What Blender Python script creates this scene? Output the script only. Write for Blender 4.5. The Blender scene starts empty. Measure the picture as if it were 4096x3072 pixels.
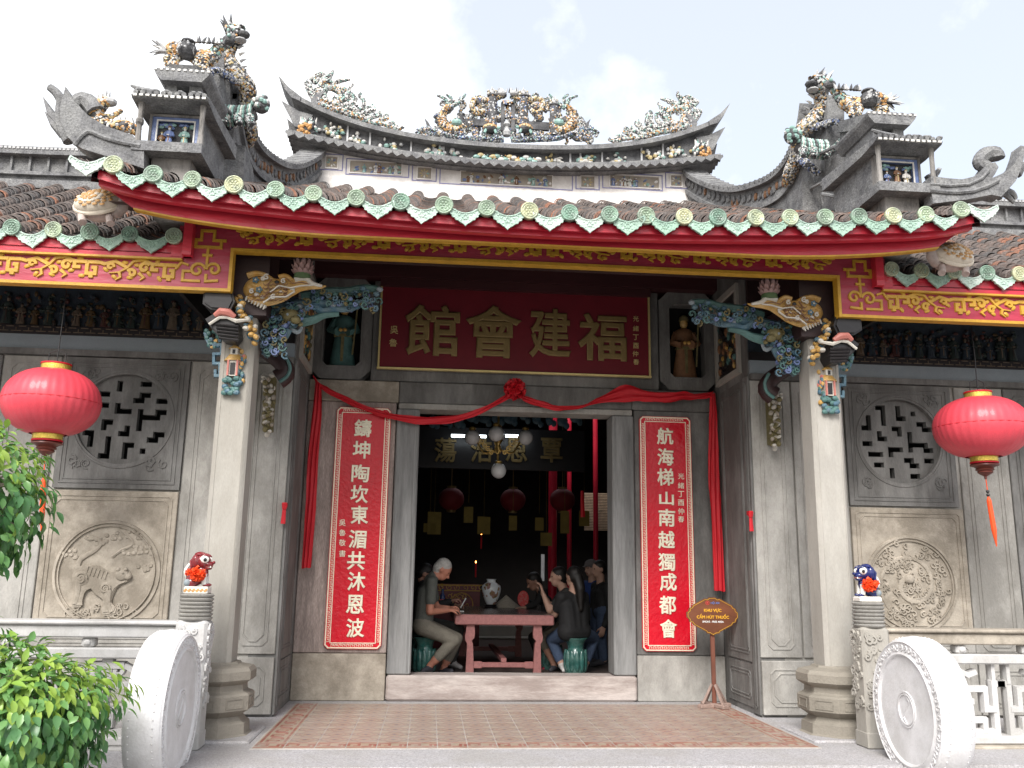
import bpy, math, random
import numpy as np
from math import sin, cos, pi, radians, sqrt, atan2
from mathutils import Vector, Matrix, Euler
random.seed(7)
S = bpy.context.scene
COL = S.collection
# ------------------------------------------------------------------ camera
CF, CX, CY, CZ, YAW, PIT, ROL = 3571.6, -.876, -6.882, 1.258, .088, .208, .015
_r = Vector((cos(YAW), -sin(YAW), 0)); _f = Vector((sin(YAW), cos(YAW), 0)); _u = Vector((0, 0, 1))
FW = _f * cos(PIT) + _u * sin(PIT); _U = _u * cos(PIT) - _f * sin(PIT)
RT = _r * cos(ROL) + _U * sin(ROL); UP = _U * cos(ROL) - _r * sin(ROL)
cd = bpy.data.cameras.new('camera'); cam = bpy.data.objects.new('camera', cd); COL.objects.link(cam)
cd.sensor_width = 36; cd.lens = 36 * CF / 4096; cd.clip_end = 3000; cd.clip_start = .05
M = Matrix((RT, UP, -FW)).transposed().to_4x4(); M.translation = (CX, CY, CZ); cam.matrix_world = M
S.camera = cam
# ------------------------------------------------------------------ sky: bright broken overcast
w = bpy.data.worlds.new('World'); S.world = w; w.use_nodes = True
nt = w.node_tree; nt.nodes.clear()
def nn(t, ty, **k):
    n = t.nodes.new(ty)
    for a, b in k.items(): setattr(n, a, b)
    return n
SUN_EL, SUN_AZ = 43, 200      # degrees; azimuth measured clockwise from +Y: the sun stands high behind the viewer
o_ = nn(nt, 'ShaderNodeOutputWorld'); bg = nn(nt, 'ShaderNodeBackground'); bg2 = nn(nt, 'ShaderNodeBackground'); mx = nn(nt, 'ShaderNodeMixShader')
sky = nn(nt, 'ShaderNodeTexSky', sky_type='NISHITA'); sky.sun_disc = False
sky.sun_elevation = radians(SUN_EL); sky.sun_rotation = radians(SUN_AZ); sky.dust_density = 4; sky.ozone_density = 1
bg.inputs['Strength'].default_value = .14
nt.links.new(sky.outputs[0], bg.inputs[0])
tc = nn(nt, 'ShaderNodeTexCoord'); mp = nn(nt, 'ShaderNodeMapping'); mp.inputs['Location'].default_value = (.17, .55, 0.35); mp.inputs['Rotation'].default_value = (0, 0, radians(-24))
no = nn(nt, 'ShaderNodeTexNoise'); no.inputs['Scale'].default_value = 1.5; no.inputs['Detail'].default_value = 9; no.inputs['Roughness'].default_value = .6
rp = nn(nt, 'ShaderNodeValToRGB'); rp.color_ramp.elements[0].position = .43; rp.color_ramp.elements[1].position = .57
rp.color_ramp.elements[0].color = (.44, .44, .44, 1)
nt.links.new(tc.outputs['Generated'], mp.inputs[0]); nt.links.new(mp.outputs[0], no.inputs['Vector']); nt.links.new(no.outputs['Fac'], rp.inputs[0])
bg2.inputs[0].default_value = (.97, .985, 1, 1); bg2.inputs['Strength'].default_value = 1.0
nt.links.new(rp.outputs[0], mx.inputs[0]); nt.links.new(bg.outputs[0], mx.inputs[1]); nt.links.new(bg2.outputs[0], mx.inputs[2]); nt.links.new(mx.outputs[0], o_.inputs[0])
sl = bpy.data.lights.new('sun', 'SUN'); so = bpy.data.objects.new('sun', sl); COL.objects.link(so)
sl.energy = 3.0; sl.angle = radians(30); sl.color = (1, .98, .95)
_sd = Vector((sin(radians(SUN_AZ)) * cos(radians(SUN_EL)), cos(radians(SUN_AZ)) * cos(radians(SUN_EL)), sin(radians(SUN_EL))))
so.rotation_euler = _sd.to_track_quat('Z', 'Y').to_euler(); so.location = (-4, -8, 14)
S.view_settings.view_transform = 'Standard'; S.view_settings.look = 'None'; S.view_settings.exposure = .70; S.view_settings.gamma = 1
S.view_settings.use_curve_mapping = False
S.cycles.max_bounces = 6; S.cycles.diffuse_bounces = 4; S.cycles.use_denoising = True
# ------------------------------------------------------------------ photo pixel -> point on a plane of known depth
V = 4096 / 2212
CR = dict(v=(0, 0, V), a=(0, 0, .6175), b=(1366, 0, .6175), c=(2732, 0, .6172), d=(0, 1024, .6175), e=(1366, 1024, .6175), f=(2732, 1024, .6172), g=(0, 2048, .6175), h=(1366, 2048, .6175), i=(2732, 2048, .6172), L=(150, 50, .40687), R=(3050, 270, .40687), M=(1100, 250, .40687), N=(2100, 300, .40687), Q=(3500, 600, .3919), E=(800, 900, .4521), F=(2700, 900, .4521), A=(700, 2500, .4521), B=(2400, 2500, .4521), T=(1650, 2150, .3707))
O0 = Vector((CX, CY, CZ))
def P(c, x, y, Y):
    o = CR[c]; px = o[0] + x * o[2] - 2048; py = o[1] + y * o[2] - 1536
    d = FW * CF + RT * px - UP * py
    return O0 + d * ((Y - CY) / d.y)
def PZ(c, x, y, Z):
    o = CR[c]; px = o[0] + x * o[2] - 2048; py = o[1] + y * o[2] - 1536
    d = FW * CF + RT * px - UP * py
    return O0 + d * ((Z - CZ) / d.z)
# ------------------------------------------------------------------ materials
MATS = {}
def pbr(name, col, rough=.6, var=.22, scale=7, bump=.2, bscale=40, metal=0, dirt=None, damt=.5, dscale=1.3, stretch=(1, 1, 1), rand=0, spec=.4, emit=None, hue=None, coat=0, speck=.065, sscale=110):
    m = bpy.data.materials.new(name); m.use_nodes = True; t = m.node_tree; b = t.nodes['Principled BSDF']
    L = t.links.new
    tc = nn(t, 'ShaderNodeTexCoord'); mp = nn(t, 'ShaderNodeMapping'); mp.inputs['Scale'].default_value = stretch; L(tc.outputs['Object'], mp.inputs[0])
    vec = mp.outputs[0]
    oi = nn(t, 'ShaderNodeObjectInfo')
    if rand or True:
        ad = nn(t, 'ShaderNodeVectorMath', operation='ADD'); mu = nn(t, 'ShaderNodeMath', operation='MULTIPLY'); mu.inputs[1].default_value = 37
        L(oi.outputs['Random'], mu.inputs[0]); L(vec, ad.inputs[0]); L(mu.outputs[0], ad.inputs[1]); vec = ad.outputs[0]
    n1 = nn(t, 'ShaderNodeTexNoise'); n1.inputs['Scale'].default_value = scale; n1.inputs['Detail'].default_value = 6; n1.inputs['Roughness'].default_value = .65; L(vec, n1.inputs['Vector'])
    r1 = nn(t, 'ShaderNodeValToRGB'); e = r1.color_ramp.elements; e[0].position = .3; e[1].position = .7
    lo = [max(0, c * (1 - var)) for c in col[:3]]; hi = [min(1, c * (1 + var)) for c in col[:3]]
    e[0].color = (*lo, 1); e[1].color = (*hi, 1); L(n1.outputs['Fac'], r1.inputs[0]); out = r1.outputs[0]
    if hue:
        mh = nn(t, 'ShaderNodeMix', data_type='RGBA'); mr = nn(t, 'ShaderNodeMath', operation='MULTIPLY'); mr.inputs[1].default_value = 1
        L(oi.outputs['Random'], mh.inputs[0]); L(out, mh.inputs[6]); mh.inputs[7].default_value = (*hue, 1); out = mh.outputs[2]
    if dirt:
        n2 = nn(t, 'ShaderNodeTexNoise'); n2.inputs['Scale'].default_value = dscale; n2.inputs['Detail'].default_value = 8; n2.inputs['Roughness'].default_value = .72; L(vec, n2.inputs['Vector'])
        r2 = nn(t, 'ShaderNodeValToRGB'); q = r2.color_ramp.elements; q[0].position = .42; q[1].position = .60
        q[0].color = (0, 0, 0, 1); q[1].color = (damt, damt, damt, 1); L(n2.outputs['Fac'], r2.inputs[0])
        m2 = nn(t, 'ShaderNodeMix', data_type='RGBA'); L(r2.outputs[0], m2.inputs[0]); L(out, m2.inputs[6]); m2.inputs[7].default_value = (*dirt, 1); out = m2.outputs[2]
    if rand:
        hs = nn(t, 'ShaderNodeHueSaturation'); mr = nn(t, 'ShaderNodeMapRange'); mr.inputs['To Min'].default_value = 1 - rand; mr.inputs['To Max'].default_value = 1 + rand
        L(oi.outputs['Random'], mr.inputs['Value']); L(mr.outputs[0], hs.inputs['Value']); L(out, hs.inputs['Color']); out = hs.outputs[0]
    if speck:
        n4 = nn(t, 'ShaderNodeTexNoise'); n4.inputs['Scale'].default_value = sscale; n4.inputs['Detail'].default_value = 3; n4.inputs['Roughness'].default_value = .7; L(vec, n4.inputs['Vector'])
        mr4 = nn(t, 'ShaderNodeMapRange'); mr4.inputs['From Min'].default_value = .32; mr4.inputs['From Max'].default_value = .68; mr4.inputs['To Min'].default_value = 1 - speck; mr4.inputs['To Max'].default_value = 1 + speck; L(n4.outputs['Fac'], mr4.inputs['Value'])
        h4 = nn(t, 'ShaderNodeHueSaturation'); L(mr4.outputs[0], h4.inputs['Value']); L(out, h4.inputs['Color']); out = h4.outputs[0]
    L(out, b.inputs['Base Color'])
    b.inputs['Roughness'].default_value = rough; b.inputs['Metallic'].default_value = metal; b.inputs['Specular IOR Level'].default_value = spec; b.inputs['Coat Weight'].default_value = coat
    if bump:
        n3 = nn(t, 'ShaderNodeTexNoise'); n3.inputs['Scale'].default_value = bscale; n3.inputs['Detail'].default_value = 5; L(vec, n3.inputs['Vector'])
        bp = nn(t, 'ShaderNodeBump'); bp.inputs['Strength'].default_value = bump; bp.inputs['Distance'].default_value = .01
        L(n3.outputs['Fac'], bp.inputs['Height']); L(bp.outputs[0], b.inputs['Normal'])
    if emit:
        b.inputs['Emission Color'].default_value = (*emit[:3], 1); b.inputs['Emission Strength'].default_value = emit[3]
    MATS[name] = m
    return m
# ------------------------------------------------------------------ mesh builder
class MB:
    def __init__(s): s.v = []; s.f = []; s.m = []; s.k = 0
    def add(s, vs, fs, k=None):
        o = len(s.v); s.v += [tuple(p) for p in vs]; s.f += [tuple(i + o for i in f) for f in fs]; s.m += [s.k if k is None else k] * len(fs)
    def box(s, x0, x1, y0, y1, z0, z1, k=None):
        s.add([(x0, y0, z0), (x1, y0, z0), (x1, y1, z0), (x0, y1, z0), (x0, y0, z1), (x1, y0, z1), (x1, y1, z1), (x0, y1, z1)],
              [(0, 3, 2, 1), (4, 5, 6, 7), (0, 1, 5, 4), (1, 2, 6, 5), (2, 3, 7, 6), (3, 0, 4, 7)], k)
    def cbox(s, c, d, Mx=None, k=None, bev=0):
        x, y, z = [q / 2 for q in d]; b = bev
        if b:
            pts = []; 
            poly = [(-x + b, -y), (x - b, -y), (x, -y + b), (x, y - b), (x - b, y), (-x + b, y), (-x, y - b), (-x, -y + b)]
            poly2 = [(a * (1 - b / max(x, 1e-6)), e * (1 - b / max(y, 1e-6))) for a, e in poly]
            vs = [(a, e, -z) for a, e in poly2] + [(a, e, -z + b) for a, e in poly] + [(a, e, z - b) for a, e in poly] + [(a, e, z) for a, e in poly2]
            fs = [tuple(range(7, -1, -1)), tuple(range(24, 32))]
            for l in range(3):
                for i in range(8): j = (i + 1) % 8; fs.append((l * 8 + i, l * 8 + j, l * 8 + 8 + j, l * 8 + 8 + i))
        else:
            vs = [(-x, -y, -z), (x, -y, -z), (x, y, -z), (-x, y, -z), (-x, -y, z), (x, -y, z), (x, y, z), (-x, y, z)]
            fs = [(0, 3, 2, 1), (4, 5, 6, 7), (0, 1, 5, 4), (1, 2, 6, 5), (2, 3, 7, 6), (3, 0, 4, 7)]
        c = Vector(c); s.add([(Mx @ Vector(p) if Mx else Vector(p)) + c for p in vs], fs, k)
    def prism(s, poly, y0, y1, k=None, Mx=None, c=(0, 0, 0)):     # polygon in X-Z pushed along Y
        n = len(poly); c = Vector(c)
        vs = [Vector((a, y0, b)) for a, b in poly] + [Vector((a, y1, b)) for a, b in poly]
        if Mx: vs = [Mx @ p for p in vs]
        s.add([p + c for p in vs], [tuple(range(n)), tuple(range(2 * n - 1, n - 1, -1))] + [(i, n + i, n + (i + 1) % n, (i + 1) % n) for i in range(n)], k)
    def prismx(s, poly, x0, x1, k=None, skew=0):                   # polygon in Y-Z pushed along X
        n = len(poly)
        vs = [(x0, a, b) for a, b in poly] + [(x1, a, b) for a, b in poly]
        s.add(vs, [tuple(range(n)), tuple(range(2 * n - 1, n - 1, -1))] + [(i, n + i, n + (i + 1) % n, (i + 1) % n) for i in range(n)], k)
    def lathe(s, prof, seg=24, c=(0, 0, 0), Mx=None, k=None, flute=None, a0=0):
        c = Vector(c); vs = []; n = len(prof)
        for r, z in prof:
            for i in range(seg):
                a = a0 + 2 * pi * i / seg; rr = r * (1 + (flute * cos(a * 8) if flute else 0)); vs.append(Vector((rr * cos(a), rr * sin(a), z)))
        if Mx: vs = [Mx @ p for p in vs]
        fs = [(j * seg + i, j * seg + (i + 1) % seg, (j + 1) * seg + (i + 1) % seg, (j + 1) * seg + i) for j in range(n - 1) for i in range(seg)]
        if prof[0][0] > 1e-5: fs.append(tuple(range(seg - 1, -1, -1)))
        if prof[-1][0] > 1e-5: fs.append(tuple((n - 1) * seg + i for i in range(seg)))
        s.add([p + c for p in vs], fs, k)
    def tube(s, pts, rad, seg=6, k=None, flat=1, nrm=None):
        pts = [Vector(p) for p in pts]; n = len(pts)
        if not hasattr(rad, '__len__'): rad = [rad] * n
        if len(rad) != n: rad = [rad[0] + (rad[-1] - rad[0]) * i / (n - 1) for i in range(n)]
        vs = []; ref = Vector(nrm) if nrm else Vector((0, 1, .02))
        for i in range(n):
            t = (pts[min(i + 1, n - 1)] - pts[max(i - 1, 0)])
            if t.length < 1e-9: t = Vector((0, 0, 1))
            t.normalize(); a = ref - t * ref.dot(t)
            if a.length < .05: a = Vector((1, 0, 0)) - t * t.x
            a.normalize(); b = t.cross(a)
            for j in range(seg):
                q = 2 * pi * j / seg; vs.append(pts[i] + a * (cos(q) * rad[i] * flat) + b * (sin(q) * rad[i]))
        fs = [(i * seg + j, i * seg + (j + 1) % seg, (i + 1) * seg + (j + 1) % seg, (i + 1) * seg + j) for i in range(n - 1) for j in range(seg)]
        fs += [tuple(range(seg - 1, -1, -1)), tuple((n - 1) * seg + j for j in range(seg))]
        s.add(vs, fs, k)
    def ell(s, c, r, seg=10, rings=6, Mx=None, k=None):
        c = Vector(c); 
        if not hasattr(r, '__len__'): r = (r, r, r)
        vs = [Vector((0, 0, -r[2]))]
        for i in range(1, rings):
            p = -pi / 2 + pi * i / rings
            vs += [Vector((r[0] * cos(p) * cos(2 * pi * j / seg), r[1] * cos(p) * sin(2 * pi * j / seg), r[2] * sin(p))) for j in range(seg)]
        vs.append(Vector((0, 0, r[2]))); l = len(vs) - 1
        fs = [(0, 1 + (j + 1) % seg, 1 + j) for j in range(seg)] + [(l, 1 + (rings - 2) * seg + j, 1 + (rings - 2) * seg + (j + 1) % seg) for j in range(seg)]
        fs += [(1 + i * seg + j, 1 + i * seg + (j + 1) % seg, 1 + (i + 1) * seg + (j + 1) % seg, 1 + (i + 1) * seg + j) for i in range(rings - 2) for j in range(seg)]
        s.add([(Mx @ p if Mx else p) + c for p in vs], fs, k)
    def ribbon(s, pts, wd, y, dep, k=None, Mx=None, c=(0, 0, 0), closed=False, taper=False):   # raised strip in X-Z facing -Y
        n = len(pts); vs = []; c = Vector(c); dep = dep * (1 + .3 * ((len(s.v) * .6180339 / 4) % 1))
        for i in range(n):
            a = pts[(i - 1) % n] if (closed or i > 0) else pts[i]; b = pts[(i + 1) % n] if (closed or i < n - 1) else pts[i]; p = pts[i]
            d1 = Vector((p[0] - a[0], p[1] - a[1])); d2 = Vector((b[0] - p[0], b[1] - p[1]))
            if d1.length > 1e-9: d1.normalize()
            if d2.length > 1e-9: d2.normalize()
            t = d1 + d2
            if t.length < 1e-6: t = d1 if d1.length else d2
            t.normalize(); nr = Vector((-t.y, t.x)); dd = d1 if d1.length else d2
            cs = max(.5, abs(t.dot(dd))); h = wd / 2 / cs
            if taper: h *= (1 - .75 * i / (n - 1))
            for sg, yy in ((1, y), (1, y - dep), (-1, y - dep), (-1, y)):
                kk = .72 if yy != y else 1
                vs.append(Vector((p[0] + nr.x * h * sg * kk, yy, p[1] + nr.y * h * sg * kk)))
        m = n if closed else n - 1
        fs = [(i * 4 + j, ((i + 1) % n) * 4 + j, ((i + 1) % n) * 4 + j + 1, i * 4 + j + 1) for i in range(m) for j in range(3)]
        if not closed: fs += [(0, 1, 2, 3), (n * 4 - 1, n * 4 - 2, n * 4 - 3, n * 4 - 4)]
        s.add([(Mx @ p if Mx else p) + c for p in vs], fs, k)
    def mesh(s, name, mats):
        me = bpy.data.meshes.new(name); me.from_pydata(s.v, [], s.f)
        for m in mats: me.materials.append(MATS[m] if isinstance(m, str) else m)
        if len(mats) > 1: me.polygons.foreach_set('material_index', s.m)
        me.validate(); me.update(); return me
    def build(s, name, mats, parent=None, smooth=False, **kw):
        if not isinstance(mats, (list, tuple)): mats = [mats]
        return link(name, s.mesh(name, mats), parent, smooth, **kw)
def link(name, me, parent=None, smooth=False, loc=None, rot=None, label=None, cat=None, group=None, kind=None, sc=None):
    o = bpy.data.objects.new(name, me); COL.objects.link(o)
    if smooth and me and len(me.polygons):
        me.polygons.foreach_set('use_smooth', [True] * len(me.polygons))
        if smooth != 1: 
            try: me.set_sharp_from_angle(angle=radians(smooth))
            except Exception: pass
    if loc is not None: o.location = loc
    if rot is not None: o.rotation_euler = rot
    if sc is not None: o.scale = sc
    if parent is not None:
        o.parent = parent; o.matrix_parent_inverse = WM[parent.name].inverted()
    WM[o.name] = Matrix.LocRotScale(o.location, o.rotation_euler, o.scale)
    tag(o, label, cat, group, kind); return o
WM = {}
def tag(o, label=None, cat=None, group=None, kind=None):
    if label: o['label'] = label
    if cat: o['category'] = cat
    if group: o['group'] = group
    if kind: o['kind'] = kind
    return o
def thing(name, loc, label, cat, group=None):
    o = bpy.data.objects.new(name, None); COL.objects.link(o); o.location = loc; o.empty_display_size = .1
    WM[o.name] = Matrix.Translation(loc); return tag(o, label, cat, group)
def struct(name, mb, mats, **k): return mb.build(name, mats, kind='structure', **k)
def catmull(pts, n=6):
    pts = [Vector(p) for p in pts]; out = []
    for i in range(len(pts) - 1):
        a = pts[max(i - 1, 0)]; b = pts[i]; c = pts[i + 1]; d = pts[min(i + 2, len(pts) - 1)]
        for j in range(n):
            t = j / n; out.append(.5 * ((2 * b) + (c - a) * t + (2 * a - 5 * b + 4 * c - d) * t * t + (3 * b - a - 3 * c + d) * t ** 3))
    out.append(pts[-1]); return out
def rot2(dx, dy): pass
def spiral2(cx, cz, r0, r1, a0, turns, n=14):
    return [(cx + (r0 + (r1 - r0) * i / n) * cos(a0 + turns * 2 * pi * i / n), cz + (r0 + (r1 - r0) * i / n) * sin(a0 + turns * 2 * pi * i / n)) for i in range(n + 1)]
_txt = {}
def text_mesh(ch, mats, w, h, ext=.01, off=0.0, bevel=0.0, bold=False):
    cu = bpy.data.curves.new('txt', 'FONT'); cu.body = ch; cu.size = 1; cu.bevel_depth = off; cu.bevel_resolution = 0; cu.extrude = .2; cu.resolution_u = 3; cu.fill_mode = 'BOTH'
    ob = bpy.data.objects.new('txt', cu); COL.objects.link(ob)
    dg = bpy.context.evaluated_depsgraph_get(); me = bpy.data.meshes.new_from_object(ob.evaluated_get(dg), depsgraph=dg)
    bpy.data.objects.remove(ob); bpy.data.curves.remove(cu)
    n = len(me.vertices); co = np.empty(n * 3); me.vertices.foreach_get('co', co); co = co.reshape(-1, 3)
    mn, mxx = co.min(0), co.max(0); c = (mn + mxx) / 2; s = mxx - mn; s[s == 0] = 1
    if h is None: h = s[1] / s[0] * w
    new = np.empty_like(co); new[:, 0] = (co[:, 0] - c[0]) / s[0] * w; new[:, 2] = (co[:, 1] - c[1]) / s[1] * h; new[:, 1] = -(co[:, 2] - mn[2]) / s[2] * ext
    me.vertices.foreach_set('co', new.ravel()); me.materials.clear(); me.materials.append(MATS[mats]); me.update()
    return me
# ------------------------------------------------------------------ palette
pbr('terrazzo', (.37, .36, .37), .75, .3, 60, .15, 120, dirt=(.32, .305, .29), damt=.7, dscale=1.6, speck=.3, sscale=140)
pbr('courtyard', (.16, .15, .14), .85, .25, 8, .3, 60, dirt=(.10, .10, .09), damt=.5)
pbr('stone_light', (.385, .365, .33), .8, .14, 5, .3, 70, dirt=(.27, .25, .215), damt=.6, dscale=1.1, stretch=(1, 1, .35), speck=.05)
pbr('stone_grey', (.35, .337, .312), .8, .22, 6, .5, 60, dirt=(.19, .18, .162), damt=.75, dscale=1.9, stretch=(1, 1, .5))
pbr('stone_dark', (.178, .174, .167), .75, .3, 6, .5, 50, dirt=(.075, .071, .066), damt=.7, dscale=2.2, stretch=(1, 1, .35))
pbr('stone_brown', (.39, .345, .285), .8, .2, 5, .4, 60, dirt=(.20, .172, .135), damt=.8, dscale=2.8)
pbr('stone_pink', (.37, .30, .27), .8, .25, 14, .5, 30, dirt=(.20, .16, .145), damt=.75, dscale=4, stretch=(1.4, 1, .22), speck=.25)
pbr('stone_pinksill', (.47, .415, .385), .8, .25, 6, .6, 26, dirt=(.25, .20, .18), damt=.85, dscale=4, stretch=(.25, 1, 1))
pbr('jamb_wood', (.17, .17, .168), .8, .35, 14, .7, 26, dirt=(.34, .34, .335), damt=.55, dscale=4.5, stretch=(1, 1, .1))
pbr('stone_white', (.52, .51, .50), .7, .12, 5, .25, 60, dirt=(.35, .34, .32), damt=.65, dscale=1.6, stretch=(1, 1, .6))
pbr('drum_stone', (.66, .65, .655), .65, .08, 5, .25, 60, dirt=(.48, .465, .45), damt=.6, dscale=2.6, speck=.04)
pbr('mortar', (.15, .15, .155), .9, .4, 9, .8, 50, dirt=(.30, .30, .29), damt=.55, dscale=5, speck=.35, sscale=70)
pbr('mortar_dark', (.06, .06, .064), .9, .35, 9, .6, 50, dirt=(.22, .22, .22), damt=.5, dscale=5, speck=.35, sscale=70)
pbr('mortar_stained', (.34, .32, .30), .9, .4, 6, .5, 40, dirt=(.08, .075, .07), damt=.9, dscale=3, stretch=(1.6, 1.6, .6))
pbr('plaster', (.86, .83, .80), .85, .08, 5, .4, 40, dirt=(.45, .41, .38), damt=.5, dscale=2.2)
pbr('pale_blue', (.24, .28, .31), .8, .1, 4, .1, 40, dirt=(.25, .29, .3), damt=.4)
pbr('red_board', (.56, .022, .045), .38, .16, 8, .35, 30, stretch=(.25, 1, 1), dirt=(.30, .02, .03), damt=.5, coat=.25)
pbr('red_scroll_board', (.34, .018, .045), .42, .2, 10, .6, 24, stretch=(.2, 1, 1), dirt=(.44, .10, .13), damt=.4, dscale=4, coat=.2)
pbr('red_plaque', (.135, .004, .012), .6, .12, 4, .1, 60)
pbr('red_couplet', (.60, .005, .020), .30, .06, 3, .9, 24, coat=.12, spec=.3, speck=.05)
pbr('gold_paint', (.50, .28, .03), .45, .18, 12, .25, 60)
pbr('gold_leaf', (.62, .50, .22), .4, .12, 8, .15, 60, metal=.35)
pbr('gold_pale', (.84, .79, .62), .38, .12, 14, .3, 80, metal=.2)
pbr('green_glaze', (.36, .56, .43), .32, .2, 14, .8, 60, rand=.22, hue=(.48, .55, .50), coat=.3, dirt=(.20, .31, .26), damt=.55, dscale=9)
pbr('disc_glaze', (.26, .44, .34), .35, .22, 16, .8, 70, rand=.28, hue=(.46, .44, .26), coat=.3, dirt=(.17, .21, .17), damt=.7, dscale=9)
for i, c in enumerate([(.12, .097, .088), (.16, .12, .103), (.29, .135, .085), (.095, .087, .085), (.20, .165, .15)]):
    pbr('rtile%d' % i, c, .88, .3, 25, .5, 60, dirt=(.13, .125, .12), damt=.5, dscale=8, speck=.3, sscale=80)
RT5 = ['rtile%d' % i for i in range(5)]
pbr('wood_dark', (.035, .018, .018), .5, .3, 6, .2, 30, stretch=(.2, 1, 1))
pbr('wood_maroon', (.05, .014, .016), .5, .25, 6, .2, 30, stretch=(.2, 1, 1))
pbr('wood_black', (.018, .016, .017), .35, .2, 6, .1, 30)
pbr('white_chip', (.66, .64, .60), .4, .15, 20, .3, 60); pbr('teal_chip', (.25, .40, .36), .3, .25, 20, .3, 60); pbr('orange_chip', (.50, .27, .10), .35, .25, 20, .3, 60)
pbr('blue_chip', (.14, .19, .36), .3, .25, 20, .3, 60); pbr('yellow_chip', (.52, .42, .22), .35, .25, 20, .3, 60); pbr('brown_chip', (.20, .10, .05), .5, .2, 20, .3, 60); pbr('grey_chip', (.42, .42, .42), .5, .2, 20, .3, 60)
pbr('carve_yellow', (.46, .26, .06), .45, .3, 12, .5, 50, dirt=(.60, .42, .20), damt=.6, dscale=9); pbr('carve_blue', (.055, .12, .17), .45, .4, 14, .5, 50, dirt=(.18, .25, .26), damt=.5, dscale=12); pbr('carve_teal', (.07, .15, .14), .45, .3, 9, .3, 50)
pbr('carve_pink', (.46, .16, .13), .5, .15, 9, .1); pbr('carve_white', (.55, .52, .46), .5, .15, 9, .2); pbr('lotus_pink', (.30, .19, .18), .6, .2, 9, .2); pbr('carve_olive', (.16, .135, .06), .6, .35, 16, .4); pbr('lotus_green', (.09, .15, .07), .6, .2)
pbr('red_silk', (.52, .008, .018), .55, .06, 3, .15, 8); pbr('orange_silk', (.80, .08, .015), .6, .1, 10, .2, 40)
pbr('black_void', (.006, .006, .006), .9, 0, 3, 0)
CHIPS = ['white_chip', 'teal_chip', 'orange_chip', 'blue_chip', 'yellow_chip', 'mortar_dark', 'grey_chip']
# ------------------------------------------------------------------ ground, porch floor, tiles
b = MB(); b.box(-150, 150, -150, 150, -.6, -.30); struct('ground', b, 'courtyard')
b = MB(); b.box(-9, 9, -1.75, -.60, -.296, -.10); b.box(-9, 9, -2.1, -1.752, -.296, -.20); struct('porch_step', b, 'terrazzo')
b = MB(); b.box(-9, 9, -.60, 1.6, -.296, 0); b.box(-2.3, 2.3, 1.6, 2.7, -.296, 0); porch = struct('porch_floor', b, 'terrazzo')
TP = .22
def tilemat(name, base, c1, c2, c3):
    m = bpy.data.materials.new(name); m.use_nodes = True; t = m.node_tree; bs = t.nodes['Principled BSDF']; L = t.links.new
    tc = nn(t, 'ShaderNodeTexCoord'); sp = nn(t, 'ShaderNodeSeparateXYZ'); L(tc.outputs['Object'], sp.inputs[0])
    def mth(op, a, b=None, c=None):
        n = nn(t, 'ShaderNodeMath', operation=op)
        for i, q in enumerate((a, b, c)):
            if q is None: continue
            if isinstance(q, (int, float)): n.inputs[i].default_value = q
            else: L(q, n.inputs[i])
        return n.outputs[0]
    ax = mth('ABSOLUTE', sp.outputs[0]); ay = mth('ABSOLUTE', sp.outputs[1])
    mxv = mth('MAXIMUM', ax, ay); sm = mth('MULTIPLY', mth('ADD', ax, ay), .7071); oc = mth('MAXIMUM', mxv, sm)
    ramp = nn(t, 'ShaderNodeValToRGB'); ramp.color_ramp.interpolation = 'CONSTANT'; e = ramp.color_ramp.elements
    e[0].position = 0; e[0].color = (*c2, 1); e[1].position = .14; e[1].color = (*c1, 1)
    for p, c in ((.25, c3), (.30, base), (.46, c1), (.55, base), (.72, c2), (.78, c1), (.88, base)):
        x = e.new(p); x.color = (*c, 1)
    st = mth('MINIMUM', mth('ADD', oc, mth('MULTIPLY', mth('MINIMUM', ax, ay), .6)), .2)
    L(mth('MULTIPLY', st, 7.2), ramp.inputs[0])
    no = nn(t, 'ShaderNodeTexNoise'); no.inputs['Scale'].default_value = 5; no.inputs['Detail'].default_value = 7
    oi = nn(t, 'ShaderNodeObjectInfo'); ad = nn(t, 'ShaderNodeVectorMath', operation='ADD'); L(oi.outputs['Location'], ad.inputs[0]); L(tc.outputs['Object'], ad.inputs[1]); L(ad.outputs[0], no.inputs['Vector'])
    r2 = nn(t, 'ShaderNodeMapRange'); r2.inputs['From Min'].default_value = .32; r2.inputs['From Max'].default_value = .75; r2.inputs['To Max'].default_value = .5; L(no.outputs['Fac'], r2.inputs[0])
    mxn = nn(t, 'ShaderNodeMix', data_type='RGBA'); L(r2.outputs[0], mxn.inputs[0]); L(ramp.outputs[0], mxn.inputs[6]); mxn.inputs[7].default_value = (.36, .32, .29, 1)
    L(mxn.outputs[2], bs.inputs['Base Color']); bs.inputs['Roughness'].default_value = .42; MATS[name] = m
tilemat('floor_tile', (.32, .255, .20), (.30, .155, .125), (.11, .12, .135), (.27, .19, .125))
pbr('tile_red', (.25, .085, .065), .45, .2, 9, .1, dirt=(.36, .3, .26), damt=.5, dscale=4); pbr('tile_ochre', (.32, .25, .18), .45, .2, 9, .1, dirt=(.36, .31, .27), damt=.6, dscale=4)
h = TP / 2 - .0035
b = MB(); b.cbox((0, 0, 0), (2 * h, 2 * h, .008)); me_tile = b.mesh('floor_tile', ['floor_tile'])
b = MB(); b.cbox((0, 0, 0), (2 * h, 2 * h, .008), k=0)
def flat(b, pts, wd):   # flat inlaid strip on a tile top
    b.ribbon(pts, wd, 0, .0012, k=1, Mx=Matrix.Rotation(-pi / 2, 3, 'X'), c=(0, 0, .0042))
flat(b, [(-.105, .085), (.105, .085)], .02); flat(b, [(-.105, -.085), (.105, -.085)], .02)
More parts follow.
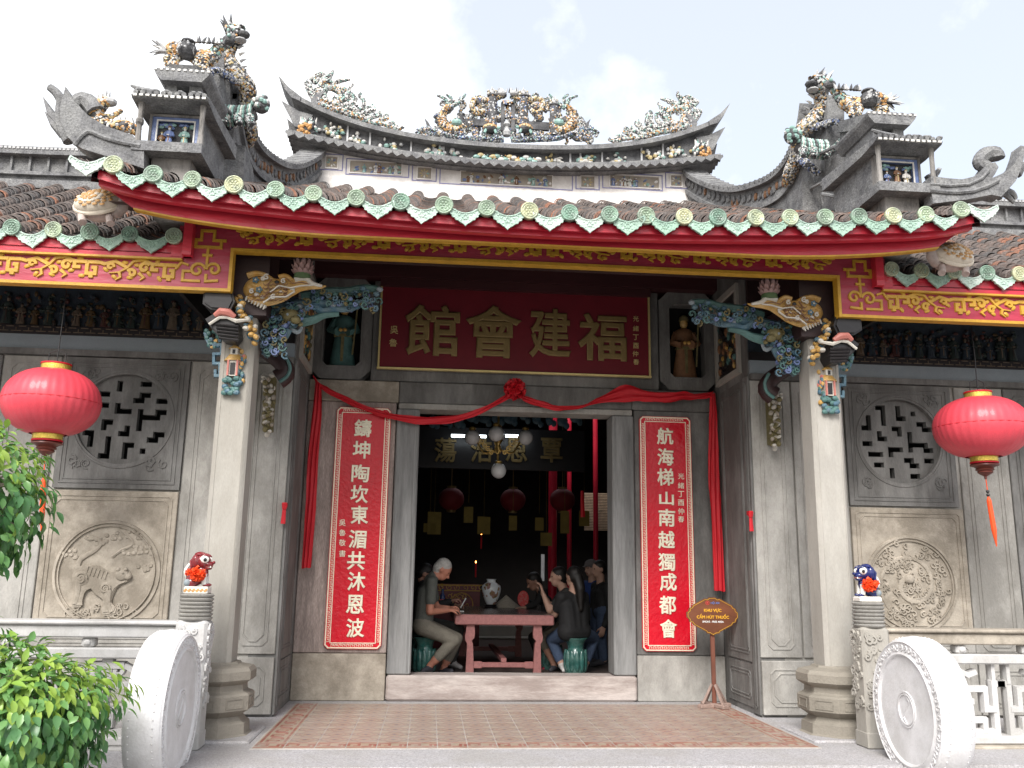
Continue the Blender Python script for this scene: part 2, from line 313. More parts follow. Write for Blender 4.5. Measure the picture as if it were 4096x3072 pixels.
flat(b, [(-.095, -.03), (-.095, .045), (-.02, .045), (-.02, -.03), (-.06, -.03)], .022); flat(b, [(.0, -.05), (.06, -.05), (.06, .03), (.095, .03), (.095, -.05)], .022)
me_bord = b.mesh('border_tile', ['tile_ochre', 'tile_red'])
for i in range(19):
    for j in range(11):
        x = -2.09 + TP * (i + .5); y = TP * (j + .5)
        if j == 10: continue
        edge = i in (0, 18) or j == 0
        o = link('floor_tile', me_bord if edge else me_tile, porch, loc=(x, y, .005 + random.uniform(-.0006, .0006)), rot=(0, 0, (pi / 2 if i in (0, 18) and j else 0) if edge else random.choice((0, pi / 2, pi))))
b = MB(); b.box(-2.10, 2.10, -.01, 2.21, .0005, .0065); b.build('grout_bed', pbr('grout', (.40, .375, .35), .9, .15, 20, .1), porch)
# ------------------------------------------------------------------ the gatehouse: one building, walls first
GH = thing('temple_gatehouse', (0, 2.4, 0), 'ornate stone temple gatehouse with red eaves, green glazed tile ends and carved ridge', 'building')
fw = MB(); fw.box(-2.19, 2.19, 2.70, 2.78, 2.95, 4.75); fw.box(-2.6, -1.2, 2.70, 2.78, 0, 3); fw.box(1.2, 2.6, 2.70, 2.78, 0, 3)
front = fw.build('front_wall', 'stone_dark', GH)
def block(name, x0, x1, z0, z1, mat, y=2.444, dep=.25, par=None, g=.004, bev=.008):
    b = MB(); b.cbox(((x0 + x1) / 2, y + dep / 2, (z0 + z1) / 2), (abs(x1 - x0) - g, dep, abs(z1 - z0) - g), bev=bev); return b.build(name, mat, par or front)
block('stone_block', -2.19, -1.268, 0, .45, 'stone_brown', y=2.43); block('stone_block', 1.268, 2.19, 0, .45, 'stone_grey', y=2.43)
block('stone_panel', -2.19, -1.268, .45, 2.99, 'stone_pink'); block('stone_panel', 1.268, 2.19, .45, 2.99, 'stone_dark')
block('stone_block', -2.19, -1.25, 2.99, 3.22, 'stone_brown', y=2.436); block('stone_block', 1.25, 2.19, 2.99, 3.22, 'stone_dark', y=2.436)
block('lintel', -1.25, 1.25, 2.99, 3.22, 'stone_dark', y=2.432)
block('lintel_bead', -1.25, 1.25, 2.925, 2.99, 'stone_grey', y=2.425, dep=.30)
block('door_sill', -1.262, 1.262, 0, .25, 'stone_pinksill', y=2.40, dep=.32, bev=.02)
for s in (-1, 1):
    x0, x1 = sorted((s * 1.022, s * 1.262)); block('door_jamb', x0, x1, .25, 2.925, 'jamb_wood', y=2.415, dep=.30, bev=.012)
    b = MB(); xx = s * 1.05; b.ribbon([(s * 1.06, .26), (s * 1.06, 2.9)], .018, 2.4152, .006); b.build('jamb_bead', 'jamb_wood', front)
for s in (-1, 1):      # niches left and right of the plaque
    x0, x1 = sorted((s * 1.56, s * 2.185)); cx = (x0 + x1) / 2; hx = .20
    b = MB(); y0, y1 = 2.425, 2.60
    out = [(x0, 3.225), (x1, 3.225), (x1, 4.33), (x0, 4.33)]
    inn = [(cx - hx + .05, 3.36), (cx + hx - .05, 3.36), (cx + hx, 3.41), (cx + hx, 4.15), (cx + hx - .05, 4.20), (cx - hx + .05, 4.20), (cx - hx, 4.15), (cx - hx, 3.41)]
    o8 = [(x0 + .1, 3.225), (x1 - .1, 3.225), (x1, 3.325), (x1, 4.23), (x1 - .1, 4.33), (x0 + .1, 4.33), (x0, 4.23), (x0, 3.325)]
    vs = [(a, y0, c) for a, c in o8] + [(a, y0, c) for a, c in inn] + [(a, y1, c) for a, c in inn] + [(a, y1, c) for a, c in o8]
    fs = []
    for l in range(3): fs += [(l * 8 + i, l * 8 + (i + 1) % 8, l * 8 + 8 + (i + 1) % 8, l * 8 + 8 + i) for i in range(8)]
    b.add(vs, fs); b.ribbon([(a + (cx - a) * -.02, c) for a, c in inn], .02, y0, .006, closed=True)
    nb = b.build('niche_frame', 'stone_dark', front)  # darker stone chosen here to put the upper porch's shade into the colour
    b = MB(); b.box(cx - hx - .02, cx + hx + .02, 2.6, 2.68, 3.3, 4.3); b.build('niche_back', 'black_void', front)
block('plaque_bed', -1.56, 1.56, 3.222, 4.33, 'stone_dark', y=2.45)
b = MB(); b.box(-2.19, 2.19, 2.30, 2.70, 4.332, 4.55); b.box(-2.19, 2.19, 2.36, 2.70, 4.45, 4.9); b.build('wall_plate', 'wood_maroon', front)
# return walls
for s in (-1, 1):
    rw = MB(); x0, x1 = sorted((s * 2.19, s * 2.43)); rw.box(x0, x1, 1.455, 2.69, 0, 4.7); ret = rw.build('return_wall', 'stone_dark', GH)
    def rp(name, y0, y1, z0, z1, mat, d=.012, fr=.07):
        b = MB(); xa = s * 2.19; xb = xa - s * d
        xa, xb = sorted((xa, xb)); Rm = Matrix.Rotation(s * pi / 2, 3, 'Z')
        b.box(xa, xb, y0, y1, z0, z1)
        pts = [(y0 + fr, z0 + fr * 1.4), (y0 + fr * 1.4, z0 + fr), (y1 - fr * 1.4, z0 + fr), (y1 - fr, z0 + fr * 1.4), (y1 - fr, z1 - fr * 1.4), (y1 - fr * 1.4, z1 - fr), (y0 + fr * 1.4, z1 - fr), (y0 + fr, z1 - fr * 1.4)]
        for q in (0, .03):
            pp = [((a + (1 if a < (y0 + y1) / 2 else -1) * q) * (-1 if s > 0 else 1), c + (1 if c < (z0 + z1) / 2 else -1) * q) for a, c in pts]
            b.ribbon(pp, .014, 0, .006, closed=True, Mx=Matrix.Rotation(-s * pi / 2, 3, 'Z'), c=(s * 2.19 - s * d, 0, 0))
        return b.build(name, mat, ret)
    rp('stone_panel', 1.60, 2.32, .47, 3.17, 'stone_dark'); rp('stone_panel', 1.60, 2.32, .06, .45, 'stone_dark'); rp('stone_post', 1.442, 1.595, .02, 3.18, 'stone_dark', .02, .05)
    # carved side picture with pale frame
    b = MB(); xf = s * 2.17
    for (ya, yb, za, zb) in ((1.62, 2.36, 3.25, 3.31), (1.62, 2.36, 4.14, 4.2), (1.62, 1.68, 3.31, 4.14), (2.30, 2.36, 3.31, 4.14)):
        xa, xb = sorted((s * 2.188, s * 2.155)); b.box(xa, xb, ya, yb, za, zb, k=0)
    xa, xb = sorted((s * 2.188, s * 2.182)); b.box(xa, xb, 1.68, 2.30, 3.31, 4.14, k=1)
    for _ in range(60): b.ell((s * 2.175, random.uniform(1.72, 2.26), random.uniform(3.34, 3.95)), (.02, random.uniform(.015, .045), random.uniform(.02, .06)), 6, 4, k=random.choice((2, 3, 4, 5, 1)))
    b.build('carved_picture', ['stone_light', 'wood_black', 'carve_teal', 'carve_olive', 'carve_yellow', 'brown_chip'], ret)
# wing walls
for nm, c in (('shaded_blue', (.02, .032, .045)), ('shaded_ochre', (.07, .042, .015)), ('shaded_red', (.055, .018, .015)), ('shaded_ivory', (.11, .085, .06)), ('shaded_green', (.015, .026, .022)), ('shaded_brown', (.028, .018, .014))): pbr(nm, c, .6, .35, 14, .4, 50)  # dark frieze paint with the shade under the eaves put into the colours
FIG = ['shaded_blue', 'shaded_ochre', 'shaded_red', 'shaded_ivory', 'shaded_green', 'shaded_brown']
def robed(b, c, hgt, robe=0, skin=3, trim=1, face=-1):
    x, y, z = c; H = hgt
    b.lathe([(.20 * H, 0), (.19 * H, .05 * H), (.14 * H, .35 * H), (.12 * H, .5 * H), (.15 * H, .68 * H), (.13 * H, .76 * H), (.05 * H, .8 * H)], 10, (x, y, z), Matrix.Diagonal((1, .6, 1)), k=robe)
    b.ell((x, y, z + .875 * H), (.062 * H, .065 * H, .085 * H), 8, 6, k=skin); b.lathe([(.075 * H, .91 * H), (.075 * H, .955 * H), (.04 * H, 1.0 * H), (.0, 1.01 * H)], 8, (x, y, z), k=trim)
    for sg in (-1, 1):
        b.tube([(x + sg * .13 * H, y, z + .72 * H), (x + sg * .19 * H, y - .04 * H, z + .56 * H), (x + sg * .07 * H, y - .13 * H, z + .52 * H)], [.05 * H, .055 * H, .07 * H], 6, k=robe); b.ell((x + sg * .03 * H, y - .15 * H, z + .54 * H), .03 * H, 6, 4, k=skin)
    b.box(x - .13 * H, x + .13 * H, y - .085 * H, y + .08 * H, z + .46 * H, z + .5 * H, k=trim); b.box(x - .02 * H, x + .02 * H, y - .105 * H, y - .06 * H, z + .05 * H, z + .46 * H, k=trim)
def keyfret(b, x0, x1, z0, z1, y, k=None, wd=.008, dep=.004):
    n = max(1, round((x1 - x0) / ((z1 - z0) * 1.6))); p = (x1 - x0) / n; hh = z1 - z0
    for i in range(n):
        a = x0 + i * p
        b.ribbon([(a, z0 + .25 * hh), (a + .8 * p, z0 + .25 * hh)], wd, y, dep, k); b.ribbon([(a + .4 * p, z0 + .25 * hh), (a + .4 * p, z0 + .7 * hh)], wd, y, dep, k)
        b.ribbon([(a + .6 * p, z0 + .85 * hh), (a + 1.2 * p, z0 + .85 * hh)], wd, y, dep, k)
LATL = ["................", "......#...##....", "......#.........", "...##.....##....", ".........##..##.", "..###.#.........", "......###.#..##.", ".##.......####..", "....##....#.....", "....#...#.#.....", ".##....##....##.", "..#..#......##..", "..#..#..##......", ".....#..#..#....", "....##..#.......", "................"]
def wing(s):
    Y = 1.442
    ww = MB()
    xa, xb = sorted((s * 2.20, s * 7.5)); ww.box(min(s * 2.2, s * 3.2), max(s * 2.2, s * 3.2), Y + .02, Y + .25, 0, 4.42); ww.box(min(s * 4.22, s * 7.5), max(s * 4.22, s * 7.5), Y + .02, Y + .25, 0, 4.42)
    ww.box(min(s * 3.2, s * 4.22), max(s * 3.2, s * 4.22), Y + .02, Y + .25, 0, 1.95); ww.box(min(s * 3.2, s * 4.22), max(s * 3.2, s * 4.22), Y + .02, Y + .25, 3.12, 4.42)
    wl = ww.build('wing_wall', 'stone_grey', GH)
    def pan(x0, x1, z0, z1, mat, fr=.08, d=.03, two=True, nm='stone_panel'):
        x0, x1 = sorted((s * x0, s * x1)); b = MB(); b.cbox(((x0 + x1) / 2, Y + .02 - d / 2 + .005, (z0 + z1) / 2), (x1 - x0 - .006, d, z1 - z0 - .006), bev=.006)
        for q in ((0, .035) if two else (0,)):
            f2 = fr + q; pts = [(x0 + f2, z0 + f2 * 1.5), (x0 + f2 * 1.5, z0 + f2), (x1 - f2 * 1.5, z0 + f2), (x1 - f2, z0 + f2 * 1.5), (x1 - f2, z1 - f2 * 1.5), (x1 - f2 * 1.5, z1 - f2), (x0 + f2 * 1.5, z1 - f2), (x0 + f2, z1 - f2 * 1.5)]
            b.ribbon(pts, .014, Y + .026 - d, .007, closed=True)
        return b.build(nm, mat, wl)
    pan(2.195, 2.60, .52, 3.14, 'stone_grey'); pan(2.61, 3.13, .52, 3.14, 'stone_grey')
    pan(2.195, 3.13, .02, .50, 'stone_grey', d=.05)
    pan(3.14, 4.28, .74, 1.925, 'stone_brown', fr=.05, d=.04); pan(3.14, 4.28, .02, .73, 'stone_grey', d=.05)
    pan(4.29, 4.80, .52, 3.14, 'stone_grey'); pan(4.81, 5.6, .52, 3.14, 'stone_dark'); pan(4.29, 5.6, .02, .5, 'stone_grey', d=.05)
    # window slab with a round opening
    cx, cz, R = s * 3.69, 2.575, .415; n = 48; b = MB(); y0, y1 = Y - .02, Y + .12
    x0, x1 = cx - .55, cx + .55; z0, z1 = 1.94, 3.135
    def sq(a):
        c, d = cos(a), sin(a); tx = (x1 - cx if c > 0 else cx - x0) / max(abs(c), 1e-6); tz = (z1 - cz if d > 0 else cz - z0) / max(abs(d), 1e-6); q = min(tx, tz); return (cx + c * q, cz + d * q)
    ang = sorted([2 * pi * i / n for i in range(n)] + [atan2(z1 - cz, x1 - cx), pi - atan2(z1 - cz, cx - x0), pi + atan2(cz - z0, cx - x0), 2 * pi - atan2(cz - z0, x1 - cx)]); m = len(ang)
    o_ = [sq(a) for a in ang]; i_ = [(cx + R * cos(a), cz + R * sin(a)) for a in ang]
    vs = [(a, y1, c) for a, c in o_] + [(a, y0, c) for a, c in o_] + [(a, y0, c) for a, c in i_] + [(a, y1, c) for a, c in i_]
    fs = [(l * m + i, l * m + (i + 1) % m, l * m + m + (i + 1) % m, l * m + m + i) for l in range(3) for i in range(m)]
    b.add(vs, fs); 
    b.ribbon([(cx + (R + .03) * cos(a), cz + (R + .03) * sin(a)) for a in [2 * pi * i / 48 for i in range(48)]], .022, y0, .008, closed=True)
    for f2 in (.05, .085): b.ribbon([(x0 + f2, z0 + f2), (x1 - f2, z0 + f2), (x1 - f2, z1 - f2), (x0 + f2, z1 - f2)], .012, y0, .007, closed=True)
    for (qx, qz) in ((-1, -1), (1, -1), (-1, 1), (1, 1)):
        for t in range(5):
            px, pz = cx + qx * random.uniform(.27, .42), cz + qz * random.uniform(.38, .44); b.ribbon(spiral2(px, pz, .05, .008, random.uniform(0, 6), random.choice((-1, 1)) * 1.2, 10), .012, y0, .008)
    win = b.build('window_slab', 'stone_dark', wl)
    b = MB(); N = 16; cs = 2 * R / N
    for r in range(N):
        c0 = None
        for q in range(N + 1):
            ok = False
            if q < N:
                px, pz = (q + .5 - N / 2) * cs, (N / 2 - r - .5) * cs; row = LATL[r] if s < 0 else LATL[N - 1 - r]
                ok = row[q] == '.' and px * px + pz * pz < (R + cs * .7) ** 2
            if ok and c0 is None: c0 = q
            if not ok and c0 is not None:
                zt = cz + (N / 2 - r) * cs; b.box(cx + (c0 - N / 2) * cs - .001, cx + (q - N / 2) * cs + .001, Y + .035 + .001 * (r % 2), Y + .10 + .001 * (r % 2), zt - cs - .001, zt + .001); c0 = None
    b.build('fret_lattice', 'stone_dark', win)
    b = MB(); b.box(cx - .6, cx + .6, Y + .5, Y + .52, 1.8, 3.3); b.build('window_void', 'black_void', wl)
    # medallion below
    my = Y - .016; mz = 1.20; mr = .445; b = MB()
    for rr, wd in ((mr, .03), (mr - .035, .012)): b.ribbon([(cx + rr * cos(2 * pi * i / 56), mz + rr * sin(2 * pi * i / 56)) for i in range(56)], wd, my, .014, closed=True)
    if s < 0:   # tiger looking back, pine boughs above
        G = lambda x, y: ((x - 690) * .00137, (375 - y) * .00137)
        out = [G(*p) for p in ((500, 340), (560, 322), (640, 330), (700, 362), (735, 372), (742, 345), (770, 352), (800, 345), (835, 362), (850, 390), (832, 425), (795, 440), (765, 470), (745, 520), (740, 560), (785, 600), (778, 632), (700, 642), (688, 620), (702, 592), (690, 545), (640, 512), (600, 470), (572, 482), (556, 505), (546, 560), (552, 592), (505, 592), (494, 560), (505, 500), (485, 440), (480, 390))]
        cxx = sum(p[0] for p in out) / len(out); czz = sum(p[1] for p in out) / len(out)
        for q_, dd in ((1.0, .014), (.94, .022), (.86, .028)): b.prism([(cx + cxx + (p[0] - cxx) * q_, mz + czz + (p[1] - czz) * q_) for p in out], my - dd, my)
        def T(pts, r0, r1, d=0): b.tube(catmull([(cx + G(*p)[0], my - d, mz + G(*p)[1]) for p in pts], 4), [r0, r1], 8, flat=.7)
        T([(505, 350), (515, 300), (545, 270), (600, 235), (635, 190), (600, 158), (560, 165), (530, 150)], .028, .012); T([(520, 400), (530, 480), (520, 570)], .04, .022, .018); T([(715, 480), (720, 560), (750, 615)], .04, .022, .018)
        for (x, y, r) in ((545, 410, .075), (700, 470, .06)): b.ell((cx + G(x, y)[0], my - .018, mz + G(x, y)[1]), (r, .022, r), 12, 7); b.ribbon(spiral2(cx + G(x, y)[0], mz + G(x, y)[1], r * .7, .008, 0, 1.8, 18), .012, my - .036, .008)
        for (x, y, rx, rz) in ((790, 385, .06, .05), (830, 395, .03, .028), (765, 352, .02, .02), (812, 350, .016, .018)): b.ell((cx + G(x, y)[0], my - .028, mz + G(x, y)[1]), (rx, .022, rz), 10, 7)
        b.ell((cx + G(800, 372)[0], my - .052, mz + G(800, 372)[1]), (.012, .006, .010), 7, 5)
        for k_ in range(6): x = 580 + 24 * k_; b.ribbon([(cx + G(x, 335 + 6 * k_)[0], mz + G(x, 335 + 6 * k_)[1]), (cx + G(x - 12, 385 + 6 * k_)[0], mz + G(x - 12, 385 + 6 * k_)[1])], .009, my - .028, .006)
        b.tube(catmull([(cx + .03, my, mz + .14), (cx + .1, my, mz + .2), (cx + .2, my, mz + .26), (cx + .1, my, mz + .36)], 4), [.016, .01], 6)
        for (qx, qz) in ((.17, .2), (-.32, .16), (.33, .05), (.02, .33), (.2, .33), (.32, .2), (-.1, .27)):
            for t in range(9): b.ell((cx + qx + random.uniform(-.07, .07), my, mz + qz + random.uniform(-.035, .035)), (.022, .012, .018), 6, 4)
        for t in range(26): b.ribbon(spiral2(cx + random.uniform(-.3, .3), mz - random.uniform(.27, .36), .03, .006, random.uniform(0, 6), random.choice((1, -1)) * .9, 8), .012, my, .010)
    else:
        pts = [(cx + (.07 + .28 * t) * cos(2 + 9 * t), my, mz + (.07 + .28 * t) * sin(2 + 9 * t)) for t in [i / 30 for i in range(31)]]
        b.tube(pts, [.03, .014], 8, flat=.6); b.ell((cx - .02, my - .01, mz + .05), (.055, .03, .045), 10, 6)
        for t in range(150):
            a, q = random.uniform(0, 6.28), .42 * sqrt(random.random()); b.ribbon(spiral2(cx + q * .95 * cos(a), mz + q * .95 * sin(a), .034, .006, random.uniform(0, 6), random.choice((1, -1)) * 1.0, 8), .012, my, .012)
    b.build('relief_medallion', 'stone_brown', wl, smooth=40)
    # mouldings, key-fret border and figure frieze under the eaves
    xa, xb = sorted((s * 2.20, s * 7.5)); b = MB(); b.box(xa, xb, Y - .05, Y + .02, 3.145, 3.20, k=1); b.box(xa, xb, Y - .03, Y + .02, 3.20, 3.335, k=0); b.build('cornice', ['pale_blue', 'stone_dark'], wl)
    b = MB(); b.box(xa, xb, Y - .035, Y + .02, 3.337, 3.42, k=0); x0, x1 = sorted((s * 2.45, s * 5.2)); keyfret(b, x0, x1, 3.345, 3.415, Y - .035, 1, .010); b.build('fret_border', ['wood_black', 'shaded_ivory'], wl)
    b = MB(); b.box(xa, xb, Y - .0, Y + .02, 3.422, 3.80, k=0); b.box(xa, xb, Y - .04, Y + .02, 3.80, 4.4, k=1); b.build('frieze_panel', ['shaded_blue', 'wood_dark'], wl)
    n = 17
    for i in range(n):
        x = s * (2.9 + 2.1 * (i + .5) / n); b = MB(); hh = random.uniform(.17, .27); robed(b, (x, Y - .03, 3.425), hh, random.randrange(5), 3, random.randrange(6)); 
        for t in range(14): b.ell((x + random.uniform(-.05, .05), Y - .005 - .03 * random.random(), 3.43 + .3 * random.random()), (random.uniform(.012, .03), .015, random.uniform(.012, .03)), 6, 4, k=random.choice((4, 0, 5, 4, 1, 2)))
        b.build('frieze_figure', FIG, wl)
wing(-1); wing(1)
# ------------------------------------------------------------------ columns
for s in (-1, 1):
    cx, cy = s * 2.505, .56
    b = MB(); hw, ch = .138, .03
    poly = [(-hw + ch, -hw), (hw - ch, -hw), (hw - ch * .6, -hw + ch * .35), (hw - ch * .35, -hw + ch * .6), (hw, -hw + ch), (hw, hw - ch), (hw - ch, hw), (-hw + ch, hw), (-hw, hw - ch), (-hw, -hw + ch), (-hw + ch * .35, -hw + ch * .6), (-hw + ch * .6, -hw + ch * .35)]
    n = len(poly); vs = [(cx + a * q, cy + e * q, z) for z, q in ((.53, 1.0), (3.6, .97)) for a, e in poly]
    b.add(vs, [(i, (i + 1) % n, n + (i + 1) % n, n + i) for i in range(n)] + [tuple(range(2 * n - 1, n - 1, -1))])
    for e in (-1, 1): b.tube([(cx + e * (hw - ch * 1.25), cy - hw - .001, .56), (cx + e * (hw - ch * 1.25) * .97, cy - hw * .97 - .001, 3.5)], .004, 5)
    col = b.build('column', 'stone_light', GH)
    b = MB(); pr = [(.315, -.01), (.315, .02), (.295, .03), (.29, .105), (.26, .125), (.235, .155), (.30, .195), (.315, .205), (.315, .31), (.30, .325), (.27, .335), (.258, .345), (.255, .385), (.30, .41), (.318, .425), (.318, .485), (.295, .515), (.20, .535), (.19, .55)]
    b.lathe(pr, 8, (cx, cy, 0), a0=pi / 8); 
    for f in range(8):
        a = -pi / 2 + f * pi / 4; Mx = Matrix.Rotation(a + pi / 2, 3, 'Z'); b.ribbon([(-.07, .225), (.07, .225), (.07, .29), (-.07, .29)], .008, -.292, .004, closed=True, Mx=Mx, c=(cx, cy, 0))
    b.build('column_base', pbr('stone_plinth', (.27, .245, .205), .8, .2, 6, .5, 50, dirt=(.16, .145, .12), damt=.7, dscale=3), col)
    b = MB(); b.cbox((cx, cy, .004), (.72, .72, .03), bev=.012); b.build('base_slab', 'terrazzo', col)
# ------------------------------------------------------------------ eaves
DX = [-3.296, -3.005, -2.721, -2.416, -2.11, -1.83, -1.512, -1.179, -.851, -.527, -.199, .111, .422, .709, 1.009, 1.277, 1.582, 1.86, 2.145, 2.425, 2.71, 2.983, 3.283]
def ze(x): return 3.965 + .0155 * x * x + (.05 * (max(0, abs(x) - 2.9) / .5) ** 2)
EY = -.5
def zr(x, y):
    t = (y - EY) / 4.85
    return ze(x) * (1 - t) + (6.20 + .012 * x * x) * t - .055 - .05 * sin(pi * min(max(t, 0), 1))
roof = MB(); n = 28
xs = [-3.46 + 6.92 * i / n for i in range(n + 1)]; ys = [EY + .02 + (4.4 - EY) * j / 10 for j in range(11)]
for off, flip in ((-.02, 0), (-.09, 1)):
    o = len(roof.v); roof.v += [(x, y, zr(x, y) + off) for y in ys for x in xs]
    for j in range(10):
        for i in range(n):
            q = (o + j * (n + 1) + i, o + j * (n + 1) + i + 1, o + (j + 1) * (n + 1) + i + 1, o + (j + 1) * (n + 1) + i)
            roof.f.append(q if not flip else q[::-1]); roof.m.append(0)
# rear slope closes the roof behind the ridge
roof.add([(-3.46, 4.4, 6.15), (3.46, 4.4, 6.15), (3.46, 7.5, 4.72), (-3.46, 7.5, 4.72)], [(0, 1, 2, 3)])
for s in (-1, 1):
    roof.add([(s * 3.455, y, zr(3.455, y) - .02) for y in ys] + [(s * 3.455, y, zr(3.455, y) - .13) for y in ys], [(i, i + 1, 12 + i, 11 + i) for i in range(10)])
RO = roof.build('roof', 'wood_dark', GH)
def tile_row(x, y0, y1, zf, R, up, seed, expo=.07, x_end=None):
    rnd = random.Random(seed); b = MB(); n = int((y1 - y0) / expo); sg = 7
    for k in range(n):
        ya = y0 + k * expo; yb = ya + expo * 1.25; m = rnd.choices(range(5), (5, 4, 1.6, 3, 2))[0]; jx = rnd.uniform(-.006, .006); jr = rnd.uniform(-.004, .005)
        vs = []
        for (yy, rr, lift) in ((ya, R + jr, .012), (ya, R + jr + .012, .012), (yb, R + jr, 0)):
            for i in range(sg + 1):
                a = pi * i / sg if up else -pi * (.14 + .72 * i / sg)
                ex = x + jx; vs.append((ex + rr * cos(a), yy, zf(x, yy) + lift + (rr * sin(a) if up else rr * (sin(a) + .80) * .75)))
        w = sg + 1; fs = []
        for l in range(2): fs += [(l * w + i, l * w + i + 1, l * w + w + i + 1, l * w + w + i) for i in range(sg)]
        b.add(vs, fs, m)
    return b
def disc_mesh():
    b = MB(); Mx = Matrix.Rotation(pi / 2, 3, 'X')
    b.lathe([(.066, -.035), (.068, 0), (.066, .008), (.058, .010), (.054, .004), (.050, .003), (.047, .008), (.043, .008), (.040, .003), (0.0, .003)], 24, Mx=Mx)
    for i in range(6): a = i * pi / 3; b.ell((.022 * cos(a), -.004, .022 * sin(a)), (.010, .004, .010), 6, 4)
    b.ell((0, -.004, 0), (.010, .005, .010), 6, 4)
    for i in range(10): a = i * pi / 5 + .3; b.ell((.037 * cos(a), -.003, .037 * sin(a)), (.005, .003, .005), 5, 3)
    return b.mesh('round_end_tile', ['disc_glaze'])
def drip_mesh():
    half = [(.126, .045), (.132, .014), (.120, -.008), (.108, -.016), (.104, -.034), (.086, -.040), (.078, -.058), (.058, -.064), (.036, -.082), (.018, -.092)]
    top = [(-.122 + .244 * i / 8, .045 - .05 * sin(pi * i / 8)) for i in range(9)]
    poly = top[:-1] + half + [(0, -.110)] + [(-a, c) for a, c in half[::-1]][:-1]
    b = MB(); b.prism(poly, -.007, .007)
    b.ribbon([(a * .93, c * .93 - .002) for a, c in poly], .011, -.007, .005, closed=True)
    rnd = random.Random(3)
    for i in range(6): a = i * pi / 3; b.ell((.018 * cos(a), -.009, -.035 + .018 * sin(a)), (.010, .004, .010), 6, 4)
    for sg in (-1, 1):
        for (px, pz) in ((.045, -.02), (.07, .002), (.085, .02), (.05, .0), (.035, -.06)): b.ell((sg * px, -.008, pz), (.012, .004, .007), 6, 4, Matrix.Rotation(sg * .6, 3, 'Y'))
    return b.mesh('drip_tile', ['green_glaze'])
MD, MDR = disc_mesh(), drip_mesh()
MD.polygons.foreach_set('use_smooth', [True] * len(MD.polygons))
def eave_row(xs, zfun, Y, y1, zf, par, seed, ends):
    for i, x in enumerate(xs):
        b = tile_row(x, Y + .0, y1, zf, .066, True, seed + i); b.build('cover_tile_row', RT5, par)
        t = random.uniform(-.12, .12); link('round_end_tile', MD, par, loc=(x, Y - .015, zfun(x) + .0), rot=(random.uniform(-.1, .05), t, random.uniform(-.08, .08)), sc=[random.uniform(.98, 1.06)] * 3)
    mids = [(a + c) / 2 for a, c in zip(xs, xs[1:])]
    mids = ([xs[0] - .19] if ends[0] else []) + mids + ([xs[-1] + .19] if ends[1] else [])
    for i, x in enumerate(mids):
        b = tile_row(x, Y + .01, y1, zf, .135, False, seed + 500 + i, .065); b.build('pan_tile_row', RT5, par)
        link('drip_tile', MDR, par, loc=(x, Y + .0, zfun(x) - .045), rot=(random.uniform(-.05, .12), random.uniform(-.05, .05) + .045 * x / 3, random.uniform(-.1, .1)), sc=(random.uniform(.97, 1.05),) * 3)
eave_row(DX, ze, EY, 4.3, zr, RO, 10, (True, True))
# eave boards
def bx_curve(b, xs, zt, zb, y0, y1, k=None):
    n = len(xs); vs = []
    for x in xs: vs += [(x, y0, zb(x)), (x, y0, zt(x)), (x, y1, zt(x)), (x, y1, zb(x))]
    fs = [(i * 4 + j, i * 4 + (j + 1) % 4, (i + 1) * 4 + (j + 1) % 4, (i + 1) * 4 + j) for i in range(n - 1) for j in range(4)] + [(0, 3, 2, 1), (n * 4 - 4, n * 4 - 3, n * 4 - 2, n * 4 - 1)]
    b.add(vs, fs, k)
def zg(x): x = abs(x); return 3.764 + (0 if x < 1.6 else .052 * (x - 1.6) ** 2 + .012 * max(0, x - 2.6) ** 3 * 3)
xs = [-3.42 + 6.84 * i / 40 for i in range(41)]
b = MB(); bx_curve(b, xs, lambda x: ze(x) - .055, lambda x: ze(x) - .125, EY + .045, EY + .11); bx_curve(b, xs, lambda x: ze(x) - .126, lambda x: ze(x) - .165, EY + .075, EY + .14); EB = b.build('eave_board', 'red_board', GH)
xs = [-3.19 + 6.38 * i / 40 for i in range(41)]
b = MB(); [b.prism([(s * 3.188, ze(3.19) - .10), (s * 3.188, zg(3.19) + .012), (s * 3.40, ze(3.4) - .13), (s * 3.40, ze(3.4) - .10)], -.30, -.255) for s in (-1, 1)]; bx_curve(b, xs, lambda x: ze(x) - .10, lambda x: zg(x) + .012, -.30, -.255); b.build('barge_board', 'red_board', EB)
b = MB(); bx_curve(b, xs, lambda x: zg(x) + .013, lambda x: zg(x), -.312, -.25); b.build('gold_edge', 'gold_paint', EB)
b = MB(); b.box(2.20, 2.29, -.302, -.2995, 3.93, 3.95); b.build('mortise_slot', 'black_void', EB)
# soffit behind the boards
b = MB(); b.add([(-3.4, -.26, 3.98), (3.4, -.26, 3.98), (3.4, .22, 4.10), (-3.4, .22, 4.10)], [(0, 1, 2, 3)]); b.box(-3.0, 3.0, .24, .9, 3.98, 4.2); b.build('soffit', 'wood_dark', EB)
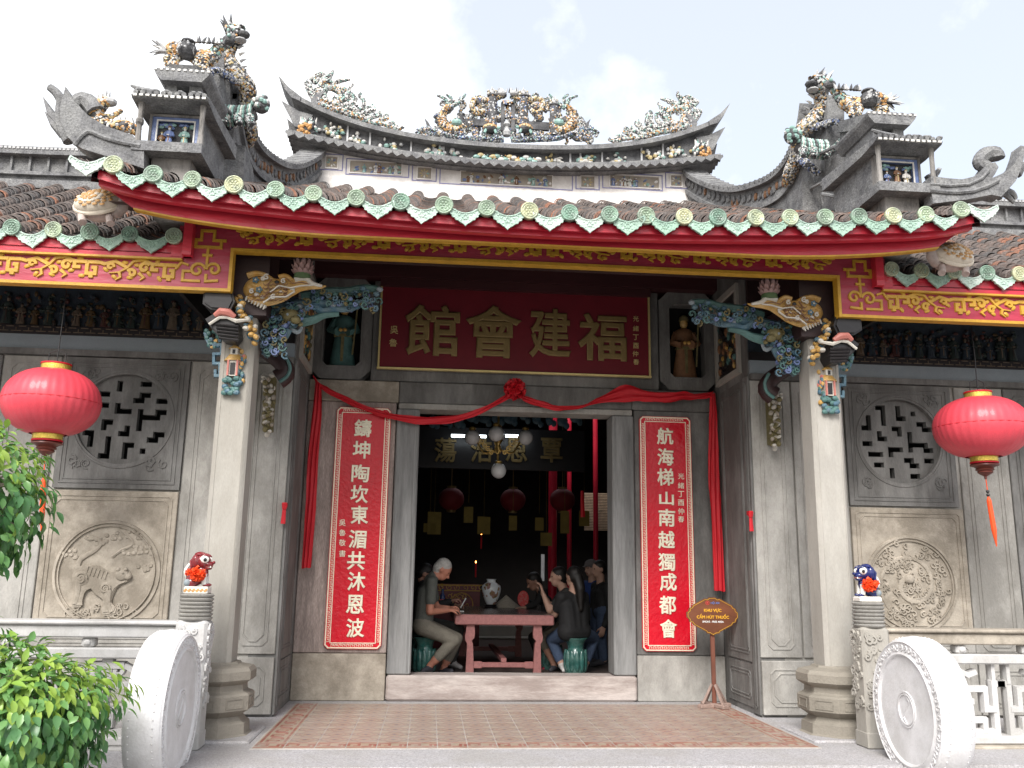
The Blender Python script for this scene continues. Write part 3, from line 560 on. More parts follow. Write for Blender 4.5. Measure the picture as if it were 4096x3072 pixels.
# scroll fascia with its stepped corners
b = MB(); Yf = .17
b.box(-2.56, 2.56, Yf, Yf + .07, 3.80, 4.12)
for s in (-1, 1):
    x0, x1 = sorted((s * 2.56, s * 2.98)); b.box(x0, x1, Yf, Yf + .07, 3.455, 4.12); x0, x1 = sorted((s * 2.98, s * 7)); b.box(x0, x1, Yf, Yf + .07, 3.455, 3.75)
FA = b.build('fascia', 'red_scroll_board', GH)
b = MB(); e = .026
b.box(-2.56, 2.56, Yf - .015, Yf + .075, 3.775, 3.80)
for s in (-1, 1):
    x0, x1 = sorted((s * 2.535, s * 2.56)); b.box(x0, x1, Yf - .014, Yf + .074, 3.43, 3.775); x0, x1 = sorted((s * 2.56, s * 7)); b.box(x0, x1, Yf - .015, Yf + .075, 3.43, 3.455)
b.build('gold_edge', 'gold_paint', FA)
def scroll_unit(b, x, z, h, L, mir=1):
    def R(pts, wd=.022, d=.014, taper=False): b.ribbon([(x + mir * a * L, z + c * h) for a, c in pts], wd * 1.45, Yf, d, taper=taper)
    R([(-.02, .78), (.14, .78), (.14, .3), (.03, .3), (.03, .55), (.08, .55)], .026); R([(.14, .78), (.30, .78), (.30, .55), (.22, .55)], .026); R([(.08, .3), (.08, .12)], .03)
    q = lambda cx, cz, r0, r1, a, t: [(cx + u * 1.0, cz + v * (L / h)) for u, v in [(p[0], p[1]) for p in spiral2(0, 0, r0, r1, a, t, 12)]]
    R(q(.40, .62, .075, .012, 2.6, -1.1), .024); R([(.30, .78), (.42, .95), (.55, .88), (.62, .6), (.72, .4), (.85, .35)], .026, taper=True); R(q(.56, .38, .06, .01, .4, 1.1), .022)
    R([(.47, .4), (.40, .22), (.45, .08)], .024, taper=True); R([(.62, .6), (.78, .85), (.92, .72), (.98, .78)], .024); R([(.72, .4), (.70, .2), (.76, .06)], .022, taper=True); R(q(.84, .62, .05, .01, 3.3, -1), .02)
    for (a, c) in ((.50, .72), (.66, .82), (.34, .4), (.90, .5), (.2, .2), (.58, .2), (.78, .2), (.24, .92)): b.ell((x + mir * a * L, Yf - .003, z + c * h), (.028, .012, .018), 6, 4, Matrix.Rotation(random.uniform(-1, 1), 3, 'Y'))
U = .63
for i in range(4):
    for s in (-1, 1):
        b = MB(); scroll_unit(b, s * .02 + s * U * i, 3.83, .17, U, s); b.build('gold_scroll', 'gold_paint', FA, smooth=40)
for s in (-1, 1):
    for i in range(6):
        b = MB(); scroll_unit(b, s * (2.98 + .60 * i), 3.475, .20, .60, s); b.build('gold_scroll', 'gold_paint', FA, smooth=40)
    b = MB()        # corner fret standing in the step
    def C(pts, wd=.026): b.ribbon([(s * (2.58 + a), 3.46 + c) for a, c in pts], wd, Yf, .013)
    C([(.02, .40), (.12, .40), (.12, .48), (.22, .48), (.22, .40), (.30, .40)]); C([(.06, .40), (.06, .34), (.26, .34), (.26, .40)]); C([(.16, .34), (.16, .17)]); C([(.12, .27), (.20, .27)])
    C([(q[0], q[1]) for q in spiral2(.10, .15, .06, .012, 0, 1.2)]); C([(q[0], q[1]) for q in spiral2(.23, .14, .065, .012, 3, -1.2)]); C([(.06, .06), (.16, .05), (.16, .11)]); C([(.2, .05), (.34, .05), (.34, .13), (.28, .13)]); C([(.3, .18), (.36, .2), (.40, .14)], .022)
    b.build('gold_scroll', 'gold_paint', FA, smooth=40)
    # vertical end post between the roofs
    b = MB(); x0, x1 = sorted((s * 2.85, s * 2.92)); b.box(x0, x1, .08, Yf - .001, 3.70, 4.02); b.build('red_end_post', 'red_board', FA)
    # black board put where the gap between main and wing roof lies in shade
    b = MB(); x0, x1 = sorted((s * 3.0, s * 3.04)); b.box(x0, x1, .3, 3.0, 3.5, 4.5); b.build('gap_shade_board', 'black_void', FA)
# ------------------------------------------------------------------ wing roofs
def zw(x): return 3.862 + .006 * (abs(x) - 3) ** 2
def zwr(x, y): t = (y - .12) / 2.9; return zw(x) * (1 - t) + 5.50 * t - .055 - .04 * sin(pi * min(max(t, 0), 1))
WXR = [3.003, 3.275, 3.57, 3.87, 4.167, 4.47, 4.77, 5.07, 5.37, 5.67, 5.97, 6.27, 6.57]
for s in (-1, 1):
    b = MB(); n = 10
    xs2 = [s * (2.95 + 4.2 * i / n) for i in range(n + 1)]; ys2 = [.14 + 2.9 * j / 8 for j in range(9)]
    for off in (-.02, -.09):
        o = len(b.v); b.v += [(x, y, zwr(x, y) + off) for y in ys2 for x in xs2]
        for j in range(8):
            for i in range(n): b.f.append((o + j * (n + 1) + i, o + j * (n + 1) + i + 1, o + (j + 1) * (n + 1) + i + 1, o + (j + 1) * (n + 1) + i)); b.m.append(0)
    b.add([(s * 2.95, 3.04, 5.44), (s * 7.15, 3.04, 5.44), (s * 7.15, 6, 4), (s * 2.95, 6, 4)], [(0, 1, 2, 3)])
    WR = b.build('wing_roof', 'wood_dark', GH)
    eave_row(WXR if s > 0 else [-3.0, -3.345, -3.652, -3.932, -4.249] + [-4.55 - .3 * i for i in range(8)], zw, .12, 2.95, zwr, WR, 1000 + s * 300, (False, False) )
    x0, x1 = sorted((s * 2.93, s * 7)); b = MB(); b.box(x0, x1, .15, .20, 3.72, 3.83); b.box(x0, x1, .14, .165, 3.685, 3.719); x0, x1 = sorted((s * 2.86, s * 3.02)); b.box(x0, x1, .135, .30, 3.70, 3.87); b.build('eave_board', 'red_board', WR)
    x0, x1 = sorted((s * 2.93, s * 7)); b = MB(); b.box(x0, x1, .125, .17, 3.668, 3.684); b.build('gold_edge', 'gold_paint', WR)
    # wing ridge: panelled dark band under a capping
    b = MB(); zz = lambda x: .012 * (abs(x) - 6) ** 2
    xr = [s * (3.2 + 4.2 * i / 16) for i in range(17)]; 
    if s < 0: xr = xr[::-1]
    bx_curve(b, xr, lambda x: 5.86 + zz(x), lambda x: 5.77 + zz(x), 2.84, 3.1); bx_curve(b, xr, lambda x: 5.78 + zz(x), lambda x: 5.45, 2.94, 3.05); bx_curve(b, xr, lambda x: 5.585 + zz(x), lambda x: 5.545 + zz(x), 2.89, 3.06); bx_curve(b, xr, lambda x: 5.47 + zz(x), lambda x: 5.38, 2.86, 3.08)
    for i in range(14): x = s * (4.5 + .2 * i); b.box(x - .012, x + .012, 2.90, 2.95, 5.585 + zz(x), 5.78 + zz(x))
    for i in range(60): x = s * (4.4 + .045 * i); b.box(x - .015, x + .015, 2.832, 2.84, 5.825 + zz(x), 5.85 + zz(x), k=1)
    wrd = b.build('wing_ridge', ['mortar', 'grey_chip'], WR)
# ------------------------------------------------------------------ main ridge
def zwt(x): return 6.605 + .026 * x * x         # top of the white wall
def zs1(x): return 6.615 + .0325 * x * x         # top of the toothed slab
def zc0(x): return 6.835 + .038 * x * x + .0035 * x ** 4   # underside of the coping
xs = [-2.6 + 5.2 * i / 40 for i in range(41)]
b = MB(); bx_curve(b, xs, lambda x: zwt(x) + .05, lambda x: 6.1, 4.35, 4.62); bx_curve(b, xs, lambda x: 6.315 + .01 * x * x, lambda x: 6.12, 4.31, 4.351); RG = b.build('main_ridge', 'plaster', GH)
xs = [-2.9 + 5.8 * i / 40 for i in range(41)]
b = MB(); bx_curve(b, xs, zs1, lambda x: zs1(x) - .055, 4.08, 4.8); bx_curve(b, xs, lambda x: zs1(x) - .05, lambda x: zs1(x) - .075, 4.22, 4.7); b.build('ridge_slab', 'mortar', RG)
b = MB()
for i in range(46):
    x = -2.87 + 5.74 * i / 45; z = zs1(x) - .045; sl = 2 * .0325 * x
    b.prism([(-.062, .02), (.062, .02), (.060, -.012), (.034, -.030), (0, -.054), (-.034, -.030), (-.060, -.012)], 4.068 + .002 * (i % 2), 4.082 + .002 * (i % 2), c=(x, 0, z), Mx=Matrix.Rotation(-math.atan(sl), 3, 'Y'))
for s in (-1, 1):
    for i in range(5): b.prism([(-.062, .02), (.062, .02), (.060, -.012), (0, -.054), (-.060, -.012)], -.007, .007, c=(s * 2.9, 4.14 + i * .12, zs1(2.9) - .045), Mx=Matrix.Rotation(pi / 2, 3, 'Z'))
b.build('ridge_drip_teeth', 'mortar', RG, kind='stuff')
b = MB(); xs = [-2.75 + 5.5 * i / 40 for i in range(41)]; bx_curve(b, xs, lambda x: zc0(x) + .02, lambda x: zs1(x) - .03, 4.30, 4.56); b.build('ridge_band', 'mortar_dark', RG)
xs = [-2.78 + 5.56 * i / 40 for i in range(41)]
b = MB(); bx_curve(b, xs, lambda x: zc0(x) + .065, zc0, 4.16, 4.70)
for s in (-1, 1):   # swallow-tail tips
    zt = zc0(2.78)
    for (p, yy) in (([(2.77, zt), (2.77, zt + .065), (2.95, zt + .20), (3.09, zt + .36), (2.99, zt + .16), (2.9, zt + .05)], (4.16, 4.70)), ([(2.70, 6.98), (2.62, 7.2), (2.80, 7.24), (3.04, 7.38), (2.93, 7.18), (2.85, 7.02)], (4.25, 4.30)), ([(2.70, 6.9), (2.66, 7.08), (2.84, 7.12), (3.0, 7.26), (2.95, 7.05), (2.84, 6.9)], (4.5, 4.55))):
        b.prism([(s * a, c) for a, c in p], *yy)
    b.prism([(s * 2.45, zc0(2.45) + .06), (s * 2.62, zc0(2.62) + .06), (s * 2.68, zc0(2.6) + .22), (s * 2.60, zc0(2.6) + .33), (s * 2.50, zc0(2.6) + .38), (s * 2.56, zc0(2.6) + .25), (s * 2.53, zc0(2.6) + .14)], 4.36, 4.42)
b.build('ridge_coping', 'mortar', RG)
# white frieze panels
pbr('frieze_bed', (.34, .30, .25), .8, .2, 8, .2)
def frieze(x0, x1, z0, z1, par, y=4.35, dens=1.0, seed=1, square=False):
    rnd = random.Random(seed); zl = lambda x: .02 * x * x; b = MB(); zo = zl((x0 + x1) / 2); b.box(x0, x1, y - .004, y, z0 + zo, z1 + zo, k=0)
    for (a, c, d, e) in ((x0, x1, z0 - .012, z0), (x0, x1, z1, z1 + .012), (x0 - .012, x0, z0 - .012, z1 + .012), (x1, x1 + .012, z0 - .012, z1 + .012)): b.box(a, c, y - .02, y, d + zo, e + zo, k=7)
    H = z1 - z0
    if square:
        for i in range(8): a = i * pi / 4; b.ell(((x0 + x1) / 2 + .3 * H * cos(a), y - .006, (z0 + z1) / 2 + zo + .3 * H * sin(a)), (.13 * H, .008, .07 * H), 6, 4, Matrix.Rotation(-a, 3, 'Y'), k=rnd.choice((1, 6, 4, 2)))
    else:
        n = int((x1 - x0) / .035 * dens)
        for i in range(n):
            x = x0 + .02 + (x1 - x0 - .04) * rnd.random(); q = rnd.random()
            if q < .12: robed(b, (x, y - .015, z0 + zo + .005), H * rnd.uniform(.7, .9), *[rnd.choice((1, 2, 4, 5)) for _ in range(3)])
            else: b.ell((x, y - .008, z0 + zo + H * (.08 + .75 * rnd.random() ** 1.4)), (rnd.uniform(.012, .035), .012, rnd.uniform(.010, .024)), 6, 4, Matrix.Rotation(rnd.uniform(-1, 1), 3, 'Y'), k=rnd.choice((2, 3, 4, 4, 1, 6, 5, 7)))
    b.build('frieze_panel', ['frieze_bed', 'white_chip', 'teal_chip', 'blue_chip', 'blue_chip', 'brown_chip', 'yellow_chip', 'plaster'], par)
for s in (-1, 1):
    a, c = sorted((s * 2.42, s * 2.27)); frieze(a, c, 6.385, 6.545, RG, seed=5 + s, square=True); a, c = sorted((s * 2.10, s * 1.42)); frieze(a, c, 6.385, 6.55, RG, seed=15 + s, dens=1.5); a, c = sorted((s * 1.20, s * 1.02)); frieze(a, c, 6.385, 6.545, RG, seed=25 + s, square=True)
frieze(-.62, .62, 6.385, 6.55, RG, seed=40, dens=1.5)
b = MB()
for (a, c) in ((-2.5, -2.2), (-2.15, -1.32), (-1.27, -.95), (-.90, .90), (.95, 1.27), (1.32, 2.15), (2.2, 2.5)):
    zo = .02 * ((a + c) / 2) ** 2; b.ribbon([(a, 6.36 + zo), (c, 6.36 + zo), (c, 6.585 + zo), (a, 6.585 + zo)], .014, 4.35, .006, closed=True)
b.build('panel_moulding', pbr('blue_line', (.24, .24, .42), .7, .2, 20, .1), RG)
# dark band reliefs
b = MB(); rnd = random.Random(8)
for x in [-2.4, -2.3, -2.02, -1.55, -1.02, -.93, 1.05, 1.1, 1.5, 2.05, 2.28, 2.4, -.72, .66]:
    for i in range(16): b.ell((x + rnd.gauss(0, .06), 4.28, (zs1(x) + zc0(x)) / 2 + rnd.gauss(0, .045)), (rnd.uniform(.016, .04), .03, rnd.uniform(.012, .032)), 6, 4, k=rnd.choice((0, 1, 0, 6, 4)))
for i in range(16):
    x = -.42 + .84 * i / 15; b.ell((x, 4.26, 6.73 + .03 * sin(i * 1.7)), (.05, .035, .032), 8, 5, k=rnd.choice((0, 1, 4, 0))); 
    for j in range(5): b.ell((x + rnd.gauss(0, .02), 4.245, 6.73 + rnd.gauss(0, .02)), .011, 5, 4, k=rnd.choice((0, 0, 2, 1)))
for s in (-1, 1):
    for x in (.86, 1.0, 1.85, 2.15, 1.3): b.box(s * x - .012, s * x + .012, 4.275, 4.30, zs1(x), zc0(x) + .01, k=6)
b.build('band_reliefs', CHIPS, RG, kind='stuff')
# ------------------------------------------------------------------ shard-mosaic roof ornaments
def chips_on(b, pts, rad, ks, ch=.02, seed=0, dens=1.0, scale_like=False):
    rnd = random.Random(seed); pts = [Vector(p) for p in pts]; n = len(pts); ch *= .74; dens *= .92; ks = tuple(ks) * 3 + (5, 5, 6)
    if not hasattr(rad, '__len__'): rad = [rad] * n
    if len(rad) != n: rad = [rad[0] + (rad[-1] - rad[0]) * i / (n - 1) for i in range(n)]
    for i in range(n - 1):
        t = pts[i + 1] - pts[i]; L = t.length
        if L < 1e-6: continue
        t.normalize(); a = Vector((0, -1, 0)) - t * (-t.y)
        if a.length < .1: a = Vector((1, 0, 0)) - t * t.x
        a.normalize(); c = t.cross(a); r = (rad[i] + rad[i + 1]) / 2
        m = max(1, int(dens * L / (ch * 1.1) * max(2, r * 4 / ch)))
        for _ in range(m):
            q = rnd.uniform(-2.0, 2.0); d = a * cos(q) + c * sin(q); p = pts[i] + t * (L * rnd.random()) + d * r
            Mx = Matrix((c * cos(q) - a * sin(q), d, t)).transposed() if True else None
            b.ell(p, (ch * rnd.uniform(.6, 1), ch * .35, ch * rnd.uniform(.5, .9)), 5, 3, Mx, k=rnd.choice(ks))
def mos(b, pts, rad, ks=(0, 1), ch=.02, seed=0, seg=7, dens=1.0, n=4, core=5):
    c = catmull(pts, n); m = len(c)
    rr = [rad[0] + (rad[-1] - rad[0]) * i / (m - 1) for i in range(m)] if hasattr(rad, '__len__') and len(rad) == 2 else ([rad] * m if not hasattr(rad, '__len__') else [np.interp(i / (m - 1), np.linspace(0, 1, len(rad)), rad) for i in range(m)])
    b.tube(c, rr, seg, k=core); chips_on(b, c, rr, ks, ch, seed, dens)
def spike(b, p, d, L, r, k=5):
    p = Vector(p); d = Vector(d).normalized(); b.tube([p, p + d * L * .5 + Vector((0, 0, L * .08)), p + d * L], [r, r * .6, .002], 5, k=k)
def curl(b, p, sx, sz, size, ks, seed, tip=True):     # one flame-shaped scroll rising from p
    rnd = random.Random(seed); p = Vector(p); q = [p, p + Vector((sx * .25, 0, .35 * sz)) * size, p + Vector((sx * .1, 0, .75 * sz)) * size, p + Vector((sx * .55, 0, 1.0 * sz)) * size, p + Vector((sx * .65, 0, .72 * sz)) * size, p + Vector((sx * .42, 0, .66 * sz)) * size]
    mos(b, q, [size * .16, size * .07], ks, .018, seed, 6, .9, 3)
    if tip: spike(b, q[3], (sx * -.2, 0, 1), size * .4, size * .08, rnd.choice((0, 6, 5)))
# end scroll clusters on the main ridge
for s in (-1, 1):
    YY = 4.42; b = MB()
    def m2(x, y): p = P('M', x, y, YY); return Vector((s * -p.x if s > 0 else p.x, YY, p.z)) if s < 0 else Vector((-p.x, YY, p.z))
    W, WT = (0, 0, 0, 1, 6), (0, 1, 6, 2, 0)
    for i, (pts, r) in enumerate([([(430, 430), (430, 330), (460, 230), (490, 150), (440, 120), (385, 150)], (.045, .02)), ([(520, 150), (560, 110), (565, 75)], (.03, .008)), ([(480, 170), (560, 200), (650, 180), (740, 165)], (.035, .012)), ([(500, 240), (470, 320), (520, 400), (620, 400), (660, 320), (590, 260), (500, 240)], (.038, .032)), ([(330, 240), (360, 310), (420, 390), (520, 440)], (.035, .03)), ([(650, 380), (720, 330), (730, 260), (770, 210)], (.034, .01)), ([(560, 200), (620, 250), (700, 270)], (.03, .02)), ([(620, 410), (700, 430), (760, 400), (780, 340), (740, 300)], (.032, .014)), ([(700, 450), (800, 470), (870, 440), (870, 370), (830, 330), (850, 300)], (.034, .01)), ([(520, 450), (620, 470), (720, 500), (820, 540), (950, 590), (1080, 610), (1200, 655), (1260, 635)], (.04, .014)), ([(800, 520), (900, 490), (960, 470), (985, 460), (960, 410)], (.03, .008)), ([(900, 560), (980, 530), (1030, 520), (1030, 480)], (.028, .01)), ([(1010, 580), (1080, 560), (1120, 550)], (.026, .01)), ([(360, 150), (400, 200), (430, 150)], (.03, .012)), ([(1100, 615), (1160, 590), (1210, 640)], (.022, .01))]):
        mos(b, [m2(*q) for q in pts], [x * 1.35 for x in r], W if i % 3 else WT, .024, i + 50, 7, 1.0, 4)
    rnd = random.Random(5)
    for i in range(15):
        x = rnd.uniform(360, 1080); y0 = np.interp(x, [360, 560, 760, 1100], [420, 430, 500, 600]); p = m2(x, y0 - rnd.uniform(0, np.interp(x, [360, 560, 760, 1100], [150, 250, 130, 30]))); curl(b, p, rnd.choice((-1, 1)), 1, rnd.uniform(.09, .16), W, i)
    b.build('scroll_crest', CHIPS, None, label='pale openwork scroll crest of porcelain shards, %s end of the main ridge' % ('tiger-window' if s < 0 else 'sign-stand side') if 0 else ('porcelain-shard scroll crest on main ridge end above the tiger medallion side' if s < 0 else 'porcelain-shard scroll crest on main ridge end above the no-smoking sign side'), cat='roof ornament', group='scroll crests on the main ridge')
# small mosaic lion masks at ridge ends
for s in (-1, 1):
    b = MB(); c = Vector((s * 2.66, 4.16, 6.93)); b.ell(c, (.12, .10, .12), 10, 7, k=5)
    rnd = random.Random(3)
    for i in range(70):
        d = Vector((rnd.gauss(0, 1), -abs(rnd.gauss(0, 1)), rnd.gauss(0, 1))).normalized(); b.ell(c + Vector((d.x * .12, d.y * .1, d.z * .12)), .024, 5, 4, k=2 if d.z < .35 and d.x * s > -.5 else rnd.choice((1, 0, 5)))
    for i in range(12): spike(b, c + Vector((random.uniform(-.1, .1), -.02, .08)), (random.uniform(-.6, .6), -.2, 1), .09, .018, random.choice((5, 1, 0)))
    b.build('ridge_mask', CHIPS, RG)
# centrepiece: twin-towered gate with leaping carp, dragons and turtles
DG = thing('dragon_gate_crest', P('b', 1070, 920, 4.42), 'mosaic crest of twin towers, dragons, carp and turtles at the main ridge centre', 'roof ornament')
YC = 4.42
def B2(x, y, dy=0): p = P('b', x, y, YC); return Vector((p.x, YC + dy, p.z))
for (xa, yt, yb, r) in ((975, 620, 850, .062), (1178, 625, 850, .062), (770, 740, 880, .045), (1375, 680, 880, .055)):
    top, bot = B2(xa, yt), B2(xa, yb); b = MB(); H = top.z - bot.z
    b.lathe([(r * 1.05, 0), (r, H * .96), (r * 1.25, H * .97), (r * 1.25, H)], 12, bot, k=5); chips_on(b, [bot + Vector((0, 0, H * i / 8)) for i in range(9)], r, (0, 2, 6, 6, 3, 5, 5), .026, xa, .45)
    if r > .05:
        b.lathe([(r * 1.1, 0), (r * 1.15, .03), (r * .9, .065), (.02, .085), (.004, .14)], 12, top, k=6); chips_on(b, [top + Vector((0, 0, .01)), top + Vector((0, 0, .06))], r * 1.1, (4, 0, 6), .025, 3, 1)
    b.build('tower', CHIPS, DG)
b = MB(); p0, p1 = B2(1040, 850), B2(1115, 670); b.box(p0.x, p1.x, YC - .02, YC + .05, p1.z - .03, p1.z + .02, k=5); b.box(p0.x - .02, p0.x + .03, YC - .02, YC + .05, p0.z, p1.z, k=5); b.box(p1.x - .03, p1.x + .02, YC - .02, YC + .05, p0.z, p1.z, k=5); b.box(p0.x, p1.x, YC - .015, YC + .045, (p0.z + p1.z) / 2 - .01, (p0.z + p1.z) / 2 + .04, k=5)
for i in range(30): b.ell((random.uniform(p0.x, p1.x), YC - .025, random.choice((p1.z, (p0.z + p1.z) / 2, p1.z - .02)) + random.uniform(-.015, .02)), .014, 5, 3, k=random.choice((0, 3, 6, 2)))
b.lathe([(.05, 0), (.062, .05), (.03, .10), (.03, .13), (.06, .16), (.02, .22)], 10, B2(1070, 880), k=6)
b.box(B2(800, 800).x, B2(950, 800).x, YC - .02, YC + .03, B2(800, 812).z, B2(800, 770).z, k=5); b.box(B2(1210, 800).x, B2(1345, 800).x, YC - .02, YC + .03, B2(800, 815).z, B2(800, 765).z, k=5)
b.build('gate', CHIPS, DG)
for s in (-1, 1):
    def X2(x, y, dy=0): return B2(1075 + s * (x - 1075) * -1 if s > 0 else x, y, dy)
    b = MB()   # carp-dragon, tail up
    mos(b, [X2(790, 810), X2(720, 850), X2(655, 800), X2(660, 730), X2(690, 680)], [.05, .075, .065, .045, .03], (2, 4, 0, 2), .026, 11, 8, 1.1); mos(b, [X2(690, 680), X2(670, 640), X2(620, 620)], [.03, .012], (1, 1, 0), .02, 12); mos(b, [X2(690, 690), X2(710, 640), X2(680, 612)], [.03, .012], (1, 0), .02, 13); mos(b, [X2(700, 700), X2(760, 660), X2(805, 610)], [.034, .01], (1, 1, 0), .02, 14)
    b.ell(X2(745, 805, -.05), (.075, .06, .055), 9, 6, k=1); b.ell(X2(735, 785, -.1), .018, 6, 4, k=0)
    for i in range(9): spike(b, X2(700 + i * 12, 850), (-.1 * s + .05 * (i - 4), -.2, -1), .06, .012, 0)
    for i in range(6): spike(b, X2(640 - i * 4, 760 - i * 12 + 40), (-s * -1 * -1, 0, .6), .07, .018, 5)
    b.build('carp', CHIPS, DG)
    b = MB()   # coiled dragon
    mos(b, [X2(1040, 620), X2(1000, 640), X2(940, 650), X2(870, 640), X2(845, 690), X2(880, 735), X2(925, 710), X2(900, 670)], [.025, .035, .035, .036, .036, .036, .03, .02], (2, 4, 4, 0), .024, 21, 7, 1.2); b.ell(X2(1035, 612, -.03), (.06, .05, .04), 8, 5, k=6)
    for i in range(7): spike(b, X2(1010 + i * 9, 600), (random.uniform(-.7, .7), -.2, 1), .075, .014, random.choice((5, 6, 0)))
    for i in range(9): spike(b, X2(845 + i * 10, 650 - i * 1), (random.uniform(-.3, .3), 0, 1), .05, .012, 5)
    b.build('dragon', CHIPS, DG)
    b = MB()   # turtle
    c = X2(962, 845, -.05); b.ell(c, (.095, .08, .055), 12, 7, k=5)
    for i in range(50): a = random.uniform(0, 6.28); q = sqrt(random.random()); b.ell(c + Vector((.09 * q * cos(a), -abs(.075 * q * sin(a)), .05 * sqrt(max(0, 1 - q * q)))), .02, 5, 3, k=random.choice((2, 2, 4)))
    for e in (-1, 1): b.tube([c + Vector((e * .06, -.03, -.03)), c + Vector((e * .08, -.05, -.09))], [.02, .018], 6, k=1)
    b.ell(c + Vector((-s * .11 * -1 * -1, -.03, .0)), (.03, .025, .022), 7, 5, k=1); b.build('turtle', CHIPS, DG)
    b = MB()   # cloud base
    rnd = random.Random(31)
    mos(b, [X2(480, 862), X2(540, 830), X2(600, 850), X2(680, 870), X2(760, 895), X2(860, 900), X2(960, 905), X2(1050, 905)], [.012, .03, .035, .04, .04, .04, .04, .04], (3, 0, 1, 6), .02, 32, 6, .7)
    for i in range(24): x = rnd.uniform(500, 1050); curl(b, X2(x, np.interp(x, [480, 620, 1050], [865, 880, 905])), rnd.choice((-1, 1)), 1, rnd.uniform(.06, .13) * (1 if x > 560 else .6), (0, 1, 3, 6, 5), i)
    spike(b, X2(570, 830), (s * .5, 0, 1), .16, .03, 5); b.build('cloud_scroll', CHIPS, DG)
rnd = random.Random(77)
for s in (-1, 1):
    b = MB()
    for i in range(85):
        x = rnd.uniform(540, 1070); y = rnd.uniform(np.interp(x, [540, 640, 700, 780, 860, 960, 1075], [850, 730, 690, 660, 660, 600, 590]), 900); p_ = B2(x if s < 0 else 2150 - x, y, rnd.uniform(0, .05)); q = rnd.random()
        if q < .6: curl(b, p_ + Vector((0, 0, -.06)), rnd.choice((-1, 1)), 1, rnd.uniform(.09, .17), rnd.choice(((0, 1, 6, 5), (2, 4, 0, 5), (0, 6, 6, 5))), i, rnd.random() < .5)
        else: b.ell(p_, (rnd.uniform(.05, .10), .04, rnd.uniform(.04, .07)), 8, 5, k=5); chips_on(b, [p_ + Vector((-.03, 0, 0)), p_ + Vector((.03, 0, .01))], .045, (0, 6, 2, 4, 3), .02, i, 1.2)
    b.build('foliage_scroll', CHIPS, DG)
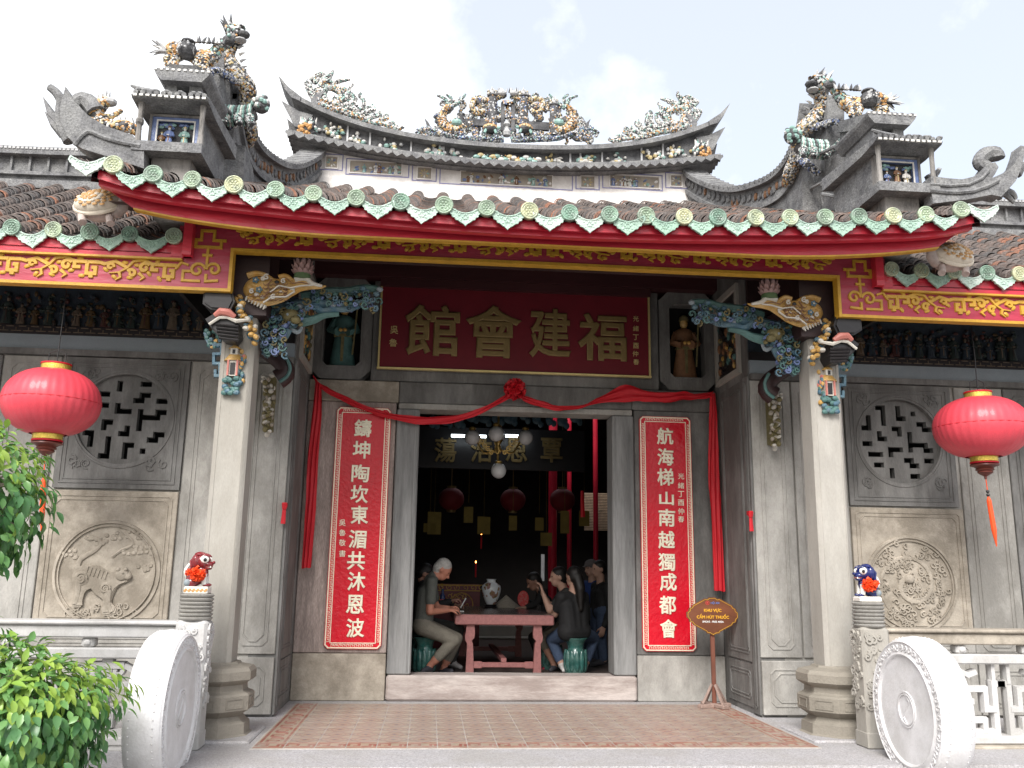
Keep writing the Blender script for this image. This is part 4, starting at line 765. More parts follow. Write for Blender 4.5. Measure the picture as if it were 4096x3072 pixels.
# ------------------------------------------------------------------ descending ridges with swept ends, dragons, tigers, shrines
def xd(y): return 2.60 + (4.2 - y) * .15
pbr('mosaic_dark', (.10, .10, .105), .8, .3, 30, .6, 60, dirt=(.34, .34, .33), damt=.5, dscale=14)
for s in (-1, 1):
    top = [(4.3, 6.72), (3.9, 6.42), (3.4, 6.10), (2.9, 5.86), (2.4, 5.71), (2.05, 5.65), (1.8, 5.68), (1.62, 5.80), (1.5, 5.95), (1.42, 6.15)]
    cu = [Vector((a, c)) for a, c in [(v.x, v.y) for v in catmull([Vector((p[0], p[1], 0)) for p in top], 4)]]
    def strip(b, off_t, off_b, w, k=0, y_stop=9, dx=0):
        vs = []; pts = [p for p in cu if p.x >= y_stop or True]
        for p in pts:
            for (e, o) in ((-1, off_b), (-1, off_t), (1, off_t), (1, off_b)): vs.append((s * (xd(p.x) + e * w + dx), p.x, (p.y + o) if o > -5 else zr(3, p.x) - .05))
        n = len(pts); b.add(vs, [(i * 4 + j, i * 4 + (j + 1) % 4, (i + 1) * 4 + (j + 1) % 4, (i + 1) * 4 + j) for i in range(n - 1) for j in range(4)] + [(0, 1, 2, 3), (4 * n - 4, 4 * n - 3, 4 * n - 2, 4 * n - 1)], k)
    b = MB(); strip(b, 0, -.07, .16, 0); strip(b, -.05, -9, .09, 0); strip(b, -.28, -.34, .13, 0)
    for p in cu[::1]:
        if p.x < 1.65: continue
        for q in range(2): b.ell((s * (xd(p.x) - .095), p.x + q * .05, p.y - .17 + random.uniform(-.02, .02)), (.02, .05, .05), 6, 4, k=random.choice((1, 1, 2, 1)))
        b.box(s * (xd(p.x)) - .165, s * (xd(p.x)) + .165, p.x - .012, p.x + .012, p.y - .03, p.y + .006, k=1)
    DR = b.build('descending_ridge', ['mortar', 'mosaic_dark', 'brown_chip'], GH)
    # swept strips and stepped wedges in front
    b = MB(); x = s * 3.02
    def yz(pts, w, dx=0, k=0): xa, xb = sorted((x + dx - w, x + dx + w)); b.prismx(pts, xa, xb, k)
    yz([(1.5, 5.0), (1.62, 5.75), (1.42, 6.02), (1.22, 6.28), (1.15, 6.40), (1.30, 5.98), (1.40, 5.6), (1.25, 5.0)], .05, 0)
    yz([(1.35, 4.95), (1.45, 5.5), (1.20, 5.95), (1.05, 6.2), (1.12, 5.8), (1.22, 5.4), (1.05, 4.85)], .09, s * .06)
    yz([(2.0, 5.1), (1.7, 5.32), (1.30, 5.36), (1.32, 4.9), (1.5, 4.8)], .14, -s * .10); yz([(1.4, 4.9), (1.1, 5.25), (.55, 5.02), (.1, 4.70), (.0, 4.35), (.8, 4.5)], .12, s * .06)
    yz([(1.28, 5.30), (1.10, 5.55), (.62, 5.42), (.45, 5.15), (.55, 5.0)], .10, s * .10); yz([(1.05, 5.52), (.95, 5.78), (.50, 5.60), (.50, 5.40)], .085, s * .12); yz([(.98, 5.75), (.9, 5.83), (.35, 5.62), (.42, 5.50)], .12, s * .12)
    for (p0_, p1_) in (((1.35, 5.30), (.45, 5.12)), ((1.1, 5.56), (.5, 5.40)), ((1.05, 5.22), (.10, 4.72)), ((1.05, 5.12), (.10, 4.62)), ((1.9, 5.36), (1.3, 5.37))):
        for dx in (-.15 * s, .20 * s): b.tube([(x + dx, p0_[0], p0_[1]), (x + dx, p1_[0], p1_[1])], .018, 6)
    b.build('ridge_end_steps', 'mortar', DR, loc=(0, 0, -.10 if s < 0 else -.16))
    # dragon climbing the swept end
    dr = MB(); def_ = lambda dx, y, z: Vector((s * (2.97 + dx), y, z))
    mos(dr, [def_(-.05, 1.9, 5.72), def_(-.14, 1.72, 5.78), def_(-.12, 1.5, 5.95), def_(-.16, 1.36, 6.08), def_(-.04, 1.25, 6.20), def_(.04, 1.22, 6.34), def_(-.02, 1.18, 6.46)], [.04, .07, .075, .08, .085, .075, .06], (2, 0, 4, 0, 6, 5), .026, 41, 9, 1.5)
    hd = def_(-.06, 1.13, 6.50); dr.ell(hd, (.095, .12, .07), 10, 7, k=5); dr.ell(hd + Vector((-s * .09, -.08, -.02)), (.06, .06, .035), 9, 6, k=5); dr.ell(hd + Vector((-s * .06, -.06, -.07)), (.06, .06, .02), 8, 5, k=6)
    for e in (-1, 1): dr.ell(hd + Vector((-s * .04, -.1, .04 + .0 * e)), .024, 7, 5, k=0)
    for i in range(26): spike(dr, hd + Vector((s * .03 + random.uniform(-.05, .06), random.uniform(-.06, .06), .03)), (s * .5 + random.uniform(-.5, .5), random.uniform(-.3, .3), 1), random.uniform(.1, .2), .026, random.choice((5, 5, 6, 0)))
    chips_on(dr, [hd + Vector((-s * .06, -.05, 0)), hd + Vector((s * .06, -.02, .03))], .085, (5, 6, 0, 1, 2), .03, 9, 1.5)
    for i in range(14): p = def_(-.13 + .004 * i, 1.75 - .045 * i, 5.82 + .045 * i); spike(dr, p, (-s, -.2, .3), .07, .018, random.choice((5, 6, 0)))
    mos(dr, [def_(-.05, 1.25, 6.1), def_(.06, 1.0, 6.05), def_(.12, .95, 5.95)], [.04, .025], (0, 3, 6), .02, 43); mos(dr, [def_(-.12, 1.5, 5.9), def_(-.1, 1.3, 5.7), def_(-.02, 1.25, 5.6)], [.05, .03], (3, 6, 0), .022, 44)
    dr.build('dragon_figure', CHIPS, None, loc=(0, 0, -.19 if s < 0 else -.33), label='mosaic dragon rearing up the swept roof ridge above the %s' % ('porcelain tiger and tiger medallion side' if s < 0 else 'tiger and no-smoking sign side'), cat='roof ornament', group='dragons on the side ridges')
    # orange-scaled beast carrying a dark drum on the step top
    b = MB(); q = lambda dx, y, z: Vector((s * (3.12 + dx), y, z))
    mos(b, [q(-.10, .80, 6.02), q(-.02, .75, 5.95), q(.08, .72, 5.97), q(.2, .7, 6.0), q(.27, .7, 5.98)], [.06, .085, .05, .07, .05], (2, 4, 2, 0), .03, 51, 8, 1.4)
    b.lathe([(.03, -.08), (.07, -.055), (.085, 0), (.07, .05), (.045, .07), (.065, .085), (.06, .10)], 9, q(.09, .66, 5.97), k=5); chips_on(b, [q(.09, .6, 5.92), q(.09, .6, 6.0)], .07, (5, 6, 6), .022, 5, .6); mos(b, [q(-.10, .8, 6.02), q(-.16, .8, 6.12), q(-.22, .8, 6.16)], [.06, .035], (1, 2, 0), .028, 52); b.ell(q(-.24, .76, 6.17), (.06, .05, .045), 9, 6, k=5); b.ell(q(-.25, .71, 6.19), .02, 6, 5, k=1)
    for dx in (-.08, -.02, .18, .24): mos(b, [q(dx, .72, 5.95), q(dx + .02, .68, 5.88), q(dx - .01, .68, 5.79)], [.05, .026], (2, 4, 0, 6), .022, int(60 + dx * 50), 7, 1.2)
    for i in range(16): spike(b, q(.29, .7, 5.98), (s * random.uniform(.3, 1), random.uniform(-.3, .3), random.uniform(-.3, 1)), random.uniform(.1, .17), .024, random.choice((0, 6, 5)))
    for i in range(9): spike(b, q(-.2 + .03 * i, .72, 6.1 + .0 * i), (random.uniform(-.6, .6), 0, 1), .07, .018, random.choice((5, 6)))
    b.build('beast_figure', CHIPS, None, loc=(0, 0, -.13 if s < 0 else -.19), label='orange-scaled beast carrying a drum above the %s shrine' % ('two-robed-figures' if s < 0 else 'group-scene'), cat='roof ornament', group='beasts on the side ridges')
    # striped tiger lower down
    b = MB(); q = lambda dx, y, z: Vector((s * (2.86 + dx), y, z))
    body = catmull([q(.10, 1.12, 5.46), q(.02, 1.10, 5.45), q(-.10, 1.12, 5.47), q(-.17, 1.15, 5.52)], 5); b.tube(body, [.085, .09, .08, .07] if 0 else [.09, .07], 9, k=5)
    for i, p in enumerate(body): 
        for a in range(-3, 4): d = Vector((0, -cos(a * .45), sin(a * .45))); b.ell(p + d * .085, (.012, .022, .03), 5, 4, k=(1, 0, 1, 5)[i % 4])
    hd = q(-.25, 1.08, 5.58); b.ell(hd, .085, 9, 6, k=5)
    for i in range(22): d = Vector((random.gauss(0, 1), -abs(random.gauss(0, 1)), random.gauss(0, 1))).normalized(); b.ell(hd + d * .078, .026, 6, 4, k=random.choice((1, 1, 6, 5, 0)))
    for dx in (-.16, -.05, .08): mos(b, [q(dx, 1.05, 5.42), q(dx - .02, 1.0, 5.36), q(dx - .04, .97, 5.31)], [.045, .022], (1, 5, 0, 6), .02, int(70 + dx * 50), 7, 1.3)
    mos(b, [q(.12, 1.15, 5.48), q(.22, 1.15, 5.52), q(.28, 1.15, 5.62)], [.035, .02], (1, 0), .02, 61); b.build('tiger_figure', CHIPS, None, label='green-striped porcelain tiger on the roof ridge %s' % ('nearest the two-robed-figures shrine' if s < 0 else 'nearest the shrine with a group scene'), cat='roof ornament', group='tigers on the side ridges')
    # little roof shrine
    RS = thing('roof_shrine', (s * 3.03, 0, 4.2), 'small two-tier stone roof shrine with %s' % ('two robed figures in its picture box' if s < 0 else 'a group scene in its picture box'), 'roof shrine', 'roof shrines on the front corners')
    cx = s * 3.0; b = MB(); b.box(cx - .15, cx + .15, -.15, .6, 4.02, 4.449); b.build('pier', 'mortar_stained', RS)
    x0, x1 = sorted((s * 2.74, s * 3.27)); b = MB(); b.box(x0, x1, -.28, .75, 4.45, 4.53); b.build('floor_slab', 'mortar', RS)
    b = MB(); b.box(cx - .205, cx + .205, -.07, .65, 4.531, 4.86); b.build('box', 'mortar', RS)
    bx = MB(); pw, ph = .145, .115; pz = 4.675; pc = cx
    for (a, c, d, e) in ((pc - pw - .04, pc + pw + .04, pz - ph - .028, pz - ph), (pc - pw - .04, pc + pw + .04, pz + ph, pz + ph + .03), (pc - pw - .04, pc - pw, pz - ph, pz + ph), (pc + pw, pc + pw + .04, pz - ph, pz + ph)): bx.box(a, c, -.115, -.07, d, e, k=0)
    for (a, c, d, e) in ((pc - pw - .06, pc + pw + .06, pz + ph + .03, pz + ph + .05), (pc - pw - .06, pc - pw - .04, pz - ph - .028, pz + ph + .03), (pc + pw + .04, pc + pw + .06, pz - ph - .028, pz + ph + .03)): bx.box(a, c, -.125, -.07, d, e, k=2)
    bx.ribbon([(pc - pw, pz - ph), (pc + pw, pz - ph), (pc + pw, pz + ph), (pc - pw, pz + ph)], .014, -.116, .006, k=1, closed=True); bx.build('picture_frame', ['blue_chip', 'white_chip', 'mortar_stained'], RS)
    b = MB(); b.box(pc - pw, pc + pw, -.0725, -.0701, pz - ph, pz + ph, k=4)
    if s < 0: robed(b, (pc - .05, -.105, pz - ph), .19, 0, 3, 5); robed(b, (pc + .07, -.105, pz - ph), .19, 1, 3, 2); robed(b, (pc - .11, -.095, pz - ph), .14, 5, 3, 2)
    else: robed(b, (pc - .09, -.105, pz - ph), .15, 0, 3, 5); robed(b, (pc, -.105, pz - ph + .04), .15, 5, 3, 2); robed(b, (pc + .08, -.105, pz - ph), .17, 3, 3, 2); b.box(pc - .03, pc + .03, -.12, -.09, pz - ph, pz - ph + .05, k=3)
    for i in range(14): b.ell((random.uniform(pc - pw, pc + pw), -.085, pz + ph - .02 - .04 * random.random() ** 2), (.025, .012, .015), 6, 4, k=random.choice((1, 0, 1)))
    b.build('picture_figures', ['blue_chip', 'teal_chip', 'yellow_chip', 'white_chip', 'mortar_dark', 'brown_chip'], RS)
    b = MB(); x0, x1 = sorted((s * 2.71, s * 3.29)); b.prismx([(-.32, 4.865), (-.34, 4.885), (-.30, 4.91), (.7, 4.99), (.7, 4.87), (-.07, 4.845)], x0, x1)
    for i in range(11): xx = x0 + .03 + (x1 - x0 - .06) * i / 10; b.tube([(xx, -.34, 4.905), (xx, .6, 4.98)], .020, 6)
    b.tube([(x0 - .02, -.31, 4.97), (x0 + .08, -.31, 4.93), (x0 + .2, -.31, 4.925)], [.010, .028, .018], 6)
    for i in range(9): b.ell((random.uniform(x0, x1), -.31, 4.93), (.03, .03, .018), 6, 4)
    b.build('lower_roof', 'mortar', RS)
    b = MB()
    for i in range(12): xx = x0 + .03 + (x1 - x0 - .06) * i / 11; b.box(xx - .014, xx + .014, -.35, -.338, 4.868 + .003 * sin(i * 7), 4.886, k=0)
    b.build('lower_roof_drips', 'white_chip', RS, kind='stuff')
    for e in (-1, 1):
        b = MB(); b.lathe([(.026, 0), (.02, .1), (.02, .25), (.026, .34)], 8, (cx + e * .235, -.25, 4.53))
        if s < 0 and e < 0: b.ell((cx - .235, -.25, 4.70), (.034, .034, .04), 8, 5)
        b.build('post', 'mortar_stained', RS)
    b = MB()
    for (a, c) in ((-.14, -.055), (.045, .14)): b.box(cx + a, cx + c, -.02, .5, 4.93, 5.19)
    b.box(cx - .12, cx + .12, .2, .5, 4.93, 5.19); b.build('upper_box', 'mortar', RS, loc=(0, 0, -.035))
    b = MB(); ux = .16; b.prism([(cx - ux, 5.19), (cx + ux, 5.19), (cx + ux + .05, 5.25), (cx + ux + .06, 5.275), (cx + ux + .06, 5.295), (cx - ux - .06, 5.295), (cx - ux - .06, 5.275), (cx - ux - .05, 5.25)], -.10, .55)
    for i in range(9): b.ell((cx + random.uniform(-.2, .2), -.07, 5.30), (.03, .03, .014), 6, 4)
    b.build('upper_roof', 'mortar', RS, loc=(0, 0, -.035))
    b = MB()
    for i in range(10): xx = cx - ux - .05 + (2 * ux + .1) * i / 9; b.box(xx - .011, xx + .011, -.108, -.0985, 5.275, 5.292)
    b.build('upper_roof_drips', 'white_chip', RS, kind='stuff', loc=(0, 0, -.035)); RS.location.z -= .045
    # upturned corner ridge
    CRN = MB(); q = (lambda x, y: P('L', x, y, -.22)) if s < 0 else None
    outl = [(1065, 1340), (950, 1230), (700, 1150), (520, 1040), (380, 900), (300, 760), (245, 960), (250, 1090), (310, 1240), (400, 1330), (470, 1370), (700, 1440), (1065, 1560)]
    pts = [P('L', *o, -.22) for o in outl]
    if s < 0:
        CRN.prism([(p.x * -s, p.z) for p in pts] if s > 0 else [(p.x, p.z) for p in pts], -.27, -.12)
        horn = [P('L', *o, -.22) for o in ((300, 1250), (230, 1100), (210, 960), (215, 850), (170, 770), (105, 715))]; CRN.tube([(p.x * -s if s > 0 else p.x, -.19, p.z) for p in catmull(horn, 4)], [.05, .03], 8)
        for tip in (((250, 1110), (120, 980), (45, 820)), ((250, 1180), (150, 1080), (60, 960))): w_ = [P('L', *o, -.1) for o in tip]; CRN.tube([(p.x * -s if s > 0 else p.x, -.08, p.z) for p in w_], [.05, .035, .003], 5)
        cl = [P('L', *o, -.22) for o in ((480, 1120), (380, 1000), (360, 900), (440, 840), (520, 900), (560, 960))]; CRN.tube([(p.x * -s if s > 0 else p.x, -.19, p.z) for p in catmull(cl, 3)], [.06, .075, .07] if 0 else [.055, .075], 8)
        rr = [P('L', *o, -.3) for o in ((350, 1290), (480, 1160), (640, 1215), (800, 1260), (1000, 1300))]
        CRN.tube([(p.x * -s if s > 0 else p.x, -.275, p.z) for p in catmull(rr, 3)], .018, 6)
    else:
        out = [P('Q', *o, -.22) for o in ((540, 290), (700, 312), (850, 325), (960, 300), (1060, 240), (1110, 170), (1190, 150), (1225, 200), (1190, 270), (1160, 310), (1240, 275), (1330, 230), (1390, 170), (1430, 60), (1450, -20), (1490, -10), (1480, 120), (1440, 250), (1400, 340), (1330, 420), (1250, 500), (1150, 480), (900, 530), (560, 570), (540, 420))]
        CRN.prism([(p.x, p.z) for p in out], -.27, -.14)
        CRN.tube([P('Q', *o, -.275) for o in ((560, 410), (700, 430), (860, 435), (1000, 420), (1150, 370), (1260, 310))], .018, 6); CRN.tube([P('Q', *o, -.275) for o in ((560, 350), (760, 365), (960, 350), (1090, 290), (1160, 210))], .014, 6)
        CRN.tube(catmull([P('Q', *o, -.2) for o in ((1160, 230), (1130, 170), (1080, 150), (1070, 100), (1140, 40), (1220, 40), (1240, 90))], 3), [.05, .07], 8)
        for tip in (((1250, 480), (1300, 440), (1360, 480), (1420, 540)), ((1300, 420), (1400, 440), (1440, 500)), ((1450, 250), (1500, 180), (1521, 130))): CRN.tube(catmull([P('Q', *o, -.12) for o in tip], 3), [.04, .015], 6)
    CRN.build('corner_ridge', 'mortar', GH)
    b = MB()
    if s < 0:
        w_ = lambda x, y: P('L', x, y, -.16); mos(b, [w_(1000, 1180), w_(900, 1130), w_(800, 1120), w_(700, 1130), w_(600, 1060), w_(570, 980), w_(640, 900), w_(700, 880)], [.03, .045, .045, .05, .06, .06, .045, .035], (2, 4, 0, 2), .026, 71, 8, 1.3); b.ell(w_(710, 880) , (.06, .05, .035), 8, 5, k=6)
        for (x, y) in ((620, 800), (660, 790), (690, 800), (580, 830)): spike(b, w_(x, y + 60), (.1, 0, 1), .09, .02, random.choice((0, 6, 4)))
        mos(b, [w_(640, 1040), w_(740, 1020), w_(830, 960)], [.03, .012], (2, 4), .02, 72)
        for i in range(9): spike(b, w_(690 + 30 * i, 1090), (random.uniform(-.4, .4), 0, 1), .07, .02, random.choice((0, 6)))
        b.build('small_dragon', CHIPS, None, label='small orange and white mosaic dragon on the upturned corner beside the two-robed-figures shrine', cat='roof ornament')
    else:
        w_ = lambda x, y: P('Q', x, y, -.16); mos(b, [w_(560, 290), w_(620, 250), w_(660, 190)], [.03, .012], (6, 5), .02, 73, core=5)
        mos(b, [w_(540, 300), w_(590, 270), w_(630, 280)], [.035, .02], (5, 5, 6), .022, 74)
        b.build('cloud_finial', CHIPS, None, label='small dark weathered stub ornament on the corner ridge beside the group-scene shrine', cat='roof ornament')
# ------------------------------------------------------------------ turtles at the roof junctions
pbr('shell', (.62, .55, .45), .55, .12, 9, .3, 40); pbr('shell_spot', (.45, .25, .09), .5, .3, 12, .2, 40); pbr('turtle_skin', (.42, .35, .32), .7, .25, 14, .4, 40)
for s in (-1, 1):
    c = P('a', 650, 1310, -.02) if s < 0 else P('Q', 760, 1060, -.02)
    b = MB(); Mx = Matrix.Rotation(s * .18, 3, 'Y') @ Matrix.Rotation(1.05, 3, 'X'); c = c + Vector((0, -.04, -.02))
    b.ell(c, (.185, .115, .085), 20, 10, Mx, k=0); b.lathe([(.16, -.03), (.20, -.02), (.195, -.004), (.15, .012)], 24, c, Mx @ Matrix.Diagonal((1, .66, 1)), k=0)
    for i in range(46):
        a = i * 2.4; q = sqrt((i + .5) / 46) * .84; d = Vector((.185 * q * cos(a), .115 * q * sin(a), .085 * sqrt(1 - q * q))); b.ell(c + Mx @ d, (.022, .018, .006), 6, 4, Mx, k=1 if i % 5 else 0)
    hx = c + Vector((-s * .205, -.03, .055)); b.tube([c + Vector((-s * .13, .03, -.07)), c + Vector((-s * .19, -.01, -.04)), hx], [.05, .046, .036], 9, k=2); b.ell(hx + Vector((0, -.01, .03)), (.036, .042, .04), 9, 6, k=2); b.tube([hx + Vector((0, -.02, .04)), hx + Vector((0, -.035, .09)), hx + Vector((s * -.005, -.03, .13))], [.03, .022, .005], 6, k=0)
    b.box(hx.x - .034, hx.x + .034, hx.y - .052, hx.y - .015, hx.z - .012, hx.z + .010, k=3)
    b.ell(c + Vector((0, .06, -.08)), (.13, .07, .055), 12, 7, k=2)
    for e in (-.55, .5): b.tube([c + Vector((e * .18, .03, -.09)), c + Vector((e * .2, -.01, -.12)), c + Vector((e * .2 - s * .03, -.05, -.19))], [.036, .03, .032], 8, k=2)
    b.build('turtle_figure', ['shell', 'shell_spot', 'turtle_skin', 'blue_chip'], None, smooth=50, label='spotted ceramic turtle perched on the lower roof edge %s' % ('beside the tiger-medallion wing' if s < 0 else 'beside the cloud-dragon-medallion wing'), cat='turtle', group='turtles on the wing eaves')
CR['pl'] = (1280, 1650, .5725); CR['pr'] = (2540, 1650, .5725); CR['C'] = (1100, 1350, .40687); CR['D'] = (2200, 1350, .40687)
# ------------------------------------------------------------------ name plaque above the door
PQ = thing('name_plaque', (-.02, 2.4, 3.35), 'wide dark red plaque with four large gold characters above the door', 'plaque')
b = MB(); b.box(-1.465, 1.425, 2.38, 2.449, 3.355, 4.24); b.build('board', 'red_plaque', PQ)
b = MB(); b.box(-1.49, 1.45, 2.355, 2.40, 3.335, 3.355); b.box(-1.485, -1.466, 2.36, 2.40, 3.356, 4.24); b.box(1.426, 1.445, 2.36, 2.40, 3.356, 4.24); b.build('gilt_edge', 'gold_leaf', PQ)
b = MB(); b.box(-1.49, 1.45, 2.33, 2.45, 4.241, 4.33); b.build('top_rail', 'wood_maroon', PQ)
pbr('gold_dull', (.22, .155, .06), .45, .15, 8, .2, 50, metal=.3)
for ch, x, y, wpx, hpx in (('館', 588, 480, 365, 350), ('會', 985, 490, 372, 362), ('建', 1352, 500, 285, 340), ('福', 1690, 525, 335, 330)):
    p = P('e', x, y, 2.37); k = .6175 * 9.3 / CF
    me = text_mesh(ch, 'gold_dull', wpx * k, hpx * k, .022, .022); link('character', me, PQ, loc=(p.x, 2.381, p.z))
for ch, x, y in (('吳', 341, 477), ('魯', 335, 560), ('光', 1908, 405), ('緒', 1908, 468), ('丁', 1908, 525), ('酉', 1908, 580), ('仲', 1905, 632), ('春', 1910, 685)):
    p = P('e', x, y, 2.37); z = .085 if x < 900 else .062; link('small_character', text_mesh(ch, 'gold_leaf', z, z, .008, .004), PQ, loc=(p.x, 2.381, p.z))
# ------------------------------------------------------------------ couplet boards
def couplet(s, chars, small, cr, ys, xs, sy, sx):
    T = thing('couplet_board', (s * 1.6, 2.42, .49), 'tall glossy red board with gold calligraphy %s' % ('on the pink stone slab' if s < 0 else 'on the dark stone slab behind the no-smoking sign'), 'couplet', 'couplet boards flanking the door')
    x0, x1 = sorted((s * 1.322, s * 1.884)); z0, z1 = .492, 2.925; c = .035
    oct_ = lambda d: [(x0 + c + d * .4, z0 + d), (x1 - c - d * .4, z0 + d), (x1 - d, z0 + c + d * .4), (x1 - d, z1 - c - d * .4), (x1 - c - d * .4, z1 - d), (x0 + c + d * .4, z1 - d), (x0 + d, z1 - c - d * .4), (x0 + d, z0 + c + d * .4)]
    b = MB(); b.prism(oct_(0), 2.415, 2.445); b.build('board', 'red_couplet', T)
    b = MB(); b.ribbon(oct_(.012), .014, 2.415, .006, closed=True); b.ribbon(oct_(.058), .010, 2.415, .005, closed=True)
    def key(a0, a1, cst, hor):
        n = int(abs(a1 - a0) / .036)
        for i in range(n):
            a = a0 + (a1 - a0) * i / n; st = (a1 - a0) / n; q = [(0, -.012), (0, .010), (.62, .010), (.62, -.004), (.32, -.004)]
            b.ribbon([((a + u * st, cst + v) if hor else (cst + v, a + u * st)) for u, v in q], .0055, 2.415, .004)
    key(x0 + .07, x1 - .07, z0 + .035, True); key(x0 + .07, x1 - .07, z1 - .035, True); key(z0 + .07, z1 - .07, x0 + .035, False); key(z0 + .07, z1 - .07, x1 - .035, False)
    b.build('fret_border', 'gold_pale', T)
    for i, ch in enumerate(chars):
        p = P(cr, xs[i], ys[i], 2.41); me = text_mesh(ch, 'gold_pale', .180 if ch not in '山丁' else .16, .184 if ch not in '山' else .14, .012, .022); link('character', me, T, loc=(p.x, 2.416, p.z), rot=(0, random.uniform(-.03, .03), 0))
    for i, ch in enumerate(small):
        p = P(cr, sx, sy[i], 2.41); link('small_character', text_mesh(ch, 'gold_pale', .066, .064, .008, .004), T, loc=(p.x, 2.416, p.z))
couplet(-1, '鑄坤陶坎東湄共沐恩波', '吳魯敬書', 'pl', [110, 260, 425, 570, 715, 885, 1035, 1180, 1340, 1505], [300, 290, 282, 275, 275, 262, 252, 255, 246, 246], [770, 840, 910, 985], 156)
couplet(1, '航海梯山南越獨成都會', '光緒丁酉仲春', 'pr', [165, 310, 450, 600, 735, 890, 1045, 1185, 1345, 1510], [210, 213, 213, 220, 222, 220, 222, 232, 228, 235], [445, 510, 570, 630, 690, 745], 322)
# ------------------------------------------------------------------ red swag
def cloth(b, top, bot, folds=3, amp=.012, n=8, ph=0):
    m = len(top); vs = []
    for i in range(m):
        for j in range(n + 1):
            t = j / n; p = Vector(top[i]).lerp(Vector(bot[i]), t); p.y += amp * (1 + .5 * sin(i * .83)) * sin(t * folds * pi + ph + i * .35) - .008 * sin(pi * t) + .005 * sin(i * 1.9 + j * 2.3); p.z += .004 * sin(i * 1.4 + j); vs.append(p)
    b.add(vs, [(i * (n + 1) + j, i * (n + 1) + j + 1, (i + 1) * (n + 1) + j + 1, (i + 1) * (n + 1) + j) for i in range(m - 1) for j in range(n)])
SW = thing('door_swag', (0, 2.35, 3.1), 'red silk swag with a rosette hung across the doorway, tails hanging both sides', 'swag')
YS = 2.33
top = catmull([P('C', *q, YS) for q in ((370, 365), (450, 450), (600, 530), (850, 650), (1100, 735), (1400, 775), (1700, 770), (1950, 720), (2212, 600), (2420, 470))], 4); bot = catmull([P('C', *q, YS) for q in ((375, 390), (440, 495), (590, 590), (830, 700), (1080, 785), (1380, 850), (1680, 850), (1950, 780), (2212, 650), (2420, 520))], 4)
b = MB(); cloth(b, top, bot, 3, .01); b.build('swag_cloth', 'red_silk', SW, smooth=1)
top = catmull([P('e', *q, YS) for q in ((1170, 900), (1280, 930), (1400, 968), (1560, 965), (1680, 910), (1840, 832), (1960, 868), (2100, 885), (2212, 880))] + [P('D', 1450, 555, YS), P('D', 1600, 525, YS)], 4); bot = catmull([P('e', *q, YS) for q in ((1170, 935), (1280, 975), (1420, 1003), (1560, 985), (1660, 955), (1840, 945), (1960, 940), (2100, 950), (2212, 935))] + [P('D', 1450, 610, YS), P('D', 1600, 585, YS)], 4)
b = MB(); cloth(b, top, bot, 4, .016); b.build('swag_cloth', 'red_silk', SW, smooth=1)
for tp, bt in (([(400, 430), (455, 480), 0], None), (None, None)):
    pass
l = catmull([P('C', 395, 440, YS), P('C', 365, 750, YS), P('C', 320, 1200, YS), P('v', 660, 1100, YS - .02), P('v', 651, 1228, YS - .02)], 5); r = catmull([P('C', 458, 470, YS), P('C', 460, 750, YS), P('C', 425, 1200, YS), P('v', 682, 1100, YS - .02), P('v', 672, 1226, YS - .02)], 5)
b = MB(); cloth(b, l, r, 5, .014, 10); b.build('swag_tail', 'red_silk', SW, smooth=1)
l = catmull([P('D', 1575, 560, YS), P('D', 1565, 900, YS), P('D', 1555, 1400, YS), P('v', 1535, 1100, YS - .02), P('v', 1543, 1275, YS - .02)], 5); r = catmull([P('D', 1622, 545, YS), P('D', 1645, 900, YS), P('D', 1670, 1400, YS), P('v', 1559, 1100, YS - .02), P('v', 1566, 1278, YS - .02)], 5)
b = MB(); cloth(b, l, r, 5, .014, 10); b.build('swag_tail', 'red_silk', SW, smooth=1)
def pompom(b, c, R, n, k=None, seed=1):
    rnd = random.Random(seed); c = Vector(c)
    for i in range(n):
        d = Vector((rnd.gauss(0, 1), rnd.gauss(-.3, 1), rnd.gauss(0, 1))).normalized(); u = d.orthogonal().normalized(); u = Matrix.Rotation(rnd.uniform(0, 6), 3, d) @ u; v = d.cross(u); r = R * rnd.uniform(.28, .45); p = c + d * R * .7
        vs = [p] + [p + (u * cos(a) + v * sin(a)) * r + d * (R * .3 + R * .16 * sin(3 * a + i)) for a in [2 * pi * j / 9 for j in range(9)]]
        b.add(vs, [(0, 1 + j, 1 + (j + 1) % 9) for j in range(9)], k)
    b.ell(c, R * .75, 10, 7, k=k)
b = MB(); pompom(b, P('v', 1112, 841, 2.28), .105, 60); b.build('rosette', 'red_silk', SW)
for s, vx, vy in ((-1, 615, 1088), (1, 1621, 1106)):
    p = P('v', vx, vy, 1.40); b = MB(); b.tube([p, p + Vector((0, 0, -.05))], [.028, .02], 6); b.tube([p + Vector((0, 0, -.05)), p + Vector((s * .004, 0, -.18))], [.016, .022], 7, flat=.6); b.box(p.x - .02, p.x + .02, 1.385, 1.45, p.z - .03, p.z + .01)
    b.build('red_tassel', 'red_silk', None, smooth=40, label='short red cloth tassel on the stone corner %s' % ('beside the pink slab' if s < 0 else 'beside the no-smoking sign'), cat='tassel', group='red tassels on the wall corners')
